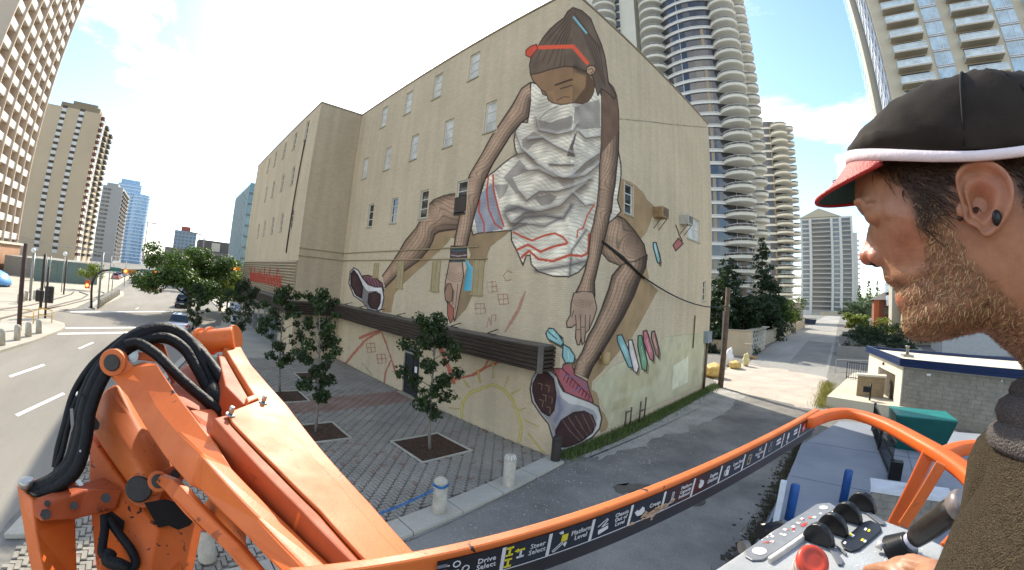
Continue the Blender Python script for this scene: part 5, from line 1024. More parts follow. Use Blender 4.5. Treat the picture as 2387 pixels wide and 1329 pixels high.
# ------------------------------------------------------------------ bollards and chain on the plaza edge
M_BOLL = ground_mat('bollard_concrete', '#a29a8a', '#bdb5a4', 4, fine=60, speck=.18, bump=.4)
def bollard(x, y, label, m, h=.92, r=.17, name='bollard', ribs=False, grp='concrete bollards along the plaza edge'):
    t = thing(name, label, 'bollard', (x, y, .1), grp)
    b = MB(); b.lathe((x, y, .1), [(r * 1.02, 0), (r, .03), (r, h - r * .95), (r * .93, h - r * .9), (r * .93, h - r * .86), (r, h - r * .82)], 20); b.build('shaft', m, t)
    d = MB(); d.lathe((x, y, .1), [(r, h - r * .815)] + [(r * math.cos(a), h - r * .815 + r * .9 * math.sin(a)) for a in np.linspace(.1, 1.5, 7)], 20); d.build('dome', m, t)
    if ribs:
        k_ = MB()
        for q in range(10): a = q * math.pi / 5; k_.tube([(x + r * 1.01 * math.cos(a), y + r * 1.01 * math.sin(a), h - r * .7 + .1), (x + r * .75 * math.cos(a), y + r * .75 * math.sin(a), h - r * .1 + .1), (x + r * .3 * math.cos(a), y + r * .3 * math.sin(a), h + .09)], .012, 5)
        k_.build('painted_ribs', mat('white_rib', '#d6d2c8', .7), t)
    return t
bollard(-7.46, 8.02, 'concrete bollard with white ribbed dome between the tree pit and the alley', M_BOLL, ribs=True)
bollard(-7.36, 5.6, 'concrete bollard wrapped with blue chain on the plaza edge', M_BOLL)
bollard(-7.62, .5, 'concrete bollard with blue band half hidden under the orange boom', M_BOLL)
bollard(-7.78, 10.5, 'dark brown bollard at the foot of the building corner', mat('dark_brown_bollard', '#2f2823', .7), .85, .16, grp=None)
M_CHAIN = mat('blue_chain_paint', '#2a6ea8', .45, .2)
ch = thing('chain', 'blue chain sagging between two concrete bollards of the plaza edge', 'chain', (-7.45, 3, .5))
a, b = Vector((-7.38, 5.42, .74)), Vector((-7.6, .68, .74)); lk = None; n = 44
def chain_pt(f): p = a.lerp(b, f); p.z -= .34 * 4 * f * (1 - f) ; return p
for i in range(n):
    p, q = chain_pt(i / n), chain_pt((i + 1) / n); m = MB(); d = (q - p).normalized(); s = Vector((1, 0, 0)) if i % 2 else Vector((0, 0, 1)); s = (s - d * s.dot(d)).normalized(); c = (p + q) / 2; L = (q - p).length * .78
    m.tube([c + d * L * math.cos(w) + s * .032 * math.sin(w) for w in np.linspace(0, 2 * math.pi, 11)], .011, 5, cap=False); m.build('link', M_CHAIN, ch)
for x, y in ((-7.36, 5.6), (-7.62, .5)):
    m = MB()
    for dz in (0, .035): m.tube([(x + .182 * math.cos(w), y + .182 * math.sin(w), .83 + dz + .012 * math.sin(3 * w)) for w in np.linspace(0, 2 * math.pi, 25)], .014, 6, cap=False)
    m.build('wrap', M_CHAIN, ch)
# ------------------------------------------------------------------ utility pole with cable
t = thing('utility_pole', 'weathered timber utility pole leaning by the far corner of the painted building', 'utility pole', (-7.47, 27.7, 0))
M_POLE = mat('weathered_timber', '#5b4c3f', .95, 0, .35, 3, .7, 25)
m = MB(); m.tube([(-7.5, 27.7, -.1), (-7.44, 27.72, 3.2), (-7.38, 27.74, 6.55)], .17, 12, rs=[.19, .175, .16]); m.build('shaft', M_POLE, t)
m = MB(); m.box((-7.62, 27.5, 2.2), (-7.53, 27.62, 5.0)); m.build('cable_guard', mat('galvanised', '#8f8d88', .5, .5), t)
m = MB(); p = on_y(1700, 713, 27.4); m.lathe((p[0], p[1], p[2] - .06), [(.02, 0), (.05, .02), (.05, .1), (.02, .12)], 10); m.build('insulator', mat('porcelain', '#b9b4a8', .3), t)
m = MB(); e0 = on_x(1405, 565, XB); e1 = on_x(1500, 650, XB); pts = [Vector(e0) + Vector((.05, 0, 0)), Vector(e1) + Vector((.12, 0, 0))]
q0 = pts[-1]; q1 = Vector(p)
for f in np.linspace(.1, 1, 10): c = q0.lerp(q1, f); c.z -= 1.0 * 4 * f * (1 - f) * .5; pts.append(c)
m.tube(pts, .035, 6); tag(m.build('service_cable', mat('black_cable', '#1d1b1a', .6)), 'black service cable drooping from the painted knee to the utility pole', 'cable')
m = MB(); q = on_x(1402, 562, XB); m.tube([q, Vector(on_x(1450, 600, XB)) + Vector((.06, 0, 0)), e1], .05, 6); tag(m.build('cable_sheath', mat('brown_sheath', '#33261e', .7)), 'thick dark cable sheath running down across the painted knee', 'cable')
# ------------------------------------------------------------------ beige perimeter wall with lattice gate along the alley
M_BW = mat('beige_stucco', '#b8ab92', .85, 0, .1, .8, .2, 30); M_BWT = mat('stucco_cap', '#a49a86', .8)
t = thing('perimeter_wall', 'long beige stucco wall with pillars along the left of the alley', 'wall', (-10.5, 75, 0))
m = MB(); m.box((-10.9, 58, 0), (-10.55, 118, 1.75)); m.build('panel', M_BW, t); m = MB(); m.box((-11, 58, 1.753), (-10.45, 118, 1.88)); m.build('cap', M_BWT, t)
for y in (58, 69, 70.2, 84, 98, 118):
    m = MB(); m.box((-11.0, y - .35, 0), (-10.35, y + .35, 2.45)); m.build('pillar', M_BW, t); m = MB(); m.box((-11.1, y - .45, 2.453), (-10.25, y + .45, 2.6)); m.build('pillar_cap', M_BWT, t)
t = thing('lattice_gate_wall', 'beige wall block with white lattice panel at the alley corner of the garden wall', 'wall', (-10.4, 50, 0))
m = MB(); m.box((-12.4, 45.9, 0), (-9.5, 46.3, 2.65)); m.box((-9.9, 46.303, 0), (-9.5, 47.0, 2.65)); m.box((-10.4, 56, 0), (-9.9, 57.0, 2.65)); m.box((-10.3, 47.0, 0), (-9.72, 56, .45)); m.build('stucco', M_BW, t)
m = MB(); m.box((-12.5, 45.8, 2.653), (-9.4, 46.4, 2.76)); m.box((-10.3, 46.4, 2.653), (-9.4, 57, 2.76)); m.build('cap', M_BWT, t)
m = MB(); M_LAT = mat('white_lattice', '#cfcbc0', .6)
for k in range(9):
    y = 47.1 + k * .98
    m.bar((-9.66, y, .5), (-9.66, min(y + 1.9, 55.9), 2.6), .05, .07, up=(1, 0, 0)); m.bar((-9.70, min(y + 1.9, 55.9), .5), (-9.70, y, 2.6), .05, .07, up=(1, 0, 0))
m.build('lattice', M_LAT, t)
t = thing('low_wall', 'low beige wall running behind the utility pole towards the painted building', 'wall', (-14, 47, 0))
m = MB(); m.box((-20, 46.6, 0), (-12.45, 46.95, 1.35)); m.build('panel', M_BW, t); m = MB(); m.box((-20, 46.5, 1.353), (-12.45, 47.05, 1.45)); m.build('cap', M_BWT, t)
# clutter at the pole's foot
M_YEL = mat('yellow_tarp', '#c0a25c', .6, 0, .2, 3)
def lump(name, c, s, m_, label, cat, seed=1):
    b = MB(); r = random.Random(seed); bm = bmesh.new(); bmesh.ops.create_icosphere(bm, subdivisions=3, radius=1); 
    for v in bm.verts: k = 1 + .18 * math.sin(v.co.x * 5 + seed) * math.cos(v.co.y * 4 - seed) + .1 * math.sin(v.co.z * 9 + seed * 2); v.co = Vector((c[0] + v.co.x * s[0] * k, c[1] + v.co.y * s[1] * k, max(.01, c[2] + v.co.z * s[2] * k)))
    b.add([v.co for v in bm.verts], [tuple(v.index for v in f.verts) for f in bm.faces], True); bm.free(); return tag(b.build(name, m_), label, cat)
lump('tarp_bundle', (-9.0, 31.2, .45), (.75, .7, .62), M_YEL, 'yellow tarp bundle between the building corner and the pole', 'tarp', 2)
lump('tarp_bundle', (-8.75, 36.6, .3), (.5, .5, .4), M_YEL, 'small yellow tarp bundle just right of the pole', 'tarp', 5)
lump('plastic_sack', (-9.6, 37.6, .7), (.38, .4, .85), mat('white_sack', '#d7d6d6', .5), 'white plastic sack standing right of the pole', 'sack', 3)
lump('yellow_sack', (-8.3, 38.8, .55), (.3, .35, .62), mat('pale_yellow_sack', '#c4ba86', .6), 'pale yellow sack beside the white sack', 'sack', 7)
t = thing('wooden_post', 'short pale timber post with a cross piece on the dirt', 'post', (-8.6, 40.5, 0))
m = MB(); m.box((-8.68, 40.42, 0), (-8.5, 40.58, 1.75)); m.build('upright', mat('pale_timber', '#a39683', .85, 0, .2, 5), t); m = MB(); m.box((-9.0, 40.4, 1.753), (-8.2, 40.6, 1.87)); m.build('cross_piece', mat('pale_timber', '#a39683', .85, 0, .2, 5), t)
m = MB(); m.tube([(-9.6, 45.0, .16), (-8.5, 44.2, .16)], .17, 8); tag(m.build('log', mat('tan_log', '#a4845a', .9)), 'short tan log lying at the edge of the concrete by the gate wall', 'log')
t = thing('dumpster', 'dark blue dumpster beside the wall at the far end of the alley', 'dumpster', (-11, 138, 0))
m = MB(); m.prism([(-12.9, 137, .2), (-9.0, 137, .2), (-8.7, 137, 1.5), (-13.2, 137, 1.7)], (0, 2.2, 0)); m.build('bin', mat('navy_metal', '#1c2a42', .5, .2), t); m = MB(); m.box((-13.3, 136.8, 1.71), (-8.6, 139.4, 1.82)); m.build('lid', mat('dark_lid', '#26303d', .5), t)
# ------------------------------------------------------------------ right of the alley: pad, slab, block garage
M_PAD = ground_mat('blue_grey_pad', '#7f848c', '#93979d', .25, fine=25, speck=.06, bump=.15)
flat('concrete_pad', [(-1.2, 3), (9, 1), (14, 22.6), (.1, 22.4), (-1.25, 17.7)], .006, M_PAD, .16)
m = MB()
for (p, q) in (((-1.15, 14.2), (9, 13.6)), ((-1.2, 18.2), (9, 17.6)), ((2.4, 4), (2.9, 22))): m.bar((*p, .17), (*q, .17), .02, .006)
m.build('pad_joints', mat('joint_dark', '#5d6068', .9), None, 'structure')
flat('raised_slab', [(-.75, 25.9), (3.0, 24.75), (12, 22.7), (14, 40), (.75, 36.2)], .006, ground_mat('pale_slab', '#b7ad98', '#c6bca8', .3, fine=30, speck=.06), .6)
t = thing('block_garage', 'grey concrete block garage with navy blue roof trim on the right', 'building', (3.05, 25.1, .6))
ang = math.atan2(21.9 - 25.1, 8.6 - 3.05); ux, uy = math.cos(ang), math.sin(ang); nx, ny = -.2, .98     # along the block wall, and back from it
GP = lambda a, b, z: (3.05 + ux * a + nx * b, 25.1 + uy * a + ny * b, z)
def gbox(mb, a0, a1, b0, b1, z0, z1): mb.add([GP(a0, b0, z0), GP(a1, b0, z0), GP(a1, b1, z0), GP(a0, b1, z0), GP(a0, b0, z1), GP(a1, b0, z1), GP(a1, b1, z1), GP(a0, b1, z1)], [(0, 3, 2, 1), (4, 5, 6, 7), (0, 1, 5, 4), (1, 2, 6, 5), (2, 3, 7, 6), (3, 0, 4, 7)])
M_BLK = ground_mat('block_grey', '#7d786f', '#918b81', 2.5, fine=50, speck=.12, bump=.4)
m = MB(); gbox(m, .05, 9, .03, 7, -.55, 2.6); m.build('core_wall', mat('mortar', '#a8a296', .95), t)
bl0 = None; bh, bw2 = .205, .62; z0 = -.55
for r_ in range(15):
    for k in range(-1, 15):
        a0 = k * bw2 + (bw2 / 2 if r_ % 2 else 0); a1 = a0 + bw2 - .014; a0 = max(a0, .03); a1 = min(a1, 8.9)
        if a1 - a0 < .1: continue
        m = MB(); gbox(m, a0, a1, 0, .028, z0 + r_ * bh, z0 + r_ * bh + bh - .012); m.build('block', M_BLK, t, fix=False)
M_WHT = mat('white_stucco_near', '#cfc5b2', .8, 0, .06, 1)
m = MB(); gbox(m, -.02, .047, .0, 1.1, 0, 2.62); gbox(m, -.02, .047, 4.6, 7, 0, 2.62); gbox(m, -.02, .047, 1.1, 4.6, 2.0, 2.62); m.build('white_front', M_WHT, t)
m = MB(); gbox(m, .05, .12, 1.1, 4.6, 0, 2.0); m.build('garage_door', mat('dark_brown_door', '#4a3b2d', .7, 0, .2, 2), t)
m = MB(); p = GP(-.06, 3.4, 2.3); m.ico(p, .1); m.build('wall_lamp', mat('brown_lamp', '#5a3a1e', .5), t)
M_NAVY = mat('navy_trim', '#16284e', .35, .1, .1)
m = MB(); gbox(m, -.3, 9.3, -.3, 0.0, 2.62, 2.72); gbox(m, -.28, 9.3, -.22, -.1, 2.723, 3.0); gbox(m, -.22, -.1, -.1, 7.2, 2.723, 3.0); gbox(m, -.3, 0, .003, 7.2, 2.62, 2.72); gbox(m, -.22, 9.3, 7.0, 7.2, 2.723, 2.98); m.build('roof_trim', M_NAVY, t)
m = MB(); gbox(m, -.095, 9.2, -.095, 6.99, 2.75, 2.82); m.build('roof', mat('cream_membrane', '#cfc6ae', .8, 0, .08, .5), t)
m = MB(); gbox(m, 1.1, 1.7, 3.2, 3.8, 2.823, 2.95); p = GP(1.4, 3.5, 2.95); m.lathe(p, [(.09, 0), (.09, .4), (.12, .41), (.12, .48)], 10); m.build('roof_vent', mat('galvanised', '#8f8d88', .5, .5), t)
m = MB(); p = GP(1.35, -.06, 2.35); m.lathe(p, [(.04, -.06), (.11, -.05), (.12, .03), (.06, .06)], 12); m.build('wall_light', mat('white_lamp', '#d8d6d0', .4), t)
m = MB(); p = GP(4.8, -.05, 2.45); m.ico(p, .05); m.build('wall_light', mat('white_lamp', '#d8d6d0', .4), t)
# low wall block and camera post on the slab, railings
t = thing('block_planter_wall', 'low tan block wall with pale cap on the slab left of the garage', 'wall', (1.4, 27, .6))
m = MB(); m.box((.85, 26.9, .607), (2.35, 27.3, 1.72)); m.build('blocks', mat('tan_block', '#8d7a5e', .9, 0, .15, 4, .4, 20), t); m = MB(); m.box((.78, 26.82, 1.723), (2.42, 27.38, 1.83)); m.build('cap', M_WHT, t)
m = MB(); m.box((.84, 26.896, 1.0), (2.36, 26.899, 1.01)); m.box((.84, 26.896, 1.4), (2.36, 26.899, 1.41)); m.build('joints', mat('joint_dark', '#5d6068', .9), t)
t = thing('camera_post', 'black security camera box on a short post before the tan block wall', 'security camera', (1.55, 25.9, .6))
m = MB(); m.tube([(1.55, 25.9, .607), (1.55, 25.9, 1.5)], .05, 8); m.build('post', mat('black_metal', '#1e1f20', .4, .4), t); m = MB(); m.box((1.15, 25.75, 1.05), (1.55, 26.05, 1.33)); m.build('housing', mat('black_metal', '#1e1f20', .4, .4), t)
def railing(name, label, pts, h, m_, gap=.16):
    t = thing(name, label, 'railing', pts[0])
    for p, q in zip(pts[:-1], pts[1:]):
        p, q = Vector(p), Vector(q)
        for z in (.12, h): b = MB(); b.bar(p + Vector((0, 0, z)), q + Vector((0, 0, z)), .05, .05); b.build('rail', m_, t)
        L = (q - p).length; n_ = max(2, int(L / gap))
        for i in range(n_ + 1):
            c = p.lerp(q, i / n_); w = .05 if i in (0, n_) else .025; b = MB(); b.box((c.x - w / 2, c.y - w / 2, c.z), (c.x + w / 2, c.y + w / 2, c.z + h - .003)); b.build('post' if w > .04 else 'baluster', m_, t)
    return t
M_BLKM = mat('black_metal', '#1e1f20', .4, .4)
railing('black_railing', 'black vertical bar railing behind the tan block wall', [(.25, 33, .607), (2.3, 32.2, .607)], 1.15, M_BLKM)
railing('parkade_railing', 'pale three rail fence along the far edge of the slab', [(-.6, 37.3, .3), (9, 36.5, .607)], 1.1, mat('pale_rail', '#aaa79f', .5, .4), .9)
t = thing('slab_railing', 'black mesh railing seen through the orange guard rail', 'railing', (1.7, 18, .17))
for p, q in (((1.55, 21.3), (1.7, 18.5)), ((1.7, 18.5), (1.95, 15.5))):
    for z in (.2, .75, 1.3): b = MB(); b.bar((*p, z), (*q, z), .05, .05); b.build('rail', M_BLKM, t)
    b = MB(); b.bar((*p, .2), (*q, 1.3), .04, .04); b.build('brace', M_BLKM, t); b = MB(); b.box((p[0] - .05, p[1] - .05, .17), (p[0] + .05, p[1] + .05, 1.4)); b.build('post', M_BLKM, t)
    b = MB()
    for i in range(16): c = Vector((*p, 0)).lerp(Vector((*q, 0)), i / 16); b.box((c.x - .012, c.y - .012, .2), (c.x + .012, c.y + .012, 1.3))
    b.build('mesh_bars', M_BLKM, t, 'stuff')
m = MB(); m.box((1.85, 15.3, .17), (2.25, 15.6, .75)); m.build('post_box', M_BLKM, t)
# teal bin, blue bollards, white post, grey block pier
t = thing('teal_bin', 'dark teal metal bin with a sloping front before the block garage', 'bin', (3.4, 20.2, .17))
M_TEAL = mat('teal_metal', '#11504c', .4, .2, .12, 2); M_TEALT = mat('teal_lid', '#2a7f78', .4, .1, .15, 3)
a0, a1, a2, a3 = [Vector(on_z(*p, 1.45)) for p in ((2072, 948), (2205, 962), (2234, 985), (2090, 970))]
low = [Vector((p.x + (.1 if i in (1, 2) else 0) * -4 * 0, p.y, .17)) for i, p in enumerate((a0, a1, a2, a3))]
b0, b1 = Vector(on_z(2195, 1045, .2)), Vector(on_z(2105, 1015, .2))
m = MB(); m.add([a0, a1, a2, a3, (a0.x + .1, a0.y, .17), (a1.x - .35, a1.y, .17), (a2.x - .42, a2.y + .15, .17), (a3.x + .1, a3.y + .15, .17)], [(0, 1, 2, 3), (7, 6, 5, 4), (3, 2, 6, 7), (2, 1, 5, 6), (1, 0, 4, 5), (0, 3, 7, 4)]); m.build('body', M_TEAL, t, bevel=.02)
m = MB(); up = Vector((0, 0, .004)); m.prism([p + up for p in (a0, a1, a2, a3)], (0, 0, .05)); m.build('lid', M_TEALT, t, bevel=.015)
M_BLUE = mat('blue_bollard_paint', '#1d4a86', .45, 0, .12, 4)
for x, y, h, lab in ((-.76, 11.15, .95, 'blue pipe bollard on the pad nearest the white post'), (.5, 12.9, .95, 'blue pipe bollard on the pad beside the grey block pier')):
    m = MB(); m.lathe((x, y, .17), [(.12, 0), (.12, h - .04), (.1, h - .01), (.03, h)], 16); tag(m.build('pipe_bollard', M_BLUE), lab, 'bollard', 'blue pipe bollards on the pad')
t = thing('white_post', 'slim white square post at the edge of the pad left of a blue bollard', 'post', (-1.03, 10.8, .17)); m = MB(); m.box((-1.1, 10.73, .17), (-.96, 10.87, 1.28)); m.build('shaft', mat('white_post_paint', '#c9ccd0', .5), t); m = MB(); m.box((-1.16, 10.67, .166), (-.9, 10.93, .2)); m.build('base_plate', M_BLKM, t)
t = thing('block_pier', 'low grey concrete block pier with white cap below the orange rail', 'pier', (2, 12.4, .17))
m = MB(); m.box((1.15, 12.05, .17), (3.05, 12.65, .95)); m.build('core_wall', mat('mortar', '#a8a296', .95), t)
for r_ in range(4):
    for k in range(-1, 5):
        a0_ = max(1.15, 1.15 + k * .42 + (.21 if r_ % 2 else 0)); a1_ = min(3.05, 1.15 + (k + 1) * .42 + (.21 if r_ % 2 else 0) - .012)
        if a1_ - a0_ > .06: m = MB(); m.box((a0_, 12.03, .18 + r_ * .19), (a1_, 12.049, .18 + r_ * .19 + .178)); m.build('block', M_BLK, t)
m = MB(); m.box((1.08, 11.97, .953), (3.12, 12.72, 1.05)); m.build('cap', mat('white_cap', '#c6c8ca', .6), t); m = MB(); m.box((2.0, 12.2, 1.053), (2.28, 12.45, 1.2)); m.build('cap_box', mat('mid_grey_box', '#77797a', .6), t)
# planters, townhouse, parked cars far right
for i, (x0, x1, y0, y1, z) in enumerate(((-.8, 8.5, 53.5, 58, 1.15), (-.9, 8, 68, 73, 1.3), (-.6, 7, 80, 84, 1.2))):
    t = thing('planter', ['long grey planter nearest the block garage', 'second long grey planter up the alley', 'third grey planter farther up the alley'][i], 'planter', (x0, y0, 0), 'long grey planters on the right of the alley')
    m = MB(); m.box((x0, y0, 0), (x1, y0 + .3, z)); m.box((x0, y1 - .3, 0), (x1, y1, z)); m.box((x0, y0 + .303, 0), (x0 + .3, y1 - .303, z)); m.box((x1 - .3, y0 + .303, 0), (x1, y1 - .303, z)); m.build('wall', mat('planter_grey', '#85827c', .85, 0, .08, 1), t)
    m = MB(); m.box((x0 + .31, y0 + .31, .1), (x1 - .31, y1 - .31, z - .08)); m.build('soil', mat('soil', '#41362a', .95), t)
    cl = [((random.uniform(x0 + .6, x1 - .6), random.uniform(y0 + .6, y1 - .6), z + random.uniform(0, .3)), random.uniform(.35, .7), .8) for _ in range(16)]; crown('planting', t, cl, 1500, .2, LF3, 90 + i, 'stuff')
t = thing('brick_townhouse', 'small red brick townhouse with grey hipped roof behind the shrubs', 'house', (8, 118, 0))
hx = [on_z(2019, 745, 0), ]; x0, x1, y0, y1, z = 6.3, 17, 110, 120, 7.2
m = MB(); m.box((x0, y0, 0), (x1, y1, z)); m.build('wall', mat('red_brown_brick', '#7b4a38', .9, 0, .2, 2), t); m = MB(); m.box((x0 - .02, y0 - .04, 0), (x0 + 1.1, y0 - .004, z)); m.build('orange_bay', mat('orange_brick', '#b5613b', .85), t)
m = MB(); xm, ym = (x0 + x1) / 2, (y0 + y1) / 2; m.add([(x0 - .8, y0 - .8, z), (x1 + .8, y0 - .8, z), (x1 + .8, y1 + .8, z), (x0 - .8, y1 + .8, z), (xm - 1.5, ym, z + 2.6), (xm + 1.5, ym, z + 2.6)], [(0, 1, 5, 4), (1, 2, 5), (2, 3, 4, 5), (3, 0, 4), (3, 2, 1, 0)]); m.build('roof', mat('grey_shingle', '#6a655f', .9, 0, .15, 3), t)
for x in (9, 12, 15): m = MB(); m.box((x - .6, y0 - .06, 4), (x + .6, y0 - .004, 5.6)); m.build('window', M_DARKW, t)
m = MB(); m.box((x0 + 5, y0 - 4, 0), (x1 + 6, y0 - .1, 4.4)); m.build('porch', mat('cream_porch', '#cdc3b0', .8), t); m = MB(); m.box((x0 + 4.8, y0 - 4.3, 4.403), (x1 + 6, y0 - .1, 4.6)); m.build('terrace', mat('terrace_cap', '#dcd6c8', .8), t)
t = thing('grey_house', 'pale grey gabled house partly hidden behind the bearded chin', 'house', (15, 62, 0)); m = MB(); m.prism([(12.2, 62, 0), (21, 62, 0), (21, 62, 4.1), (16.6, 62, 6.2), (12.2, 62, 4.1)], (0, 8, 0)); m.build('wall', mat('pale_grey_wall', '#a9a9a6', .8), t)
m = MB(); m.prism([(11.6, 61.5, 3.9), (16.6, 61.5, 6.3), (16.6, 61.5, 6.55), (11.4, 61.5, 4.1)], (0, 9, 0)); m.prism([(21.6, 61.5, 3.9), (16.6, 61.5, 6.3), (16.6, 61.5, 6.55), (21.8, 61.5, 4.1)], (0, 9, 0)); m.build('roof', mat('grey_shingle', '#6a655f', .9), t)
t = thing('end_wall', 'low pale wall with planting across the far end of the alley', 'wall', (-8, 292, 0)); m = MB(); m.box((-16, 290, 0), (6, 291, 2.2)); m.build('panel', M_BW, t)
t = thing('roof_pavilion', 'flat canopy on posts among the trees left of the pyramid tower', 'pavilion', (-17, 150, 0)); m = MB(); m.lathe((-17.5, 150, 7.4), [(5.5, 0), (5.6, .15), (.5, .8)], 16); m.build('roof', mat('terrace_cap', '#dcd6c8', .8), t); m = MB(); m.box((-21, 147, 0), (-14, 153, 6.3)); m.build('wall', mat('taupe_panel', '#9d978a', .8), t); m = MB(); m.tube([(-17.5, 150, 6.3), (-17.5, 150, 7.4)], .25, 8); m.build('post', M_PW, t)
# ------------------------------------------------------------------ cars
M_TYRE = mat('tyre', '#1b1b1b', .9); M_RIM = mat('alloy', '#8e8f90', .35, .7); M_CGL = glass('car_glass', '#14181b', .05); M_TAIL = emit('tail_lamp', '#a01d18', .25); M_HEAD = mat('head_lamp', '#c9cbc8', .15, .2)
def loft(mb, secs, smooth=True, closed=True, caps=True):
    n = len(secs[0]); k0 = [p for s in secs for p in s]; fs = []
    for i in range(len(secs) - 1):
        for j in range(n if closed else n - 1): fs.append((i * n + j, i * n + (j + 1) % n, (i + 1) * n + (j + 1) % n, (i + 1) * n + j))
    if caps: fs += [tuple(reversed(range(n))), tuple((len(secs) - 1) * n + j for j in range(n))]
    return mb.add(k0, fs, smooth)
def make_car(x, y, rot, col, label, kind='sedan', grp='cars parked along the right of the street'):
    c = thing('parked_car' if grp else 'car', label, 'car', (0, 0, 0), grp); p = mat('car_paint_' + col.strip('#'), col, .25, .1, .04, 1, spec=.6, coat=.6)
    L, Wd = 4.5, 1.76; suv = kind == 'suv'; hh = 1.62 if suv else 1.42; belt = .98 if suv else .88
    def sec(xp, zb, zt, w): return [(xp, -w, zb), (xp, w, zb), (xp, w * 1.0, zb + (zt - zb) * .55), (xp, w * .93, zt), (xp, -w * .93, zt), (xp, -w, zb + (zt - zb) * .55)]
    m = MB(); loft(m, [sec(-2.25, .42, .66, .68), sec(-2.18, .3, .8, .8), sec(-1.6, .25, belt, .87), sec(-.8, .22, belt + .02, .88), sec(.7, .22, belt, .88), sec(1.0, .22, belt - .04, .88), sec(1.95, .25, .74, .82), sec(2.2, .32, .64, .72), sec(2.25, .42, .56, .6)]); m.build('body', p, c, bevel=.03)
    r0, r1 = (-2.0, 1.0) if suv else (-1.55, 1.0)
    m = MB(); loft(m, [[(r0, -.78, belt), (r0, .78, belt), (r0, .78, belt + .02), (r0, -.78, belt + .02)], [(r0 + .45, -.64, belt), (r0 + .45, .64, belt), (r0 + .45, .62, hh - .06), (r0 + .45, -.62, hh - .06)], [(-.3, -.66, belt), (-.3, .66, belt), (-.3, .6, hh), (-.3, -.6, hh)], [(.25, -.66, belt), (.25, .66, belt), (.25, .6, hh - .04), (.25, -.6, hh - .04)], [(r1, -.74, belt - .02), (r1, .74, belt - .02), (r1, .74, belt), (r1, -.74, belt)]]); m.build('greenhouse', M_CGL, c, bevel=.03)
    m = MB(); m.box((r0 + .5, -.58, hh - .035), (.2, .58, hh + .02)); m.build('roof', p, c, bevel=.03)
    for sx in (-1.35, 1.4):
        for sy in (-1, 1):
            w = MB(); w.tube([(sx, sy * .7, .32), (sx, sy * .9, .32)], .32, 16); wo_ = w.build('wheel', M_TYRE, c); r = MB(); r.tube([(sx, sy * .89, .32), (sx, sy * .915, .32)], .2, 12); r.build('rim', M_RIM, wo_)
    for sy in (-1, 1):
        t_ = MB(); t_.box((-2.235, sy * .72 - .14, .62), (-2.15, sy * .72 + .06, .76)); t_.build('tail_light', M_TAIL, c)
        t_ = MB(); t_.box((2.12, sy * .62 - .14, .52), (2.235, sy * .62 + .12, .66)); t_.build('headlight', M_HEAD, c)
    m = MB(); m.box((-2.275, -.26, .5), (-2.255, .26, .62)); m.build('number_plate', mat('plate_white', '#cfcfca', .6), c)
    c.location = (x, y, .01); c.rotation_euler = (0, 0, rot); return c
make_car(-37.6, .9, math.pi - .16, '#d9d9da', 'white car with red tail lights stopped beside the plaza trees', grp=None)
make_car(-58.5, 1.5, math.pi - .1, '#23282e', 'dark grey parked car nearest under the big street tree', 'suv')
make_car(-65, 1.9, math.pi - .08, '#1a1f26', 'black parked car second in the row under the tree')
make_car(-71.5, 2.2, math.pi - .05, '#20252b', 'dark parked car third in the row under the tree', 'suv')
make_car(-82, -3.6, .9, '#8e2a22', 'red car turning across the far junction', grp=None)
make_car(-103, -8, math.pi, '#2b2f33', 'dark van heading away down the street', 'suv', None)
for i, (x, y, c_, l_) in enumerate(((-112, -13.5, '#b34a3c', 'red parked car on the left side far down the street'), (-120, -13.8, '#c9c9c8', 'white parked car behind the red one far down the street'), (-129, -14, '#5b6a78', 'blue grey parked car far down the left side'), (-138, -14.2, '#b0b2b3', 'silver parked car last in the far left row'))): make_car(x, y, math.pi, c_, l_, grp='cars parked far down the left side')
make_car(.6, 128, math.pi / 2, '#8a2f2a', 'dark red car parked at the right of the far alley', grp='cars at the far end of the alley'); make_car(3.2, 133, math.pi / 2, '#c4c6c8', 'silver car parked at the right of the far alley', 'suv', 'cars at the far end of the alley')
# ------------------------------------------------------------------ street furniture on the left
M_DKP = mat('dark_brown_post', '#3e332c', .6, .2, .2, 2); M_GALV = mat('galvanised', '#8f8d88', .5, .5)
def pole(x, y, h, r, m_, label, name='catenary_pole', cat='pole', grp='poles along the rail tracks', z=.06):
    b = MB(); b.tube([(x, y, z), (x, y, h)], r, 10); return tag(b.build(name, m_), label, cat, grp)
pole(-31.7, -9.9, 11.2 - 5.7, .16, mat('rusty_post', '#4b3a33', .8, .2, .3, 2), 'thick rusty brown post standing on the near corner pavement', z=.12)
pole(-44, -11.9, 10.3 - 5.5, .14, M_DKP, 'dark brown post beyond the signal box by the tracks')
pole(-49.5, -14.5, 10.2 - 5.5, .12, M_GALV, 'slim grey post left of the tracks', )
pole(-60, -13.5, 9.8 - 5.5, .1, M_DKP, 'dark thin post with a lamp head beyond the tracks')
pole(-48.6, -7.4, 5.6, .11, M_GALV, 'pale grey pole beside the curved signal mast')
for i, (x, y, h) in enumerate(((-70, -9.4, 5.2), (-75, -9.5, 4.2), (-88, -9, 4.6), (-62, -16, 4.4), (-66, -17.5, 4.2))): pole(x, y, h, .07, M_GALV, ['thin pole at the near end of the median', 'thin pole half way along the median', 'thin pole at the far end of the median', 'thin lamp pole before the green hoarding', 'second thin lamp pole before the green hoarding'][i])
for i, (x, y) in enumerate(((-57.5, -17), (-63, -14.5))):
    t = thing('street_lamp', ['white globe street lamp by the station steps', 'white globe street lamp right of the station steps'][i], 'street lamp', (x, y, .06), 'globe lamps by the station'); m = MB(); m.tube([(x, y, .06), (x, y, 4.6)], .06, 8); m.build('post', M_GALV, t); m = MB(); m.ico((x, y, 4.85), .28, sub=2); m.build('globe', mat('white_globe', '#dcdcd8', .4), t)
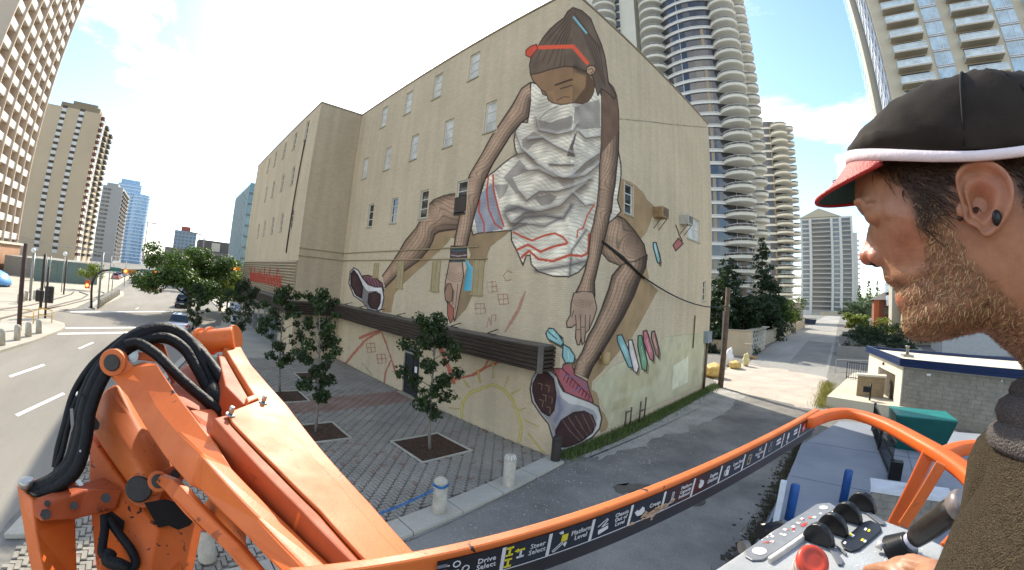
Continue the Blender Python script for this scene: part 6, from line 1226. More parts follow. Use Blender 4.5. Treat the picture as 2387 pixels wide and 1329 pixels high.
t = thing('street_lamp', 'tall cobra head street lamp rising out of the big tree', 'street lamp', (-53, 3.0, 0)); m = MB(); m.tube([(-53, 3, 0), (-53, 3, 8.6), (-53, 2.5, 9.0), (-53, 1.2, 9.1)], .08, 8); m.build('post', M_GALV, t); m = MB(); m.box((-53.15, .7, 9.03), (-52.85, 1.4, 9.17)); m.build('lamp_head', M_GALV, t)
# curved traffic signal mast with sign and two amber heads
M_AMB = mat('signal_yellow', '#c98a2c', .5); M_ON = emit('red_signal', '#ff5a28', 6.0); M_ONA = emit('amber_signal', '#ff9a3c', 1.6); M_SGR = mat('sign_green', '#2f6a58', .5)
mx_, my_ = -48.0, -7.9
t = thing('traffic_signal', 'dark curved mast arm carrying two yellow traffic signals over the street', 'traffic signal', (mx_, my_, .1))
P3 = lambda u, v: on_x(u, v, mx_)
arm = [P3(213, 718), P3(213, 680), P3(215, 660), P3(222, 643), P3(238, 631), P3(262, 629), P3(330, 630), P3(372, 632), P3(398, 633)]
arm[0][2] = .1
m = MB(); m.tube(arm, .1, 8, rs=[.13, .12, .11, .1, .1, .09, .08, .07, .06]); m.build('mast_arm', M_DKP, t)
def head(c, horiz, lit, nm='signal_head'):
    s = (.12, .62, .22) if horiz else (.15, .2, .55)
    m = MB(); m.box((c[0] + .12, c[1] - s[1], c[2] - s[2]), (c[0] + .4, c[1] + s[1], c[2] + s[2])); h_ = m.build(nm, M_AMB, t, bevel=.03)
    for k in (-1, 0, 1):
        q = (c[0] + .41, c[1] + (k * .4 if horiz else 0), c[2] + (0 if horiz else k * .34)); b = MB(); b.tube([q, (q[0] + .05, q[1], q[2])], .15, 12); b.build('lens', (M_ON if k == -1 else mat('dim_amber', '#a8662a', .4)) if lit else mat('dark_lens', '#3a2a1c', .3), h_)
head(P3(303, 633), True, True); head(P3(374, 636), True, True)
for u0, u1, v, tx, mm in ((257, 282, 627, '10 Ave SW', M_SGR), (328, 352, 631, '9 St SW', mat('sign_grey', '#6d7a76', .5))):
    a_, b_ = P3(u0, v), P3(u1, v); m = MB(); m.box((mx_ + .13, min(a_[1], b_[1]), a_[2] - .2), (mx_ + .16, max(a_[1], b_[1]), a_[2] + .2)); m.build('street_sign', mm, t)
c = P3(409, 634); m = MB(); m.box((mx_ + .13, c[1] - .45, c[2] - .42), (mx_ + .17, c[1] + .45, c[2] + .42)); s_ = m.build('turn_sign', mat('sign_black', '#22262a', .5), t)
m = MB()
for lo, hi in (((-.47, -.44), (.47, -.38)), ((-.47, .38), (.47, .44)), ((-.47, -.38), (-.41, .38)), ((.41, -.38), (.47, .38))): m.box((mx_ + .171, c[1] + lo[0], c[2] + lo[1]), (mx_ + .18, c[1] + hi[0], c[2] + hi[1]))
m.tube([(mx_ + .18, c[1] - .18, c[2] - .28), (mx_ + .18, c[1] - .18, c[2] + .02), (mx_ + .18, c[1] - .08, c[2] + .14), (mx_ + .18, c[1] + .16, c[2] + .14)], .05, 6); m.prism([(mx_ + .172, c[1] + .12, c[2] + .3), (mx_ + .172, c[1] + .12, c[2] - .02), (mx_ + .172, c[1] + .34, c[2] + .14)], (.02, 0, 0)); m.build('arrow', mat('sign_white', '#d8d8d4', .5), s_)
m = MB(); p = P3(205, 662); m.box((mx_ + .1, p[1] - .22, p[2] - .4), (mx_ + .35, p[1] + .22, p[2] + .4)); h2 = m.build('signal_head', mat('signal_orange', '#b3562c', .5), t); b = MB(); b.tube([(mx_ + .36, p[1], p[2] - .1), (mx_ + .41, p[1], p[2] - .1)], .16, 12); b.build('lens', M_ON, h2)
t = thing('traffic_signal', 'dark signal post with twin black heads on the near corner by the tracks', 'traffic signal', (-38.3, -9.95, .1)); M_BLKS = mat('signal_black', '#231f1e', .5)
m = MB(); m.tube([(-38.3, -9.95, .1), (-38.3, -9.95, 4.0)], .09, 8); m.build('post', M_DKP, t)
for u, v, w, h in ((115, 687, .33, .62), (93, 690, .3, .42)):
    p = on_x(u, v, -38.3); m = MB(); m.box((-38.45, p[1] - w, p[2] - h), (-38.1, p[1] + w, p[2] + h)); hd = m.build('signal_head', M_BLKS, t, bevel=.03)
    for k in (-1, 0, 1): b = MB(); b.tube([(-38.1, p[1], p[2] + k * h * .6), (-38.0, p[1], p[2] + k * h * .6)], .11, 10); b.build('lens', mat('dark_lens', '#3a2a1c', .3), hd)
t = thing('traffic_signal', 'yellow traffic signal pair hanging at the wing corner beyond the tree', 'traffic signal', (-52, 6.3, .1)); m = MB(); m.tube([(-52, 6.4, .1), (-52, 6.4, 5.9)], .1, 8); m.build('post', M_DKP, t)
for y in (5.9, 7.1): m = MB(); m.box((-51.9, y - .55, 5.3), (-51.6, y + .45, 5.75)); hd = m.build('signal_head', M_AMB, t); b = MB(); b.tube([(-51.6, y - .3, 5.52), (-51.55, y - .3, 5.52)], .15, 10); b.build('lens', M_ONA, hd)
# row of grey kerb bollards on the corner and along the median
gb = None
def small_boll(p, lab, grp):
    global gb
    if gb is None:
        gb = thing('grey_bollard', lab, 'bollard', (p[0], p[1], .12), grp); m = MB(); m.lathe((p[0], p[1], .12), [(.2, 0), (.2, .72), (.15, .84), (.05, .88)], 12); m.build('post', M_BOLL, gb); return gb
    return copy_tree(gb, loc=(p[0], p[1], .12), label=lab)
for i, (u, v) in enumerate(((4, 805), (40, 793), (66, 785), (90, 777))): small_boll(on_z(u, v, .12), ['squat grey bollard at the left frame edge', 'squat grey bollard second from the left frame edge', 'squat grey bollard right of the rusty post', 'squat grey bollard nearest the yellow barrier'][i], 'squat grey bollards of the near corner')
for i, f in enumerate(np.linspace(0, 1, 13)):
    p = on_z(232 + 44 * f, 715 - 27 * f, .15); b = small_boll(p, 'squat grey bollard in the row edging the median island', 'bollards edging the median island'); b['group'] = 'bollards edging the median island'
for i in range(9):
    p = (-46 - i * 1.7, -14.5 - (i % 3) * .2, .06); b = small_boll(p, 'squat grey bollard in the line behind the tracks', 'bollards behind the tracks'); b['group'] = 'bollards behind the tracks'
t = thing('yellow_barrier', 'small yellow tubular barrier at the corner beside the signal post', 'barrier', (-36, -9.6, .12)); MYB = mat('barrier_yellow', '#c9982c', .5)
for (x, y, x2, y2) in ((-36.9, -10.1, -36.2, -8.9), (-35.2, -10.9, -34.9, -9.9)):
    m = MB(); m.tube([(x, y, .12), (x, y, 1.0), (x2, y2, 1.0), (x2, y2, .12)], .04, 6); m.build('frame', MYB, t); m = MB(); m.tube([(x, y, .55), (x2, y2, .55)], .03, 6); m.build('rail', MYB, t)
t = thing('station_canopy', 'blue and white domed canopy cut off by the left edge', 'canopy', (-58, -22, 0)); MBL = mat('canopy_blue', '#5b93c9', .4, 0, .1, .4)
ca = on_x(0, 640, -62); m = MB(); m.lathe((-62, ca[1] - 1.2, ca[2] - 1.1), [(2.7, 0), (2.6, .5), (2.1, 1.2), (1.2, 1.6), (.2, 1.7)], 24); m.build('roof', MBL, t)
for dy in (-2.5, 2.5): m = MB(); m.tube([(-62, ca[1] - 1.2 + dy, .06), (-62, ca[1] - 1.2 + dy, ca[2] - 1.0)], .12, 8); m.build('post', M_GALV, t)
t = thing('hoarding', 'grey green hoarding wall below the tan tower', 'hoarding', (-70, -14, 0)); a_, b_ = on_z(155, 672, 0), on_z(225, 668, 0); p1, p2 = Vector((-78, -22.5, 0)), Vector((-84, -13.3, 0))
for k in range(6):
    q, w = p1.lerp(p2, k / 6), p1.lerp(p2, (k + 1) / 6 - .006); m = MB(); m.bar(q + Vector((0, 0, 1.75)), w + Vector((0, 0, 1.75)), .15, 3.5); m.build('panel', mat('green_hoarding', '#66756d', .8), t)
m = MB(); m.box((-110, -30, .0), (-85, -20, 3.2)); tag(m.build('podium', mat('grey_podium', '#8b867d', .85)), 'low grey podium wall behind the hoarding at the foot of the tan tower', 'podium')
t = thing('overhead_wires', 'thin overhead tram wires strung between the poles', 'overhead wires', (-50, -12, 5)); 
for k in range(5):
    m = MB(); p, q = Vector((-30, -30 + k * 3, 5.9 + .1 * k)), Vector((-75, -14 + k * 1.2, 5.7)); m.tube([p, p.lerp(q, .5) - Vector((0, 0, .15)), q], .014, 4); m.build('wire', mat('black_cable', '#1d1b1a', .6), t)
# sidewalk things by the wing: pay station, banner sign, trees' stakes
t = thing('pay_station', 'white parking pay station with blue P sign on the sidewalk before the shop windows', 'pay station', (-39.5, 5.6, .1)); m = MB(); m.box((-39.75, 5.35, .1), (-39.3, 5.85, 1.5)); m.build('cabinet', mat('pay_white', '#c9ccce', .5), t, bevel=.02); m = MB(); m.box((-39.7, 5.1, 1.6), (-39.6, 6.1, 2.5)); sg = m.build('sign', mat('pay_white', '#c9ccce', .5), t)
m = MB(); m.tube([(-39.65, 5.6, 1.45), (-39.65, 5.6, 2.0)], .05, 6); m.build('post', M_GALV, t); text_obj('letter', 'P', .7, (-39.585, 5.75, 2.02), (math.pi / 2, 0, math.pi / 2), mat('sign_blue', '#2c4f8c', .5), t, .005)
m = MB(); m.box((-39.298, 5.42, .9), (-39.29, 5.78, 1.3)); m.build('screen', M_DARKG, t)
m = MB(); m.box((-39.298, 5.45, .2), (-39.29, 5.75, .8)); m.build('grille', M_BROWN2, t)
t = thing('newspaper_box', 'orange red box hanging sign at the far shop corner', 'sign', (-50.5, 6.9, 2)); m = MB(); m.box((-50.9, 6.6, 2.2), (-50.2, 7.5, 3.2)); m.build('box', mat('orange_sign', '#b5583c', .6), t); m = MB(); m.tube([(-50.5, 7, 0.1), (-50.5, 7, 2.2)], .06, 6); m.build('post', M_GALV, t)
# ------------------------------------------------------------------ the orange boom lift in front of the camera
def orange_mat(name, col, rough=.42, chips=.635):
    """orange machine paint: faded drift, dust, and chips worn to dark steel"""
    m = bpy.data.materials.new(name); m.use_nodes = True; t = m.node_tree; p = t.nodes['Principled BSDF']; p.inputs['Specular IOR Level'].default_value = .4
    g = N(t, 'ShaderNodeNewGeometry'); a = N(t, 'ShaderNodeTexNoise', i_Scale=3.5, i_Detail=6.0, i_Roughness=.6); t.links.new(g.outputs['Position'], a.inputs['Vector'])
    r = N(t, 'ShaderNodeValToRGB'); c = lin(col); r.color_ramp.elements[0].position = .3; r.color_ramp.elements[1].position = .72
    r.color_ramp.elements[0].color = (*[c[0] * .74, c[1] * .68, c[2] * .7], 1); r.color_ramp.elements[1].color = (c[0] * 1.0, c[1] * 1.04, c[2] * 1.2, 1); t.links.new(a.outputs[0], r.inputs[0])
    rg = N(t, 'ShaderNodeMapRange', i_1=.3, i_2=.7, i_3=rough + .22, i_4=rough - .02); t.links.new(a.outputs[0], rg.inputs[0]); t.links.new(rg.outputs[0], p.inputs['Roughness'])
    b = N(t, 'ShaderNodeTexNoise', i_Scale=26.0, i_Detail=3.0, i_Roughness=.55, i_Distortion=.6); t.links.new(g.outputs['Position'], b.inputs['Vector'])
    k = N(t, 'ShaderNodeValToRGB'); k.color_ramp.elements[0].position = chips; k.color_ramp.elements[1].position = chips + .025; t.links.new(b.outputs[0], k.inputs[0])
    b2 = N(t, 'ShaderNodeTexNoise', i_Scale=2.3, i_Detail=2.0); t.links.new(g.outputs['Position'], b2.inputs['Vector']); k2 = N(t, 'ShaderNodeMapRange', i_1=.5, i_2=.62); t.links.new(b2.outputs[0], k2.inputs[0])
    mu = N(t, 'ShaderNodeMath', operation='MULTIPLY'); t.links.new(k.outputs[0], mu.inputs[0]); t.links.new(k2.outputs[0], mu.inputs[1])
    mx_ = N(t, 'ShaderNodeMixRGB'); mx_.inputs[2].default_value = (*lin('#3a2419'), 1); t.links.new(mu.outputs[0], mx_.inputs[0]); t.links.new(r.outputs[0], mx_.inputs[1]); t.links.new(mx_.outputs[0], p.inputs['Base Color'])
    f = N(t, 'ShaderNodeTexNoise', i_Scale=140.0, i_Detail=2.0); t.links.new(g.outputs['Position'], f.inputs['Vector']); ad = N(t, 'ShaderNodeMath', operation='SUBTRACT'); t.links.new(f.outputs[0], ad.inputs[0]); t.links.new(mu.outputs[0], ad.inputs[1])
    bp = N(t, 'ShaderNodeBump', i_Strength=.25, i_Distance=.0015); t.links.new(ad.outputs[0], bp.inputs['Height']); t.links.new(bp.outputs[0], p.inputs['Normal'])
    return m
M_OR = orange_mat('orange_paint', '#dd6c26'); M_ORL = orange_mat('faded_orange_paint', '#da7230', .42, .66); M_ORD = orange_mat('shaded_rust_orange_paint', '#b85524', .5, .58)
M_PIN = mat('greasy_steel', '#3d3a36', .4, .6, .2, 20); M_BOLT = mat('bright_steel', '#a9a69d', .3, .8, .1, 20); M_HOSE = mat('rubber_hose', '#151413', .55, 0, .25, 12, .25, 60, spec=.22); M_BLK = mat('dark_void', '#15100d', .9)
LIFT = thing('boom_lift', 'orange boom lift with chipped paint, black hoses and a guard rail of black decals', 'boom lift', (-1.2, .4, 0))
cz = lambda x, y: (30 + x * .4433, 740 + y * .4433)            # enlarged views of the photograph, back to its pixels
cb = lambda x, y: (400 + x * .4283, 760 + y * .4283)
A3 = lambda p, d: Vector(at(p[0], p[1], d))
def loft_px(name, secs, m, bevel=.006, parent=None, back=None, smooth=False):
    """solid whose sections are (pixel, distance) corner lists"""
    mb = MB(); loft(mb, [[A3(p, d) for p, d in s] for s in secs], smooth); return mb.build(name, m, parent or LIFT, bevel=bevel)
class Plane3:
    """the plane of a beam's top: through two points of its edge, level across"""
    def __init__(s, p, q, tilt=0.0):
        s.o = Vector(p); s.d = (Vector(q) - s.o).normalized(); c = s.d.cross(Vector((0, 0, 1))).normalized(); n = c.cross(s.d).normalized(); s.n = (n * math.cos(tilt) + c * math.sin(tilt)).normalized()
        if s.n.z < 0: s.n = -s.n
    def hit(s, px):
        r = Vector(ray(*px)); e = Vector(EYE); return e + r * ((s.o - e).dot(s.n) / r.dot(s.n))
    def poly(s, pxs, t, name, m, up=0.0, bevel=.006, parent=None):
        mb = MB(); P = [s.hit(p) + s.n * up for p in pxs]; mb.prism(P, -s.n * t); return mb.build(name, m, parent or LIFT, bevel=bevel)
    def hole_tube(s, px, r, h, name, m, up=0, parent=None, n=18):
        mb = MB(); c = s.hit(px); mb.tube([c + s.n * up, c + s.n * (up + h)], r, n); return mb.build(name, m, parent or LIFT, bevel=.003)
# upper boom (right): box section with bolted cover plate
B1 = Plane3(A3(cb(400, 150), 2.35), A3(cb(1335, 1262), 1.12), math.radians(-14))
B1.poly([cb(245, 500), cb(508, 440), cb(1262, 1292), cb(1180, 1400), cb(1060, 1345)], .16, 'upper_boom', M_OR, 0)
B1.poly([cb(285, 118), cb(372, 108), cb(432, 212), cb(625, 430), cb(822, 682), cb(1085, 972), cb(1345, 1262), cb(1272, 1300), cb(515, 447), cb(452, 385), cb(300, 140)], .20, 'side_web', M_ORL, .003)
cv = B1.poly([cb(300, 492), cb(502, 410), cb(520, 450), cb(900, 880), cb(1240, 1275), cb(1190, 1400), cb(1082, 1340), cb(800, 1030), cb(560, 790), cb(322, 545)], .012, 'cover_plate', M_ORL, .016, .004)
B1.poly([cb(228, 508), cb(300, 490), cb(322, 547), cb(560, 795), cb(800, 1035), cb(1075, 1345), cb(1030, 1345), cb(700, 1010), cb(430, 735)], .14, 'flange', M_ORD, .006)
for p in ((312, 510), (490, 440)):
    B1.hole_tube(cb(*p), .017, .006, 'washer', M_BOLT, .016, cv); B1.hole_tube(cb(*p), .010, .026, 'bolt', M_BOLT, .022, cv, 6)
# head of the upper boom: cross tube, lugs, inner casting
B1.poly([cb(110, 60), cb(165, 45), cb(205, 70), cb(240, 170), cb(280, 300), cb(390, 400), cb(300, 470), cb(240, 480), cb(60, 300), cb(20, 160)], .1, 'inner_casting', M_ORD, -.16)  # darker paint puts the shadow inside the boom head into the colour
mb = MB(); mb.tube([A3(cb(120, 95), 2.42), A3(cb(340, 68), 2.38)], .062, 20); mb.build('cross_tube', M_OR, LIFT, bevel=.004)
for a_, w in ((150, .075), (205, .075), (335, .07)):
    mb = MB(); mb.tube([A3(cb(a_, 92 - (a_ - 120) * .12), 2.42), A3(cb(a_ + 16, 90 - (a_ - 120) * .12), 2.41)], w, 20); mb.build('lug_ring', M_ORL, LIFT, bevel=.003)
B1.poly([cb(260, 130), cb(300, 150), cb(440, 385), cb(400, 400), cb(300, 300)], .12, 'inner_web', M_ORD, -.02)
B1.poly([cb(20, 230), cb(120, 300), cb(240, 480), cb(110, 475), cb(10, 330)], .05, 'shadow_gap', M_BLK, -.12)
B1.poly([cb(400, 400), cb(455, 378), cb(470, 405), cb(415, 428)], .03, 'clamp_block', M_ORL, .01)
# middle boom: ridge section beam from the big pin towards the basket
def ridge(name, left, rid, right, d0, d1, m, depth=.16, bevel=.008, k=.035):
    n = len(left); secs = []
    for i in range(n):
        f = i / (n - 1); d = d0 + (d1 - d0) * (f ** .85); s_ = d / d0
        secs.append([(left[i], d + k * s_), (rid[i], d), (right[i], d + k * s_), ((right[i][0] * .6 + left[i][0] * .4, right[i][1] * .6 + left[i][1] * .4), d + depth)])
    return loft_px(name, secs, m, bevel)
mid = ridge('jib_beam', [cz(500, 300), cz(600, 420), cz(700, 590), cz(800, 740), cz(930, 890), cb(160, 900), cb(400, 1140), cb(640, 1390)],
      [cz(600, 265), cz(690, 345), cz(760, 480), cz(870, 610), cz(985, 720), cb(170, 715), cb(470, 1040), cb(800, 1380)],
      [cz(690, 232), cz(760, 240), cz(860, 390), cz(960, 520), cz(1075, 665), cb(330, 775), cb(640, 1085), cb(960, 1380)], 2.05, 1.02, M_OR)
# knuckle lug with the big pin at its upper end
mb = MB(); e0, e1 = A3(cz(522, 238), 2.02), A3(cz(560, 232), 2.12); ax = (e1 - e0).normalized(); mb.tube([e0, e0 + ax * .07], .056, 24); mb.build('knuckle_lug', M_ORL, LIFT, bevel=.006)
mb = MB(); mb.tube([e0 - ax * .012, e0 + ax * .03], .034, 20); mb.build('pivot_pin', M_PIN, LIFT, bevel=.004)
loft_px('knuckle_arm', [[(cz(490, 255), 2.03), (cz(575, 190), 2.03), (cz(600, 240), 2.06), (cz(530, 300), 2.06)], [(cz(545, 350), 2.02), (cz(640, 255), 2.02), (cz(690, 320), 2.08), (cz(600, 410), 2.08)]], M_ORL, .01)
loft_px('link_plate', [[(cz(575, 180), 2.14), (cz(590, 215), 2.14), (cz(600, 215), 2.18), (cz(585, 180), 2.18)], [(cz(730, 185), 2.14), (cz(760, 235), 2.14), (cz(770, 235), 2.2), (cz(740, 185), 2.2)]], M_OR, .004)
mb = MB(); q = A3(cz(625, 200), 2.12); mb.tube([q, q - Vector(ray(*cz(625, 200))) * .02], .021, 6); mb.build('bolt', M_BOLT, LIFT); mb = MB(); mb.tube([q + Vector(ray(*cz(625, 200))) * .004, q - Vector(ray(*cz(625, 200))) * .004], .03, 16); mb.build('washer', M_BOLT, LIFT)
loft_px('cross_web', [[(cz(930, 490), 1.86), (cz(1060, 480), 1.9), (cz(1060, 480), 1.95), (cz(930, 490), 1.95)], [(cz(1040, 640), 1.76), (cz(1128, 620), 1.78), (cz(1128, 620), 1.84), (cz(1040, 640), 1.84)]], M_OR, .006)
loft_px('gusset', [[(cz(690, 120), 2.2), (cz(790, 140), 2.2), (cz(800, 150), 2.26), (cz(700, 130), 2.26)], [(cz(830, 260), 2.16), (cz(860, 380), 2.12), (cz(880, 380), 2.2), (cz(850, 260), 2.22)]], M_ORD, .004)
# tower casting below the knuckle, box and bracket
def plate_px(name, pxs, d, th, m, bevel=.008, dd=None):
    """curved plate: outline at per-point distances, pushed back along the view"""
    mb = MB(); P = [A3(p, (dd[i] if dd else d)) for i, p in enumerate(pxs)]; c = sum((Vector(p) for p in P), Vector()) / len(P); v = (c - Vector(EYE)).normalized(); mb.prism(P, v * th); return mb.build(name, m, LIFT, bevel=bevel)
loft_px('tower_casting', [
    [(cz(440, 440), 2.3), (cz(480, 375), 2.26), (cz(545, 335), 2.22), (cz(600, 400), 2.3), (cz(520, 470), 2.45)],
    [(cz(412, 590), 2.24), (cz(500, 520), 2.16), (cz(620, 500), 2.18), (cz(690, 520), 2.28), (cz(520, 620), 2.42)],
    [(cz(470, 690), 2.18), (cz(560, 640), 2.09), (cz(680, 600), 2.12), (cz(770, 640), 2.24), (cz(600, 740), 2.38)],
    [(cz(540, 790), 2.12), (cz(640, 750), 2.03), (cz(740, 720), 2.07), (cz(840, 770), 2.18), (cz(680, 860), 2.34)],
    [(cz(620, 900), 2.06), (cz(690, 850), 1.99), (cz(770, 815), 2.03), (cz(860, 800), 2.14), (cz(760, 930), 2.3)],
    [(cz(700, 968), 2.04), (cz(760, 930), 1.98), (cz(810, 905), 2.02), (cz(850, 880), 2.12), (cz(790, 975), 2.25)]], M_ORL, .02, smooth=True)
mb = MB(); q0 = A3(cz(662, 903), 1.99); ax2 = Vector(ray(*cz(662, 903))); mb.tube([q0 + ax2 * .05, q0 - ax2 * .012], .052, 22); mb.build('pivot_pin', M_PIN, LIFT, bevel=.006)
mb = MB(); q0 = A3(cz(690, 905), 2.02); mb.tube([q0 + ax2 * .05, q0 - ax2 * .006], .072, 22); mb.build('pin_boss', M_ORL, LIFT, bevel=.004)
loft_px('tower_box', [[(cz(400, 600), 2.32), (cz(640, 960), 2.06), (cz(900, 900), 2.16), (cz(640, 620), 2.5)], [(cz(400, 880), 2.22), (cz(765, 1112), 1.94), (cz(1010, 1060), 2.06), (cz(660, 880), 2.4)], [(cz(450, 1420), 2.12), (cz(700, 1420), 1.86), (cz(935, 1420), 1.96), (cz(700, 1300), 2.3)]], M_OR, .008)
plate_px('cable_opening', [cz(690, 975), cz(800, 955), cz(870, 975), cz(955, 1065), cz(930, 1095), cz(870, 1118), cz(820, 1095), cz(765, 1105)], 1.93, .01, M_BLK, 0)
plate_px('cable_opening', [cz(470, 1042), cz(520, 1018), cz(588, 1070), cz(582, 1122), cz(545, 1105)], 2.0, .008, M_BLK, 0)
plate_px('hose_port', [cz(405, 540), cz(430, 515), cz(458, 560), cz(450, 590), cz(410, 595)], 2.17, .01, M_PIN, .003)
# lower link with its clevis
ridge('lower_link', [cz(738, 860), cz(790, 905), cz(900, 1035), cz(1010, 1140), cb(0, 930), cb(300, 1232), cb(430, 1390)], [cz(760, 828), cz(840, 850), cz(960, 960), cz(1060, 1050), cb(40, 860), cb(370, 1190), cb(520, 1380)], [cz(790, 815), cz(880, 850), cz(985, 955), cz(1100, 1075), cb(90, 870), cb(410, 1200), cb(560, 1380)], 1.97, 1.08, M_OR, .1, .006, .02)
mb = MB(); q0 = A3(cz(765, 862), 1.95); ax2 = Vector(ray(*cz(765, 862))); mb.tube([q0 + ax2 * .06, q0], .042, 20); mb.build('clevis', M_ORL, LIFT, bevel=.004); mb = MB(); mb.tube([q0, q0 - ax2 * .012], .027, 18); mb.build('link_pin', M_PIN, LIFT, bevel=.003)
plate_px('clevis_plate', [cz(790, 800), cz(870, 770), cz(910, 840), cz(870, 880), cz(820, 870)], 2.02, .03, M_ORD, .006); mb = MB(); q0 = A3(cz(855, 825), 2.01); mb.tube([q0, q0 - ax2 * .012], .02, 14); mb.build('link_pin', M_PIN, LIFT)
plate_px('stop_plate', [cb(205, 935), cb(405, 1132), cb(405, 1222), cb(165, 985)], 1.42, .02, M_ORL, .004, [1.5, 1.3, 1.32, 1.55])
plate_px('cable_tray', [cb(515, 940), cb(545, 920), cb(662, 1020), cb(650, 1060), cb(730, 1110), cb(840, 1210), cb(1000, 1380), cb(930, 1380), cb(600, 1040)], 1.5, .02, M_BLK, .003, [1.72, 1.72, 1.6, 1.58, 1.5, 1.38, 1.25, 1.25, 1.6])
# bracket box at the far left
loft_px('bracket_box', [[(cz(18, 878), 2.2), (cz(102, 958), 2.06), (cz(335, 860), 2.2), (cz(190, 828), 2.36)], [(cz(50, 1080), 2.12), (cz(118, 1130), 1.98), (cz(332, 1060), 2.12), (cz(200, 1000), 2.3)], [(cz(110, 1400), 2.06), (cz(180, 1420), 1.92), (cz(345, 1400), 2.06), (cz(250, 1300), 2.2)]], M_OR, .008)
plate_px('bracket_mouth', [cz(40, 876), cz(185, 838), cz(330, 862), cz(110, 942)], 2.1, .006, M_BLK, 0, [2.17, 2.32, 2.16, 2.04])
loft_px('cross_member', [[(cz(105, 952), 2.02), (cz(215, 965), 1.98), (cz(150, 1076), 1.96), (cz(112, 1050), 2.0)], [(cz(290, 890), 2.08), (cz(380, 905), 2.03), (cz(345, 1058), 2.02), (cz(300, 1050), 2.08)], [(cz(480, 835), 2.14), (cz(580, 905), 2.08), (cz(545, 1005), 2.06), (cz(470, 1020), 2.14)]], M_ORD, .008)
for p, s in (((172, 1035), .02), ((322, 990), .016), ((180, 978), .012), ((490, 950), .02)):
    mb = MB(); q0 = A3(cz(*p), 1.97); v = Vector(ray(*cz(*p))); mb.tube([q0 + v * .05, q0 - v * .016], s, 6); mb.build('bolt', M_PIN, LIFT)
mb = MB(); q0 = A3(cz(72, 890), 2.12); mb.tube([q0, q0 - Vector((0, 0, -.03))], .03, 12); mb.build('bolt', M_BOLT, LIFT)
plate_px('white_tag', [cz(330, 862), cz(352, 848), cz(372, 880), cz(350, 888)], 2.0, .004, mat('white_tape', '#c9c9c4', .5), 0)
# hoses
def hose(pts, r, name='hose', m=None):
    P = [A3(p, d) for p, d in pts]; out = []
    for i in range(len(P) - 1):          # Catmull-Rom through the points
        p0, p1, p2, p3 = P[max(i - 1, 0)], P[i], P[i + 1], P[min(i + 2, len(P) - 1)]
        for f in np.linspace(0, 1, 7)[:-1]: out.append(.5 * ((2 * p1) + (p2 - p0) * f + (2 * p0 - 5 * p1 + 4 * p2 - p3) * f * f + (3 * p1 - p0 - 3 * p2 + p3) * f ** 3))
    out.append(P[-1]); mb = MB(); mb.tube(out, r, 10); return mb.build(name, m or M_HOSE, LIFT)
base_ = [(cz(95, 915), 2.14), (cz(225, 865), 2.08), (cz(320, 770), 2.05), (cz(365, 620), 2.06), (cz(385, 480), 2.08), (cz(450, 310), 2.1), (cz(560, 170), 2.12), (cz(680, 85), 2.14), (cz(800, 62), 2.18), (cz(905, 110), 2.2), (cz(990, 220), 2.16), (cz(1050, 340), 2.1), (cb(240, 380), 1.98), (cb(330, 480), 1.92)]
def shift(L, dx, dy, dd, drop=None): return [((p[0] + dx * (1 if i < 6 else .55), p[1] + dy), d + dd) for i, (p, d) in enumerate(L)]
h0 = hose(base_, .034)
hose(shift(base_, -12, -3, .05), .026); hose(shift(base_, 9, 9, -.03)[:7] + [(cz(700, 118), 2.12), (cz(810, 110), 2.14), (cz(900, 165), 2.14), (cz(960, 255), 2.12), (cz(1030, 380), 2.06), (cb(260, 420), 1.96), (cb(345, 470), 1.92)], .026)
hose(shift(base_, -5, 10, .03), .024); hose(shift(base_, 4, -2, .05), .024)
hose([(cz(225, 790), 2.2), (cz(240, 690), 2.2), (cz(275, 560), 2.2), (cz(320, 400), 2.2), (cz(400, 270), 2.18), (cz(480, 190), 2.18), (cz(600, 95), 2.2)], .017)
hose([(cz(225, 810), 2.16), (cz(262, 700), 2.17), (cz(290, 580), 2.18), (cz(335, 430), 2.18), (cz(420, 300), 2.16)], .012)
hose([(cz(590, 150), 2.08), (cz(660, 138), 2.08), (cz(760, 200), 2.04), (cz(860, 300), 1.98), (cz(960, 390), 1.94), (cz(1090, 495), 1.9), (cb(280, 478), 1.88)], .024)
hose([(cb(20, 30), 2.2), (cb(110, 95), 2.2), (cb(200, 190), 2.14), (cb(270, 280), 2.06), (cb(340, 370), 1.98), (cb(400, 430), 1.94)], .026); hose([(cb(60, 35), 2.24), (cb(150, 110), 2.24), (cb(230, 210), 2.16), (cb(300, 300), 2.08), (cb(380, 400), 2.0), (cb(410, 432), 1.96)], .018)
hose([(cz(480, 1045), 1.98), (cz(482, 1120), 1.95), (cz(468, 1230), 1.92), (cz(490, 1255), 1.9), (cz(515, 1235), 1.9)], .017); hose([(cz(500, 1060), 1.98), (cz(560, 1140), 1.95), (cz(620, 1220), 1.92), (cz(645, 1290), 1.9), (cz(600, 1330), 1.9), (cz(530, 1300), 1.89)], .018); hose([(cz(515, 1235), 1.9), (cz(500, 1280), 1.88), (cz(560, 1300), 1.86), (cz(600, 1320), 1.86)], .024)
for p, d in ((cz(330, 400), 2.06), (cz(350, 690), 2.03)):
    mb = MB(); q0 = A3(p, d); mb.tube([q0 + Vector((-.04, 0, -.005)), q0 + Vector((.04, .01, .005))], .004, 5); mb.build('cable_tie', mat('white_tape', '#c9c9c4', .5), LIFT)
plate_px('hose_label', [cz(300, 480), cz(316, 478), cz(326, 600), cz(314, 640), cz(304, 560)], 2.1, .004, mat('grey_label', '#8f8a82', .6), 0)
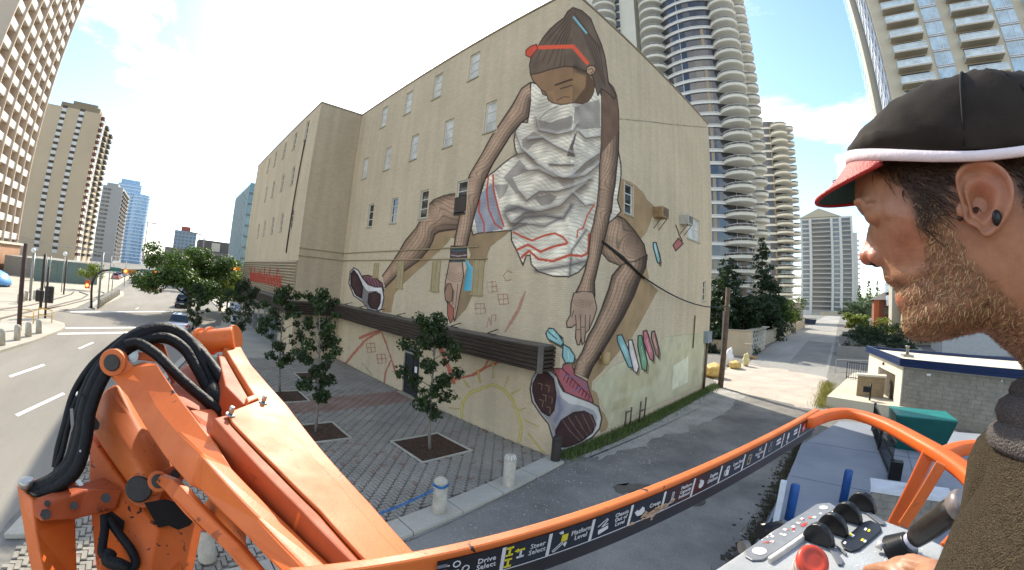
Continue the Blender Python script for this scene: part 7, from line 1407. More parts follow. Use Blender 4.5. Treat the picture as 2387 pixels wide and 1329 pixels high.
# ---- guard rail with decal panel, posts
zt, zb = CAM_H - .53, CAM_H - .60
T0, T1 = Vector(on_z(1020, 1306, zt)), Vector(on_z(1906, 962, zt)); L0, L1 = Vector(on_z(1050, 1358, zb)), Vector(on_z(1936, 974, zb))
RU = (T1 - T0).normalized(); RL = (T1 - T0).length
fn = (L0 - T0); fn = (fn - RU * fn.dot(RU)); FW = fn.length; FV = fn.normalized(); FN = RU.cross(FV).normalized()
if FN.dot(Vector(EYE) - T0) < 0: FN = -FN
RP = lambda s, t_, n=0: T0 + RU * (s * RL) + FV * (t_ * FW) + FN * n
mb = MB(); away = -FN * .028
mb.prism([RP(-.14, -.13, -.002), RP(1.02, -.13, -.002), RP(1.02, 1.0, -.002), RP(-.14, 1.0, -.002)], away); RAIL = mb.build('guard_rail', M_ORL, LIFT, bevel=.006)
mb = MB(); mb.prism([RP(.0, .06, -.001), RP(1.0, .06, -.001), RP(1.0, 1.02, -.001), RP(0, 1.02, -.001)], FN * .004); mb.build('decal_panel', mat('decal_black', '#14171f', .22, 0, .3, 5, spec=.6), RAIL)
mb = MB(); mb.prism([RP(.0, 1.03, .002), RP(1.0, 1.03, .002), RP(1.0, 1.03, .002) + Vector((0, 0, -.05)) - FN * .01, RP(0, 1.03, .002) + Vector((0, 0, -.05)) - FN * .01], -FN * .03); mb.build('decal_lower_edge', mat('decal_worn', '#2a2320', .35, 0, .5, 9), RAIL)
mb = MB(); mb.prism([RP(0, .985, .004), RP(1, .985, .004), RP(1, 1.015, .004), RP(0, 1.015, .004)], FN * .001); mb.build('decal_border', mat('decal_white', '#cfcfd2', .4), RAIL)
M_DW = mat('decal_white', '#cfcfd2', .4); M_DY = mat('decal_yellow', '#d6c72e', .4)
def s_of(u, v):   # position along the rail of a point of the photograph on its face
    r = Vector(ray(u, v)); e = Vector(EYE); p = e + r * ((T0 - e).dot(FN) / r.dot(FN)); d = p - T0; return d.dot(RU) / RL, d.dot(FV) / FW
seps = [s_of((a[0] + b[0]) / 2, (a[1] + b[1]) / 2)[0] for a, b in (((1158, 1262), (1185, 1315)), ((1265, 1225), (1297, 1272)), ((1366, 1192), (1397, 1236)), ((1458, 1158), (1486, 1197)), ((1530, 1128), (1567, 1165)), ((1600, 1098), (1636, 1131)), ((1663, 1073), (1698, 1101)), ((1716, 1052), (1751, 1078)), ((1765, 1028), (1799, 1057)), ((1807, 1010), (1840, 1034)), ((1847, 993), (1876, 1012)), ((1880, 977), (1908, 994)))]
for s in seps: mb = MB(); mb.prism([RP(s - .0022, .08, .004), RP(s + .0022, .08, .004), RP(s + .0022, 1.0, .004), RP(s - .0022, 1.0, .004)], FN * .001); mb.build('decal_divider', M_DW, RAIL)
def dpoly(s0, pts, m, closed=True):
    """flat decal shape; pts in millimetre-like units across the panel (x along, y down), about s0"""
    mb = MB(); mb.prism([RP(s0 + x / RL * FW, y, .0035) for x, y in pts], FN * .0012); mb.build('decal_symbol', m, RAIL)
def dline(s0, pts, w, m):
    mb = MB()
    for a, b in zip(pts[:-1], pts[1:]): mb.bar(RP(s0 + a[0] / RL * FW, a[1], .0042), RP(s0 + b[0] / RL * FW, b[1], .0042), w * FW, .001, up=tuple(FN))
    mb.build('decal_symbol', m, RAIL)
FM = Matrix((RU, -FV, FN)).transposed()
ed = [0.005] + seps + [.995]; words = ['Drive\nSelect', 'Steer\nSelect', 'Platform\nLevel', 'Chassis\nOut of\nLevel', 'Creep', 'Platform\nCapacity\nIndicator', 'Engine\nDistress', 'Low Fuel\nLevel', 'AC\nGenerator\nOn']
circ = lambda x, y, r, n=12: [(x + r * math.cos(t), y + r * math.sin(t)) for t in np.linspace(0, 2 * math.pi, n + 1)[:-1]]
for i in range(13):
    a_, b_ = ed[i], ed[i + 1]; wl = (b_ - a_) * RL; c = (a_ + b_) / 2; cell = (b_ - a_) * RL / FW
    fs = FW * (.27 if i not in (3, 5, 8) else .235)
    s0 = c + (b_ - a_) * (.24 if i else .22)
    if i > 8:      # unreadable in the photograph: two smudged white lines
        for y_, o_ in ((.34, -.02), (.56, .05)): dline(s0, [(o_ - .3, y_), (o_ + .3, y_ - .02)], .13, M_DW)
    else: text_obj('decal_text', words[i], fs, RP(s0, .5, .0042), FM, M_DW, RAIL, .0006)
    x = -cell * .2
    if i == 0:
        for dx, dy in ((-.15, .25), (.15, .5), (0, .78)): dline(c, [(x + dx + p[0], dy + p[1]) for p in circ(0, 0, .11, 8)] + [(x + dx + .11, dy)], .035, M_DW); dline(c, [(x + dx - .35, dy), (x + dx - .22, dy)], .03, M_DW)
        for k in range(4): dpoly(c, [(x - .75, .16 + k * .21), (x - .45, .16 + k * .21), (x - .45, .27 + k * .21), (x - .75, .27 + k * .21)], mat('decal_grey', '#6f7077', .5))
    elif i == 1:
        for dx, dy in ((-.3, .3), (-.3, .76), (.12, .5)): dline(c, [(x + dx, dy - .14), (x + dx, dy + .14)], .07, M_DY if dx < 0 else M_DW); dline(c, [(x + dx - .13, dy - .14), (x + dx + .13, dy - .14)], .07, M_DY); dline(c, [(x + dx - .13, dy + .14), (x + dx + .13, dy + .14)], .07, M_DY if dx < 0 else M_DW)
        dpoly(c, [(x - .12, .36), (x + .02, .28), (x + .02, .44)], M_DY)
    elif i == 2:
        dpoly(c, [(x - .05, .3), (x + .2, .3), (x + .2, .58), (x - .05, .58)], M_DY); dline(c, [(x - .35, .86), (x - .02, .6), (x + .04, .66), (x - .29, .92), (x - .35, .86)], .03, M_DW); dpoly(c, [(x - .22, .16), (x - .05, .12), (x, .26), (x - .15, .22)], M_DW); dpoly(c, [(x + .1, .62), (x + .22, .66), (x + .16, .84), (x + .06, .74)], M_DW)
    elif i == 3:
        dline(c, [(x - .3, .5), (x + .1, .26), (x + .15, .34), (x - .1, .56), (x + .2, .5)], .035, M_DW); dpoly(c, [(x - .25, .66), (x + .22, .6), (x + .24, .74), (x - .2, .86)], M_DW)
    elif i == 4: dpoly(c, [(x - .35, .5), (x - .2, .42), (x - .1, .5), (x + .05, .36), (x + .18, .42), (x + .25, .62), (x + .1, .74), (x - .15, .72)], M_DW)
    elif i == 5: dline(c, [(x - .05, .3), (x + .05, .3), (x + .05, .6), (x - .05, .6), (x - .05, .3)], .03, M_DW); dline(c, [(x - .25, .9), (x, .62)], .05, M_DW)
    elif i == 6: dpoly(c, [(x + q[0] * 1.0, q[1]) for q in circ(0, .56, .2)], M_DW); dpoly(c, [(x - .22, .3), (x - .08, .3), (x, .5), (x - .12, .5)], M_DW)
    elif i == 7: dpoly(c, [(x - .1, .3), (x + .16, .3), (x + .18, .8), (x - .1, .8)], M_DW); dline(c, [(x - .1, .45), (x - .26, .5), (x - .22, .75)], .05, M_DW); dpoly(c, [(x - .03, .36), (x + .1, .36), (x + .1, .5), (x - .03, .5)], mat('decal_black', '#14171f', .22))
    elif i == 8: dline(c, [(x - .25, .3), (x + .1, .3), (x + .1, .8), (x - .25, .8), (x - .25, .3)], .05, mat('decal_tan', '#a39c86', .5)); dline(c, [(x - .15, .45), (x, .45), (x, .65)], .05, mat('decal_tan', '#a39c86', .5))
    elif i == 9: dline(c, [(x + p[0], p[1]) for p in circ(0, .58, .2, 10)] + [(x + .2, .58)], .03, mat('decal_grey2', '#9a9aa0', .5)); dline(c, [(x - .1, .4), (x - .08, .2), (x + .08, .2), (x + .1, .4)], .03, mat('decal_grey2', '#9a9aa0', .5))
    elif i == 10: dpoly(c, [(x + p[0] * .6, .45 + p[1]) for p in circ(0, 0, .24, 10)], M_DW); dpoly(c, [(x + p[0] + .02, .84 + p[1]) for p in circ(0, 0, .1, 8)], M_DW)
    elif i == 11: dpoly(c, [(x + p[0], .5 + p[1]) for p in circ(0, 0, .3, 14)], mat('decal_red', '#c4423a', .45)); dpoly(c, [(x + p[0], .5 + p[1] * .9) for p in circ(0, 0, .16, 10)], M_DW)
# paint scraped off over the creep panel
mb = MB(); rr = random.Random(4)
s0, _ = s_of(1520, 1190)
for k in range(46):
    s = s0 + rr.gauss(0, .022); t_ = .86 + rr.gauss(0, .10); w = rr.uniform(.002, .007); h = rr.uniform(.03, .12)
    mb.prism([RP(s - w, t_, .0048), RP(s, t_ - h, .0048), RP(s + w, t_ - h * .3, .0048), RP(s + w * .6, t_ + h * .6, .0048), RP(s - w * .5, t_ + h * .5, .0048)], FN * .0008)
mb.build('scraped_paint', mat('scrape_tan', '#b79b80', .8, 0, .3, 60), RAIL, 'stuff')
# wide plate at the near end of the rail, curved end of the rail and its posts
RB = lambda u, v, dz=0: Vector(on_z(u, v, CAM_H - .55 + dz))
def rail_tube(name, pxs, w, h, m, rnd=.012):
    P = [RB(*p) for p in pxs]; secs = []
    for i, p in enumerate(P):
        d = (P[min(i + 1, len(P) - 1)] - P[max(i - 1, 0)]).normalized(); c = d.cross(Vector((0, 0, 1))).normalized(); u = c.cross(d)
        ring = []
        for k in range(16):
            t_ = 2 * math.pi * k / 16; cx, sy = math.cos(t_), math.sin(t_); r = (abs(cx) ** 6 + abs(sy) ** 6) ** (-1 / 6); ring.append(p + c * cx * r * w / 2 + u * sy * r * h / 2)
        secs.append(ring)
    mb = MB(); loft(mb, secs, True); return mb.build(name, m, LIFT)
def smoothpx(L, n=6):
    out = []; L = [np.array(p, float) for p in L]
    for i in range(len(L) - 1):
        p0, p1, p2, p3 = L[max(i - 1, 0)], L[i], L[i + 1], L[min(i + 2, len(L) - 1)]
        for f in np.linspace(0, 1, n + 1)[:-1]: out.append(tuple(.5 * ((2 * p1) + (p2 - p0) * f + (2 * p0 - 5 * p1 + 4 * p2 - p3) * f * f + (3 * p1 - p0 - 3 * p2 + p3) * f ** 3)))
    return out + [tuple(L[-1])]
M_OR2 = orange_mat('shaded_orange_paint', '#d9641f', .45, .7)
rail_tube('rail_bend', smoothpx([(1880, 985), (1930, 968), (1985, 965), (2060, 988), (2140, 1030), (2215, 1075), (2275, 1125), (2300, 1180), (2290, 1240), (2262, 1300)]), .07, .05, M_OR2)
rail_tube('rear_rail', smoothpx([(2195, 1062), (2240, 1046), (2300, 1042), (2400, 1052), (2500, 1075)]), .06, .05, M_OR2)
pa, pb = Vector(on_z(2168, 1052, CAM_H - .57)), Vector(on_z(2085, 1215, CAM_H - 1.0))
pb = Vector(at(2088, 1215, (pa - Vector(EYE)).length * 1.02))
mb = MB(); mb.bar(pa, pa + (pb - pa) * 2.2, .13, .05, up=(-.9, .3, .2)); mb.build('rail_post', M_OR2, LIFT, bevel=.006)
pc = Vector(at(2262, 1135, (pa - Vector(EYE)).length * 1.0)); pd = Vector(at(2140, 1270, (pa - Vector(EYE)).length * 1.02))
mb = MB(); mb.bar(Vector(at(2195, 1080, 1.9)), Vector(at(2105, 1225, 1.95)), .03, .04, up=(-.9, .3, .2)); mb.build('brace', M_ORL, LIFT, bevel=.004)
mb = MB(); mb.bar(Vector(at(2290, 1200, 1.5)), Vector(at(2200, 1300, 1.35)), .07, .05, up=(-.9, .3, .2)); mb.build('rail_post', M_OR2, LIFT, bevel=.006)
# platform floor under the operator and tower support down to the ground (mostly out of the picture)
mb = MB(); mb.box((-.55, -.9, CAM_H - 1.72), (.75, 1.1, CAM_H - 1.66)); mb.build('platform_floor', mat('steel_deck', '#6b6b68', .5, .6, .2, 6), LIFT)
for x, y in ((-.5, -.85), (.7, -.85), (.7, .9), (-.5, .2)): mb = MB(); mb.tube([(x, y, CAM_H - 1.66), (x, y, CAM_H - .62)], .025, 8); mb.build('platform_post', M_OR2, LIFT)
mb = MB(); mb.box((-3.4, -1.2, .45), (-1.4, .4, 1.5)); mb.build('chassis', M_OR, LIFT, bevel=.03)
q = A3(cz(690, 1420), 2.0); mb = MB(); mb.bar((-2.0, -.2, 1.5), (q.x - .1, q.y, q.z + .1), .3, .3, up=(1, 0, 0)); mb.build('riser', M_OR, LIFT, bevel=.01)
for x in (-3.1, -1.7):
    for y in (-1.25, .45): mb = MB(); mb.tube([(x, y - .15, .46), (x, y + .15, .46)], .45, 20); mb.build('wheel', M_TYRE, LIFT)
# ---- control console
c7 = lambda x, y: (1640 + x * .3129, 1080 + y * .3129)
CP = Plane3(on_z(1700, 1329, CAM_H - .58), on_z(1935, 1172, CAM_H - .545), math.radians(-6))
M_GRY = mat('console_grey', '#9a9c9c', .45, 0, .2, 6, .1, 120); M_GRYL = mat('console_label', '#7b7d80', .35, 0, .25, 8); M_BPL = mat('black_plastic', '#17181a', .35, 0, .2, 10)
con = CP.poly([c7(-300, 1000), c7(60, 796), c7(500, 500), c7(830, 297), c7(870, 288), c7(960, 298), c7(1060, 338), c7(1240, 372), c7(1570, 500), c7(1810, 612), c7(1800, 1000)], .22, 'control_console', M_GRY, 0, .012)
pn = CP.poly([c7(300, 665), c7(620, 450), c7(850, 312), c7(940, 305), c7(990, 338), c7(900, 410), c7(440, 732), c7(360, 735), c7(310, 705)], .004, 'label_panel', M_GRYL, .005, .002, con)
CP.poly([c7(470, 735), c7(1000, 352), c7(1020, 372), c7(500, 752)], .02, 'label_ridge', mat('ridge_pale', '#c9c6bd', .4, 0, .2, 30), .014, .004, con)
def disc_on(px, r, h, name, m, up, parent, n=24):
    mb = MB(); c = CP.hit(px); mb.tube([c + CP.n * up, c + CP.n * (up + h)], r, n); return mb.build(name, m, parent, bevel=.002)
for p, r in (((415, 670), .017), ((893, 345), .012)): disc_on(c7(*p), r, .001, 'white_dot', mat('label_white', '#d6d4cf', .5), .0055, con)
rr = random.Random(9)
for k in range(26):
    f = rr.random(); bx, by = 480 + f * 420 + rr.gauss(0, 22), 590 - f * 235 + rr.gauss(0, 22); s = rr.uniform(8, 20)
    CP.poly([c7(bx - s, by), c7(bx, by - s * .6), c7(bx + s, by - s * .2), c7(bx + s * .4, by + s * .5)], .0008, 'label_mark', [mat('label_white', '#d6d4cf', .5), mat('label_white', '#d6d4cf', .5), mat('label_orange', '#c8643a', .5), mat('label_red', '#b5382f', .5)][k % 4], .0062, 0, con)
CP.poly([c7(1020, 600), c7(1180, 455), c7(1240, 438), c7(1312, 470), c7(1326, 515), c7(1160, 655), c7(1100, 672), c7(1040, 648)], .004, 'indicator_plate', M_BPL, .006, .002, con)
for x, y, m_ in ((1110, 560, M_DW), (1180, 590, M_DY), (1205, 510, M_DW), (1230, 520, M_DY), (1050, 612, M_DW), (1095, 550, M_DY), (1200, 600, M_DW)): CP.poly([c7(x - 14, y + 4), c7(x, y - 12), c7(x + 14, y - 4), c7(x + 2, y + 12)], .0008, 'plate_mark', m_, .0072, 0, con)
for L in ([(920, 628), (945, 618), (1042, 740), (1030, 772), (1000, 768)], [(1210, 385), (1240, 375), (1355, 452), (1345, 472), (1318, 470)], [(945, 590), (965, 600), (1070, 690), (1055, 697)]): CP.poly([c7(*p) for p in L], .004, 'slot', mat('slot_grey', '#5b5d63', .5), .006, .001, con)
gd = (CP.hit(c7(1170, 330)) - CP.hit(c7(845, 590))).normalized(); gx = CP.n.cross(gd).normalized()
if gx.dot(CP.hit(c7(940, 640)) - CP.hit(c7(845, 590))) < 0: gx = -gx
for p in ((838, 610), (945, 528), (1055, 440), (1165, 360)):
    c = CP.hit(c7(*p)); mb = MB(); R_ = .042
    arc = [c + gx * (R_ * math.cos(t)) + CP.n * (R_ * 1.25 * math.sin(t)) for t in np.linspace(0, math.pi, 14)]
    mb.prism(arc, gd * .018); mb.build('toggle_guard', M_BPL, con, bevel=.004)
    mb = MB(); mb.tube([c + gd * .03 + CP.n * .0, c + gd * .034 + CP.n * .03], .004, 8); mb.build('toggle', mat('brass', '#a88a4c', .35, .7), con)
mb = MB(); c = CP.hit(c7(740, 790)); ax = CP.n; tp = A3(c7(848, 705), (c - Vector(EYE)).length * .955); ax = (tp - c).normalized()
mb.tube([c - ax * .01, c + ax * .03], .024, 18); 
for k in range(3): mb.tube([c + ax * (.006 + k * .01), c + ax * (.012 + k * .01)], .029, 18)
mb.build('stop_collar', mat('collar_pale', '#c9b9ac', .5), con)
mb = MB(); a_, b_ = c + ax * .03, c + ax * .055
rings = [(.026, 0), (.036, .004), (.038, .014), (.034, .02), (.022, .0215), (.021, .0205), (.012, .0215), (.0, .0215)]
e1 = ax.cross(Vector((0, 0, 1))).normalized(); e2 = ax.cross(e1); secs = [[a_ + ax * z + (e1 * math.cos(t) + e2 * math.sin(t)) * max(r, .0005) for t in np.linspace(0, 2 * math.pi, 25)[:-1]] for r, z in rings]
loft(mb, secs, True); mb.build('stop_button', mat('red_button', '#c4442e', .4, 0, .2, 20), con)
# joystick
j0 = CP.hit(c7(1440, 660)); dj = (j0 - Vector(EYE)).length; j1 = A3(c7(1540, 590), dj * .985); j2 = A3(c7(1620, 520), dj * .965); j3 = A3(c7(1830, 370), dj * .93); j4 = A3(c7(1930, 300), dj * .915)
ax = (j1 - j0).normalized(); mb = MB(); P = [j0 + (j1 - j0) * f for f in np.linspace(-.15, 1, 15)]; mb.tube(P, .03, 18, rs=[.042 - .018 * f + (.004 if i % 2 else -.003) for i, f in enumerate(np.linspace(0, 1, 15))]); mb.build('joystick_boot', M_BPL, con)
mb = MB(); mb.tube([j1 - ax * .004, j1 + (j2 - j1) * .45], .021, 16); mb.build('joystick_neck', mat('pale_plastic', '#a7a5b4', .4), con)
mb = MB(); P = [j1 + (j2 - j1) * .4, j2, j2.lerp(j3, .35), j2.lerp(j3, .7), j3, j3.lerp(j4, .6)]; mb.tube(P, .026, 16, rs=[.022, .026, .028, .027, .029, .027]); mb.build('joystick_grip', mat('worn_grip', '#2a241f', .3, 0, .6, 14, spec=.6), con, bevel=.002)
mb = MB(); mb.tube([j3.lerp(j4, .35), j4, j4 + (j4 - j3) * .25], .03, 14, rs=[.029, .033, .028]); mb.build('joystick_head', mat('worn_head', '#7b706b', .3, .2, .5, 20), con, bevel=.003)
mb = MB(); p = A3(c7(1290, 600), dj * .985); q = A3(c7(1340, 625), dj * .985); mb.tube([p, q], .009, 8); mb.build('toggle', mat('pale_plastic2', '#c2b8b2', .4), con)
rr = random.Random(2)
for k in range(40):
    x, y = rr.uniform(1100, 1650), rr.uniform(640, 790); s = rr.uniform(2, 6); CP.poly([c7(x - s, y), c7(x, y - s), c7(x + s, y + 1), c7(x, y + s)], .0005, 'paint_speck', mat('label_white', '#d6d4cf', .5), .001, 0, con)
# clamp and cable tray seen past the console's left edge
mb = MB(); q0 = A3((1772, 1240), 1.75); mb.tube([q0, q0 + Vector((.05, .05, .0)), q0 + Vector((.05, .12, -.03))], .03, 10); mb.build('cable_clamp', M_BPL, LIFT); mb = MB(); q0 = A3((1728, 1277), 1.6); mb.tube([q0, q0 + Vector((.015, .02, .0))], .022, 14); mb.build('rail_cap', M_GALV, LIFT)
# ------------------------------------------------------------------ the operator beside the camera, in profile
HC = Vector(at(2250, 520, .47)); HN = Vector((EYE[0] - HC.x, EYE[1] - HC.y, 0)).normalized(); HF = Vector((HN.y, -HN.x, 0))
HW = lambda x, y, z: HC + HF * x + HN * y + Vector((0, 0, z))           # x forward, y to the camera (his left), z up
MAN = thing('person', 'bearded man in profile wearing a black cap with white band and red brim, brown shirt', 'person', (HC.x, HC.y, CAM_H - 1.66))
c8 = lambda x, y: (1880 + x * .602, 130 + y * .602)
def HL(px, off=0.0):
    r = Vector(ray(*px)); o = HC + HN * off; e = Vector(EYE); p = e + r * ((o - e).dot(HN) / r.dot(HN)) - HC; return (p.dot(HF), p.z)
# silhouette without the nose, star-shaped about SC0
sil = [(.05, .122), (.07, .106), (.086, .088), (.096, .07), (.1005, .05), (.1022, .034), (.1018, .026), (.0985, .019), (.0905, .0105), (.0882, 0), (.086, -.012), (.0825, -.026), (.079, -.036), (.0772, -.0395), (.0783, -.0455), (.0752, -.0515), (.0655, -.0556), (.066, -.0605), (.0665, -.067), (.0655, -.0715), (.0618, -.0762), (.0588, -.0800), (.0592, -.0889), (.0570, -.0978), (.0470, -.1037), (.0283, -.1038), (.0057, -.0975), (-.0141, -.0930), (-.030, -.106), (-.046, -.1175), (-.060, -.150), (-.07, -.20), (-.10, -.215), (-.14, -.20), (-.135, -.14), (-.128, -.09), (-.13, -.05), (-.138, 0), (-.135, .04), (-.12, .085), (-.09, .115), (-.04, .13), (.01, .132)]
sil = [(x, z if z < .06 else .06 + (z - .06) * .70) for x, z in sil]
SC0 = np.array((-.035, -.035))
def resample(L, n):
    P = np.array(L + [L[0]]); d = np.r_[0, np.cumsum(np.hypot(*np.diff(P, axis=0).T))]; t = np.linspace(0, d[-1], n + 1)[:-1]; return np.stack([np.interp(t, d, P[:, 0]), np.interp(t, d, P[:, 1])], 1)
S = resample(sil, 260); S = (np.roll(S, 1, 0) + 2 * S + np.roll(S, -1, 0)) / 4
def gauss(x, z, cx, cz, r, rz=None): return np.exp(-((x - cx) / r) ** 2 - ((z - cz) / (rz or r)) ** 2)
def halfwidth(x, z, s):
    base = np.interp(z, [-.22, -.15, -.11, -.085, -.06, -.03, 0, .04, .08, .13], [.075, .060, .053, .053, .058, .064, .069, .074, .072, .06])
    base = base * np.interp(x, [-.14, -.08, -.03, .02, .06, .1], [.9, 1.0, 1.02, .99, .9, .8])
    w = base * np.clip(1 - s ** 2.5, 0, 1) ** .5
    w += .0045 * gauss(x, z, .052, -.006, .018, .012)         # cheekbone
    w -= .006 * gauss(x, z, .045, -.034, .018, .016)          # hollow of the cheek
    w -= .005 * gauss(x, z, .062, .03, .016)                  # temple
    w -= .010 * gauss(x, z, .085, .010, .0095, .008)          # eye socket
    w += .004 * gauss(x, z, .090, .0245, .014, .005)          # brow ridge
    w += .004 * gauss(x, z, .010, -.078, .03, .012)           # edge of the jaw
    w -= .007 * gauss(x, z, -.02, -.112, .022, .014)          # under the jaw
    w += .005 * gauss(x, z, -.055, -.12, .016, .05)           # neck muscle
    w += .003 * gauss(x, z, .072, -.064, .01, .005)           # lips
    return np.maximum(w, 0)
rings = np.concatenate([np.linspace(0.02, .9, 26), 1 - .1 * (1 - np.linspace(0, 1, 10)[1:]) ** 1.8])
vs, fs = [], []; n_ = len(S)
for sgn in (1, -1):
    for s in rings:
        P = SC0 + (S - SC0) * s; w = halfwidth(P[:, 0], P[:, 1], np.full(n_, s)) if s < 1 else np.zeros(n_)
        for k in range(n_): vs.append((P[k, 0], sgn * w[k], P[k, 1]))
R_ = len(rings)
for si in (0, 1):
    o = si * R_ * n_
    for i in range(R_ - 1):
        for k in range(n_):
            q = (o + i * n_ + k, o + i * n_ + (k + 1) % n_, o + (i + 1) * n_ + (k + 1) % n_, o + (i + 1) * n_ + k); fs.append(q if si == 0 else q[::-1])
    fs.append(tuple(o + k for k in range(n_)) if si else tuple(o + k for k in reversed(range(n_))))
body = MB(); body.add(vs, fs, True)
def blob(c, r, sq=(1, 1, 1), rot=0, seg=3):
    bm = bmesh.new(); bmesh.ops.create_icosphere(bm, subdivisions=seg, radius=1); L = []
    for v in bm.verts:
        x, y, z = v.co.x * r * sq[0], v.co.y * r * sq[1], v.co.z * r * sq[2]; L.append((c[0] + x * math.cos(rot) - z * math.sin(rot), c[1] + y, c[2] + x * math.sin(rot) + z * math.cos(rot)))
    F = [tuple(v.index for v in f.verts) for f in bm.faces]; bm.free(); body.add(L, F, True)
# nose: ridge sections, tip, wings; nostril shade comes from dark-coloured beads added later
loft(body, [[(.083, 0, .016), (.078, .010, .012), (.07, .014, .006), (.07, -.014, .006), (.078, -.010, .012)],
            [(.0918, 0, .004), (.082, .0085, .002), (.072, .016, -.004), (.072, -.016, -.004), (.082, -.0085, .002)],
            [(.0950, 0, -.0085), (.086, .0095, -.010), (.07, .018, -.012), (.07, -.018, -.012), (.086, -.0095, -.010)],
            [(.0995, 0, -.020), (.090, .0110, -.021), (.07, .019, -.022), (.07, -.019, -.022), (.090, -.0110, -.021)],
            [(.0985, 0, -.0275), (.090, .0095, -.028), (.072, .018, -.031), (.072, -.018, -.031), (.090, -.0095, -.028)],
            [(.090, 0, -.0335), (.086, .007, -.0335), (.074, .012, -.035), (.074, -.012, -.035), (.086, -.007, -.0335)]])
blob((.0912, 0, -.0245), .0104, (1, 1.05, .9)); blob((.0800, .0125, -.0270), .0088, (1.15, .85, .9), .3); blob((.0800, -.0125, -.0270), .0088, (1.15, .85, .9), .3)
blob((.0575, 0, -.0665), .0098, (.9, 2.1, .55)); blob((.0590, 0, -.0515), .0095, (1.5, 2.0, .6), .5)
for s in (1, -1):
    blob((.0775, s * .031, .0108), .0112); blob((.0905, s * .024, .0235), .0085, (1, 1.9, .55)); blob((.079, s * .031, .0165), .0115, (1.0, 1.1, .45))
# ear: a bowl read off the photograph, rim, inner ridge, lobe, ear-hole
def ear(s):
    hx, hz = -.0165, .0045; out = []; nu, nv = 44, 14
    rim = [HL(c8(*p), .075) for p in ((612, 640), (605, 590), (583, 520), (575, 470), (600, 430), (655, 410), (712, 418), (760, 450), (790, 495), (799, 545), (790, 600), (765, 650), (730, 690), (695, 709), (678, 700), (672, 675), (650, 660), (625, 655))]
    r = resample(rim, nu); r = (np.roll(r, 1, 0) + 2 * r + np.roll(r, -1, 0)) / 4; c = np.array(HL(c8(668, 590), .075))
    V, F = [], []
    prof = [(0.0, -.004), (.12, -.004), (.28, -.001), (.42, .004), (.52, .0075), (.6, .0078), (.7, .006), (.78, .0052), (.86, .0085), (.93, .0112), (1.0, .010), (1.03, .006), (1.0, .000), (.85, -.004)]
    for a, (q, h) in enumerate(prof):
        for k in range(nu):
            p = c + (r[k] - c) * q; ang = math.atan2(r[k][1] - c[1], r[k][0] - c[0]); lob = max(0, -math.sin(ang)) ** 2; front = max(0, math.cos(ang)) ** 3
            hh = h * (1 - .5 * lob) + lob * .003 - front * .003 + .010 * max(0, -(p[0] - c[0]) / .03)
            V.append((p[0], s * (.071 + hh + .0 * q), p[1]))
    for a in range(len(prof) - 1):
        for k in range(nu): q = (a * nu + k, a * nu + (k + 1) % nu, (a + 1) * nu + (k + 1) % nu, (a + 1) * nu + k); F.append(q if s > 0 else q[::-1])
    F.append(tuple((len(prof) - 1) * nu + k for k in range(nu)))
    return V, F
EV, EF = ear(1)
def tube_l(pts, rs, n=8):
    m_ = MB(); m_.tube(pts, 0, n, rs=rs); body.add(m_.v, m_.f, True)
# tragus, neck stump into the shoulders, arm under the sleeve, hand
blob((.0010, .0725, -.002), .0055, (1, .8, 1.3))
loft(body, [[(-.09 + .05 * math.cos(t), .055 * math.sin(t), -.14) for t in np.linspace(0, 6.283, 17)[:-1]], [(-.11 + .06 * math.cos(t), .062 * math.sin(t), -.20) for t in np.linspace(0, 6.283, 17)[:-1]], [(-.105 + .085 * math.cos(t), .12 * math.sin(t), -.25) for t in np.linspace(0, 6.283, 17)[:-1]], [(-.105 + .09 * math.cos(t), .13 * math.sin(t), -.34) for t in np.linspace(0, 6.283, 17)[:-1]]])
def tolocal(P): d = Vector(P) - HC; return (d.dot(HF), d.dot(HN), d.z)
wr = tolocal(at(2172, 1344, .80)); kn = tolocal(at(2085, 1330, .86)); el_ = (-.07, .24, -.47); sh = (-.10, .16, -.24)
tube_l([sh, tuple((np.array(sh) + np.array(el_)) / 2), el_, tuple(np.array(el_) * .5 + np.array(wr) * .5), wr, tuple(np.array(wr) * .4 + np.array(kn) * .6)], [.05, .046, .04, .038, .027, .03], 14)
dirh = Vector(kn) - Vector(wr); dirh.normalize(); sd = dirh.cross(Vector((0, 0, 1))).normalized(); upv = sd.cross(dirh)
kn = Vector(kn)
for k in range(4):      # curled fingers
    b = kn + sd * (.018 * (k - 1.5)) + upv * .006; L = (.034, .038, .036, .029)[k]
    tube_l([b - dirh * .02, b + dirh * .006, b + dirh * L - upv * .006, b + dirh * (L + .012) - upv * .028, b + dirh * (L - .008) - upv * .042], [.0105, .0105, .0092, .0085, .007], 8)
tube_l([kn - dirh * .045 + sd * .028, kn - dirh * .015 + sd * .045 - upv * .008, kn + dirh * .02 + sd * .044 - upv * .018, kn + dirh * .04 + sd * .036 - upv * .024], [.013, .012, .0105, .008], 8)
fk = kn - dirh * .035; blob(tuple(fk), .04, (1, 1, .5))
tmp = body.build('tmp_body', M_BLK); rm = tmp.modifiers.new('r', 'REMESH'); rm.mode = 'VOXEL'; rm.voxel_size = .0019; rm.use_smooth_shade = True
sm = tmp.modifiers.new('s', 'SMOOTH'); sm.factor = .5; sm.iterations = 5
dg = bpy.context.evaluated_depsgraph_get(); dg.update(); me = bpy.data.meshes.new_from_object(tmp.evaluated_get(dg)); bpy.data.objects.remove(tmp)
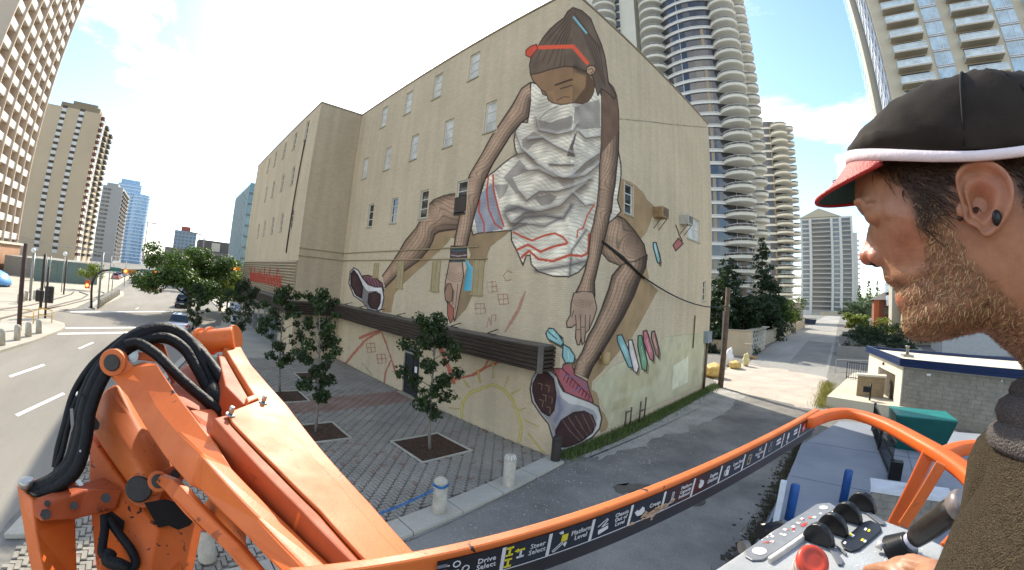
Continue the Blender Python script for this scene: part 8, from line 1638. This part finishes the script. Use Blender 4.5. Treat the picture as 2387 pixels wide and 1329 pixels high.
# the ear keeps its own finer mesh, sewn on to the same body mesh
nb0 = len(me.vertices); V = np.zeros(nb0 * 3, np.float32); me.vertices.foreach_get('co', V); V = V.reshape(-1, 3)
polys = [tuple(p.vertices) for p in me.polygons]
allv = [tuple(map(float, p)) for p in V] + EV; allf = polys + [tuple(i + nb0 for i in f) for f in EF]
X = np.array(allv); 
def inpoly(x, z, L):
    ins = np.zeros(len(x), bool)
    for (x0, y0), (x1, y1) in zip(L, L[1:] + L[:1]):
        if y0 == y1: continue
        ins ^= ((y0 > z) != (y1 > z)) & (x < (x1 - x0) * (z - y0) / (y1 - y0) + x0)
    return ins
beardP = [HL(c8(*p), .05) for p in ((285, 828), (318, 868), (352, 872), (400, 880), (440, 840), (470, 775), (462, 700), (440, 620), (430, 580), (520, 570), (560, 640), (590, 720), (650, 800), (720, 880), (800, 960), (900, 1040), (900, 1260), (760, 1150), (690, 1075), (560, 1130), (400, 1140), (330, 1060), (320, 985), (352, 975), (352, 935), (330, 905), (270, 860))]
hairP = [HL(c8(*p), .065) for p in ((225, 425), (300, 452), (352, 480), (392, 540), (420, 620), (450, 690), (500, 650), (545, 590), (562, 520), (590, 450), (650, 405), (740, 420), (800, 480), (815, 560), (900, 640), (1000, 700), (1000, 380), (240, 380))]
def blur_mask(L, x, z):
    m = np.zeros(len(x)); r = np.random.default_rng(5)
    for _ in range(14): d = r.normal(0, .004, 2); m += inpoly(x + d[0], z + d[1], L)
    return m / 14
isbody = np.arange(len(X)) < nb0; head_ = (X[:, 2] > -.16)
mb_ = blur_mask(beardP, X[:, 0], X[:, 2]) * isbody * head_ * (1 - gauss(X[:, 0], X[:, 2], .0625, -.0655, .010, .0052)); mh_ = np.maximum(blur_mask(hairP, X[:, 0], X[:, 2]), (X[:, 0] < -.075) & (X[:, 2] > -.06)) * isbody
me2 = bpy.data.meshes.new('body'); org = Vector(MAN['_org'])
me2.from_pydata([tuple(HW(*p) - org) for p in allv], [], allf); me2.polygons.foreach_set('use_smooth', [True] * len(allf))
for nm, arr in (('beard', mb_), ('hair', mh_), ('red', np.clip(gauss(X[:, 0], X[:, 2], .095, -.026, .013) + .55 * gauss(X[:, 0], X[:, 2], -.02, .01, .022, .03) * (X[:, 1] > .06) + .35 * gauss(X[:, 0], X[:, 2], .05, -.012, .02) + .8 * gauss(X[:, 0], X[:, 2], .064, -.066, .010, .005), 0, 1))):
    at_ = me2.attributes.new(nm, 'FLOAT', 'POINT'); at_.data.foreach_set('value', arr.astype(np.float32))
sk = bpy.data.materials.new('skin'); sk.use_nodes = True; t = sk.node_tree; p = t.nodes['Principled BSDF']; p.inputs['Roughness'].default_value = .42; p.inputs['Specular IOR Level'].default_value = .35
p.inputs['Subsurface Weight'].default_value = .12; p.inputs['Subsurface Radius'].default_value = (.006, .002, .001); p.inputs['Subsurface Scale'].default_value = 1.0
g = N(t, 'ShaderNodeNewGeometry'); n1 = N(t, 'ShaderNodeTexNoise', i_Scale=70.0, i_Detail=5.0, i_Roughness=.6); t.links.new(g.outputs['Position'], n1.inputs['Vector'])
r = N(t, 'ShaderNodeValToRGB'); r.color_ramp.elements[0].position = .3; r.color_ramp.elements[1].position = .7; r.color_ramp.elements[0].color = (*lin('#98694f'), 1); r.color_ramp.elements[1].color = (*lin('#b07f60'), 1); t.links.new(n1.outputs[0], r.inputs[0])
def mixattr(prev, name, col, k):
    a = N(t, 'ShaderNodeAttribute', attribute_name=name); mu = N(t, 'ShaderNodeMath', operation='MULTIPLY', i_1=k); t.links.new(a.outputs['Fac'], mu.inputs[0]); mm = N(t, 'ShaderNodeMixRGB'); mm.inputs[2].default_value = (*lin(col), 1); t.links.new(mu.outputs[0], mm.inputs[0]); t.links.new(prev, mm.inputs[1]); return mm.outputs[0]
o_ = mixattr(r.outputs[0], 'red', '#b0604a', .6); o_ = mixattr(o_, 'beard', '#77523b', .5); o_ = mixattr(o_, 'hair', '#33241a', .92); t.links.new(o_, p.inputs['Base Color'])
n2 = N(t, 'ShaderNodeTexNoise', i_Scale=420.0, i_Detail=3.0); t.links.new(g.outputs['Position'], n2.inputs['Vector']); bp = N(t, 'ShaderNodeBump', i_Strength=.35, i_Distance=.0012); t.links.new(n2.outputs[0], bp.inputs['Height']); t.links.new(bp.outputs[0], p.inputs['Normal'])
me2.materials.append(sk); bo = bpy.data.objects.new('body', me2); COL.objects.link(bo); bo.parent = MAN; bo['_po'] = tuple(org)
def mp_(name, mb, m, **k):
    mb.v = [tuple(HW(*p)) for p in mb.v]; return mb.build(name, m, MAN, **k)
# hair and beard: thin curved ribbons rooted on the skin
from mathutils.bvhtree import BVHTree
bvh = BVHTree.FromPolygons([Vector(p) for p in allv[:nb0]], polys)
def strands(name, mask, n, flow, L0, L1, w, m, seed, curl=.4):
    idx = np.nonzero((mask > .35) & (X[:nb0, 2] > -.15))[0]; r = np.random.default_rng(seed); mb = MB(); A = X[:nb0]
    for i in r.choice(idx, n):
        if r.random() > mask[i]: continue
        p = Vector(X[i]) + Vector(r.normal(0, .0012, 3)); loc, nor, _, _ = bvh.find_nearest(p)
        if loc is None: continue
        if (nor.y < -.3) : continue
        d = Vector(flow(loc)) + Vector(r.normal(0, curl, 3)); d = (d - nor * d.dot(nor)); 
        if d.length < 1e-4: continue
        d.normalize(); L = r.uniform(L0, L1); s = d.cross(nor).normalized() * w * r.uniform(.6, 1.2); c2 = Vector(r.normal(0, curl * .5, 3))
        pts = [loc - nor * .0006, loc + d * L * .35 + nor * L * .16, loc + (d + c2 * .3).normalized() * L * .7 + nor * L * .24, loc + (d + c2 * .6).normalized() * L + nor * L * .2]
        ww = (1, .9, .65, .1); mb.add([q + s * ww[k] * e for k, q in enumerate(pts) for e in (-1, 1)], [(0, 1, 3, 2), (2, 3, 5, 4), (4, 5, 7, 6)], True)
    return mp_(name, mb, m, fix=False)
def hair_mat(name, a, b):
    m = mat(name, a, .55, 0, .3, 160, col2=b, spec=.25); return m
fb = lambda q: (.35 + .6 * max(0, q[0] - .03) / .05, 0, -1.0) if q[2] > -.085 else (.8, 0, -.35)
strands('beard', mb_[:nb0], 5600, fb, .003, .0072, .00028, hair_mat('beard_hair', '#4b3726', '#8d6d4d'), 3, .55)
strands('beard', mb_[:nb0], 3000, fb, .003, .0075, .00028, hair_mat('beard_hair_light', '#a07c55', '#ceac82'), 4, .6)
strands('hair', mh_[:nb0], 6500, lambda q: (-.75, 0, -.55), .010, .022, .0004, hair_mat('head_hair', '#241911', '#4a3424'), 5, .25)
strands('hair', mh_[:nb0], 900, lambda q: (-.75, 0, -.5), .008, .02, .0003, hair_mat('head_hair_light', '#6b4f35', '#8d6d4a'), 6, .3)
mb = MB()
for k in range(22): a = .0885 + .007 * math.sin(k); y = .020 + .0006 * k; p0 = Vector((.0885 - .0003 * k, y, .0125)); mb.add([p0, p0 + Vector((0, .0006, 0)), p0 + Vector((.0095, .0010, .0014 + .0005 * math.sin(k * 2)))], [(0, 1, 2)])
mp_('eyelashes', mb, mat('lash', '#17110d', .6), fix=False)
mb = MB()
for k in range(60): y = .008 + .0005 * k; p0 = Vector((.0985 - .00022 * k, y, .0225 + .001 * math.sin(k))); mb.add([p0, p0 + Vector((0, .0008, 0)), p0 + Vector((.002, .006, .002 + .001 * math.sin(k * 3)))], [(0, 1, 2)])
mp_('eyebrow', mb, mat('lash', '#17110d', .6), fix=False)
mb = MB(); e = HL(c8(736, 632), .08); mb.lathe((0, 0, 0), [(.0005, 0), (.005, .001), (.0055, .003), (.004, .005), (.0005, .0052)], 14); mb.v = [(e[0] + x * .65, .081 + z, e[1] + y * 1.1) for x, y, z in mb.v]; mp_('ear_plug', mb, mat('black_plug', '#141212', .3))
for px, r0 in (((585, 655), .0024), ((612, 618), .0011), ((670, 648), .001)):
    x, z = HL(c8(*px), .07); loc, nor, _, _ = bvh.find_nearest(Vector((x, .075, z))); mb = MB(); bm = bmesh.new(); bmesh.ops.create_icosphere(bm, subdivisions=2, radius=r0); mb.add([loc + v.co for v in bm.verts], [tuple(v.index for v in f.verts) for f in bm.faces], True); bm.free(); mp_('mole', mb, mat('mole_brown', '#3a2018', .6))
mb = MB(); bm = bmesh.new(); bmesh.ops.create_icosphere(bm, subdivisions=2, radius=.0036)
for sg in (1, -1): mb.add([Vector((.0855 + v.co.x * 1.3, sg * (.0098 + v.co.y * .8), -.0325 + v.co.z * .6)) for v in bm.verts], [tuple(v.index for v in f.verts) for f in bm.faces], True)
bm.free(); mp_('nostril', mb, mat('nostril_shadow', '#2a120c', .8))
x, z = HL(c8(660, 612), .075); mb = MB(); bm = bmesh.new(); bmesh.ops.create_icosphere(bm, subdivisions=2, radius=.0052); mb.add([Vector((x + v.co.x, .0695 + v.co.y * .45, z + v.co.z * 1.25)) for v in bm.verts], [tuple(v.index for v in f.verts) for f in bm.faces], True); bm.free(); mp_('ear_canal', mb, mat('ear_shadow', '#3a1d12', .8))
# cap: crown, band, brim
zb_ = lambda x, y: .0345 + .1 * (x + .006) + .0275 * max(0, 1 - (abs(y) / .088) ** 2)      # band centre line, lower over the ears
topx = [(.106, .074), (.1025, .083), (.092, .0905), (.076, .1015), (.053, .1125), (.021, .1235), (-.013, .126), (-.04, .1225), (-.075, .115), (-.105, .099), (-.125, .076), (-.132, .05)]
tx_ = np.array(topx)[::-1]
mb = MB(); nu, nv = 72, 26; secs = []
for j in range(nv + 1):
    q = math.sin(j / nv * math.pi / 2) ** .9; ring = []
    for k in range(nu):
        t_ = 2 * math.pi * k / nu;
        rr_ = math.cos(j / nv * math.pi / 2) ** .62
        x = -.014 + .118 * math.cos(t_) * rr_; y = .0865 * math.sin(t_) * rr_ * (1 - .06 * max(0, math.cos(t_)))
        zt_ = np.interp(x, tx_[:, 0], tx_[:, 1]); yb_ = max(1e-4, .0865 * max(0, 1 - ((x + .014) / .118) ** 2) ** .5); f = 0 if j == 0 else (1 - min(1, abs(y) / yb_) ** 2.4) ** .5; z0_ = zb_(x, y) + .004
        z = z0_ + max(0, zt_ - z0_) * f
        wr_ = .0017 * math.sin(9 * t_ + 4 * q) * math.sin(5 * q + 2 * t_) + .0009 * math.sin(23 * x / .05 + 7 * z / .03)
        ring.append((x, y + math.copysign(wr_, y), z + wr_))
    secs.append(ring)
loft(mb, secs, True)
capm = mat('black_cap_cloth', '#2b241e', .92, 0, .4, 18, .12, 1600, spec=.25)
cp = mp_('cap', mb, capm)
def on_parent(name, mb, m, parent, **k): mb.v = [tuple(HW(*p)) for p in mb.v]; return mb.build(name, m, parent, **k)
def dome_z(x, y): f = (1 - min(1, abs(y) / max(1e-4, .0865 * max(0, 1 - ((x + .014) / .118) ** 2) ** .5)) ** 2.4) ** .5; z0_ = zb_(x, y) + .006; return z0_ + max(0, np.interp(x, tx_[:, 0], tx_[:, 1]) - z0_) * f
for x0_, x1_ in ((-.022, -.006), (-.026, -.10)):
    mb = MB(); P = [(x0_ + (x1_ - x0_) * f ** 1.5, .0866 * math.sin(f * math.pi / 2), 0) for f in np.linspace(0.02, 1, 16)]; mb.tube([(x, y, dome_z(x, y) + .0006) for x, y, _ in P], .0013, 6); on_parent('cap_seam', mb, mat('cap_seam_dark', '#120f0d', .9), cp)
mb = MB(); secs = []
for k in range(97):
    t_ = 2 * math.pi * k / 96; x = -.014 + .1195 * math.cos(t_); y = .088 * math.sin(t_) * (1 - .06 * max(0, math.cos(t_))); h = .0036 + .0026 * max(0, math.cos(t_)); n_x, n_y = math.cos(t_), math.sin(t_); zc = zb_(x, y) - .0005 * math.sin(5 * t_)
    secs.append([(x + n_x * .0014, y + n_y * .0014, zc - h), (x + n_x * .0026, y + n_y * .0026, zc), (x + n_x * .0014, y + n_y * .0014, zc + h), (x - n_x * .002, y - n_y * .002, zc + h), (x - n_x * .002, y - n_y * .002, zc - h)])
loft(mb, secs, True, caps=False); on_parent('cap_band', mb, mat('white_ribbon', '#dccdce', .75, 0, .05, 60, .1, 300), cp)
def brim_pt(u, v, up=0):
    a = u * math.radians(52); bx, by = -.014 + .119 * math.cos(a), .0865 * math.sin(a); bz = zb_(bx, by) - .006
    ox, oy, oz = .062 + .081 * (1 - u * u) ** 1.05, .067 * u, .0335 + .0125 * u * u
    return (bx + (ox - bx) * v, by + (oy - by) * v, bz + (oz - bz) * v - .003 * math.sin(v * math.pi) * (1 - u * u) + up)
us, vs_ = np.linspace(-1, 1, 29), np.linspace(0, 1, 10)
def sheet(up): 
    mb = MB(); mb.add([brim_pt(u, v, up) for u in us for v in vs_], [(i * 10 + j, i * 10 + j + 1, i * 10 + j + 11, i * 10 + j + 10) for i in range(28) for j in range(9)], True); return mb
on_parent('brim_top', sheet(.0012), mat('red_brim', '#a82a24', .6, 0, .1, 40, .2, 400), cp, fix=False); on_parent('brim_underside', sheet(-.0012), mat('teal_underside', '#31504c', .8, 0, .15, 40, .3, 500), cp, fix=False)
mb = MB(); mb.tube([brim_pt(u, 1) for u in us], .0024, 8); on_parent('brim_edge', mb, mat('red_brim', '#a82a24', .6), cp)
mb = MB(); 
for k in range(4): p0 = brim_pt(-.1 + .1 * k, .3, -.0016); mb.add([p0, (p0[0] + .006, p0[1] + .002, p0[2] - .002), (p0[0] + .006, p0[1] + .006, p0[2] - .002), (p0[0], p0[1] + .004, p0[2])], [(0, 1, 2, 3)])
on_parent('brim_lettering', mb, mat('cream_print', '#cdbb8a', .7), cp, fix=False)
# shirt, collar, trousers
shm = mat('brown_shirt_knit', '#51473a', .95, 0, .4, 260, 1.0, 700, col2='#746752', spec=.1)
mb = MB(); E_ = lambda cx_, cy_, a, b, z, n=28: [(cx_ + a * math.cos(t_), cy_ + b * math.sin(t_), z) for t_ in np.linspace(0, 2 * math.pi, n + 1)[:-1]]
loft(mb, [E_(-.105, 0, .064, .072, -.160), E_(-.112, 0, .084, .105, -.198), E_(-.125, 0, .098, .165, -.230), E_(-.12, 0, .112, .20, -.28), E_(-.115, 0, .12, .2, -.40), E_(-.10, 0, .122, .19, -.60), E_(-.10, 0, .118, .185, -.80)]); torso = mp_('shirt', mb, shm)
slv = MB(); slv.tube([(-.135, .09, -.222), (-.125, .150, -.240), (-.117, .205, -.274), (-.108, .225, -.335), (-.095, .238, -.405), (-.06, .242, -.462), tuple(np.array(el_) * .6 + np.array(wr) * .4 + np.array((0, 0, .01))), tuple(np.array(el_) * .22 + np.array(wr) * .78)], .07, 22, rs=[.055, .080, .088, .082, .074, .064, .054, .045]); s_ob = on_parent('sleeve', slv, shm, torso)
sl2 = MB(); sl2.tube([(-.10, -.10, -.20), (-.10, -.2, -.26), (-.09, -.24, -.42), (-.02, -.22, -.56), (.12, -.14, -.60)], .07, 14, rs=[.06, .085, .07, .06, .045]); on_parent('sleeve', sl2, shm, torso)
cl_ = MB()
for k, (z, rr_, tk) in enumerate(((-.135, 0, .011), (-.152, .006, .015), (-.172, .012, .014))):
    cl_.tube([(-.108 + (.060 + rr_) * math.cos(t_), (.060 + rr_) * math.sin(t_), z - .006 * math.cos(t_) + .004 * math.sin(3 * t_)) for t_ in np.linspace(0, 2 * math.pi, 33)], tk, 10)
mp_('hood_collar', cl_, mat('grey_hood', '#6b6460', .95, 0, .15, 60, .8, 500))
tr_ = MB()
for s in (1, -1): tr_.tube([(-.10, s * .09, -.78), (-.09, s * .10, -1.2), (-.10, s * .105, -1.62)], .1, 14, rs=[.11, .085, .07])
mp_('trousers', tr_, mat('dark_trousers', '#2b2d33', .9))
# embroidered teal emblem on the shoulder, laid on the sleeve where the photograph shows it
dg = bpy.context.evaluated_depsgraph_get(); dg.update()
sv = [Vector(v.co) + Vector(s_ob['_po']) for v in s_ob.data.vertices]; bs = BVHTree.FromPolygons(sv, [tuple(p.vertices) for p in s_ob.data.polygons])
def patch(px, m, up=.0012, w=None):
    P = []
    for q in px:
        loc, nor, _, _ = bs.ray_cast(Vector(EYE), Vector(ray(*q)))
        if loc is None: return
        P.append(loc - Vector(ray(*q)) * up)
    mb = MB(); mb.add(P, [tuple(range(len(P)))]); mb.build('emblem', m, s_ob, fix=False)
M_EM, M_EMT = mat('emblem_black', '#0d1211', .8), mat('emblem_teal', '#58b59c', .7)
patch([(2362, 1138), (2400, 1128), (2420, 1170), (2410, 1215), (2380, 1205), (2360, 1170)], M_EM)
for k in range(4): patch([(2366 + k * 3, 1144 + k * 14), (2390, 1138 + k * 14), (2410, 1142 + k * 14), (2390, 1146 + k * 14), (2370 + k * 3, 1153 + k * 14)], M_EMT, .0022)
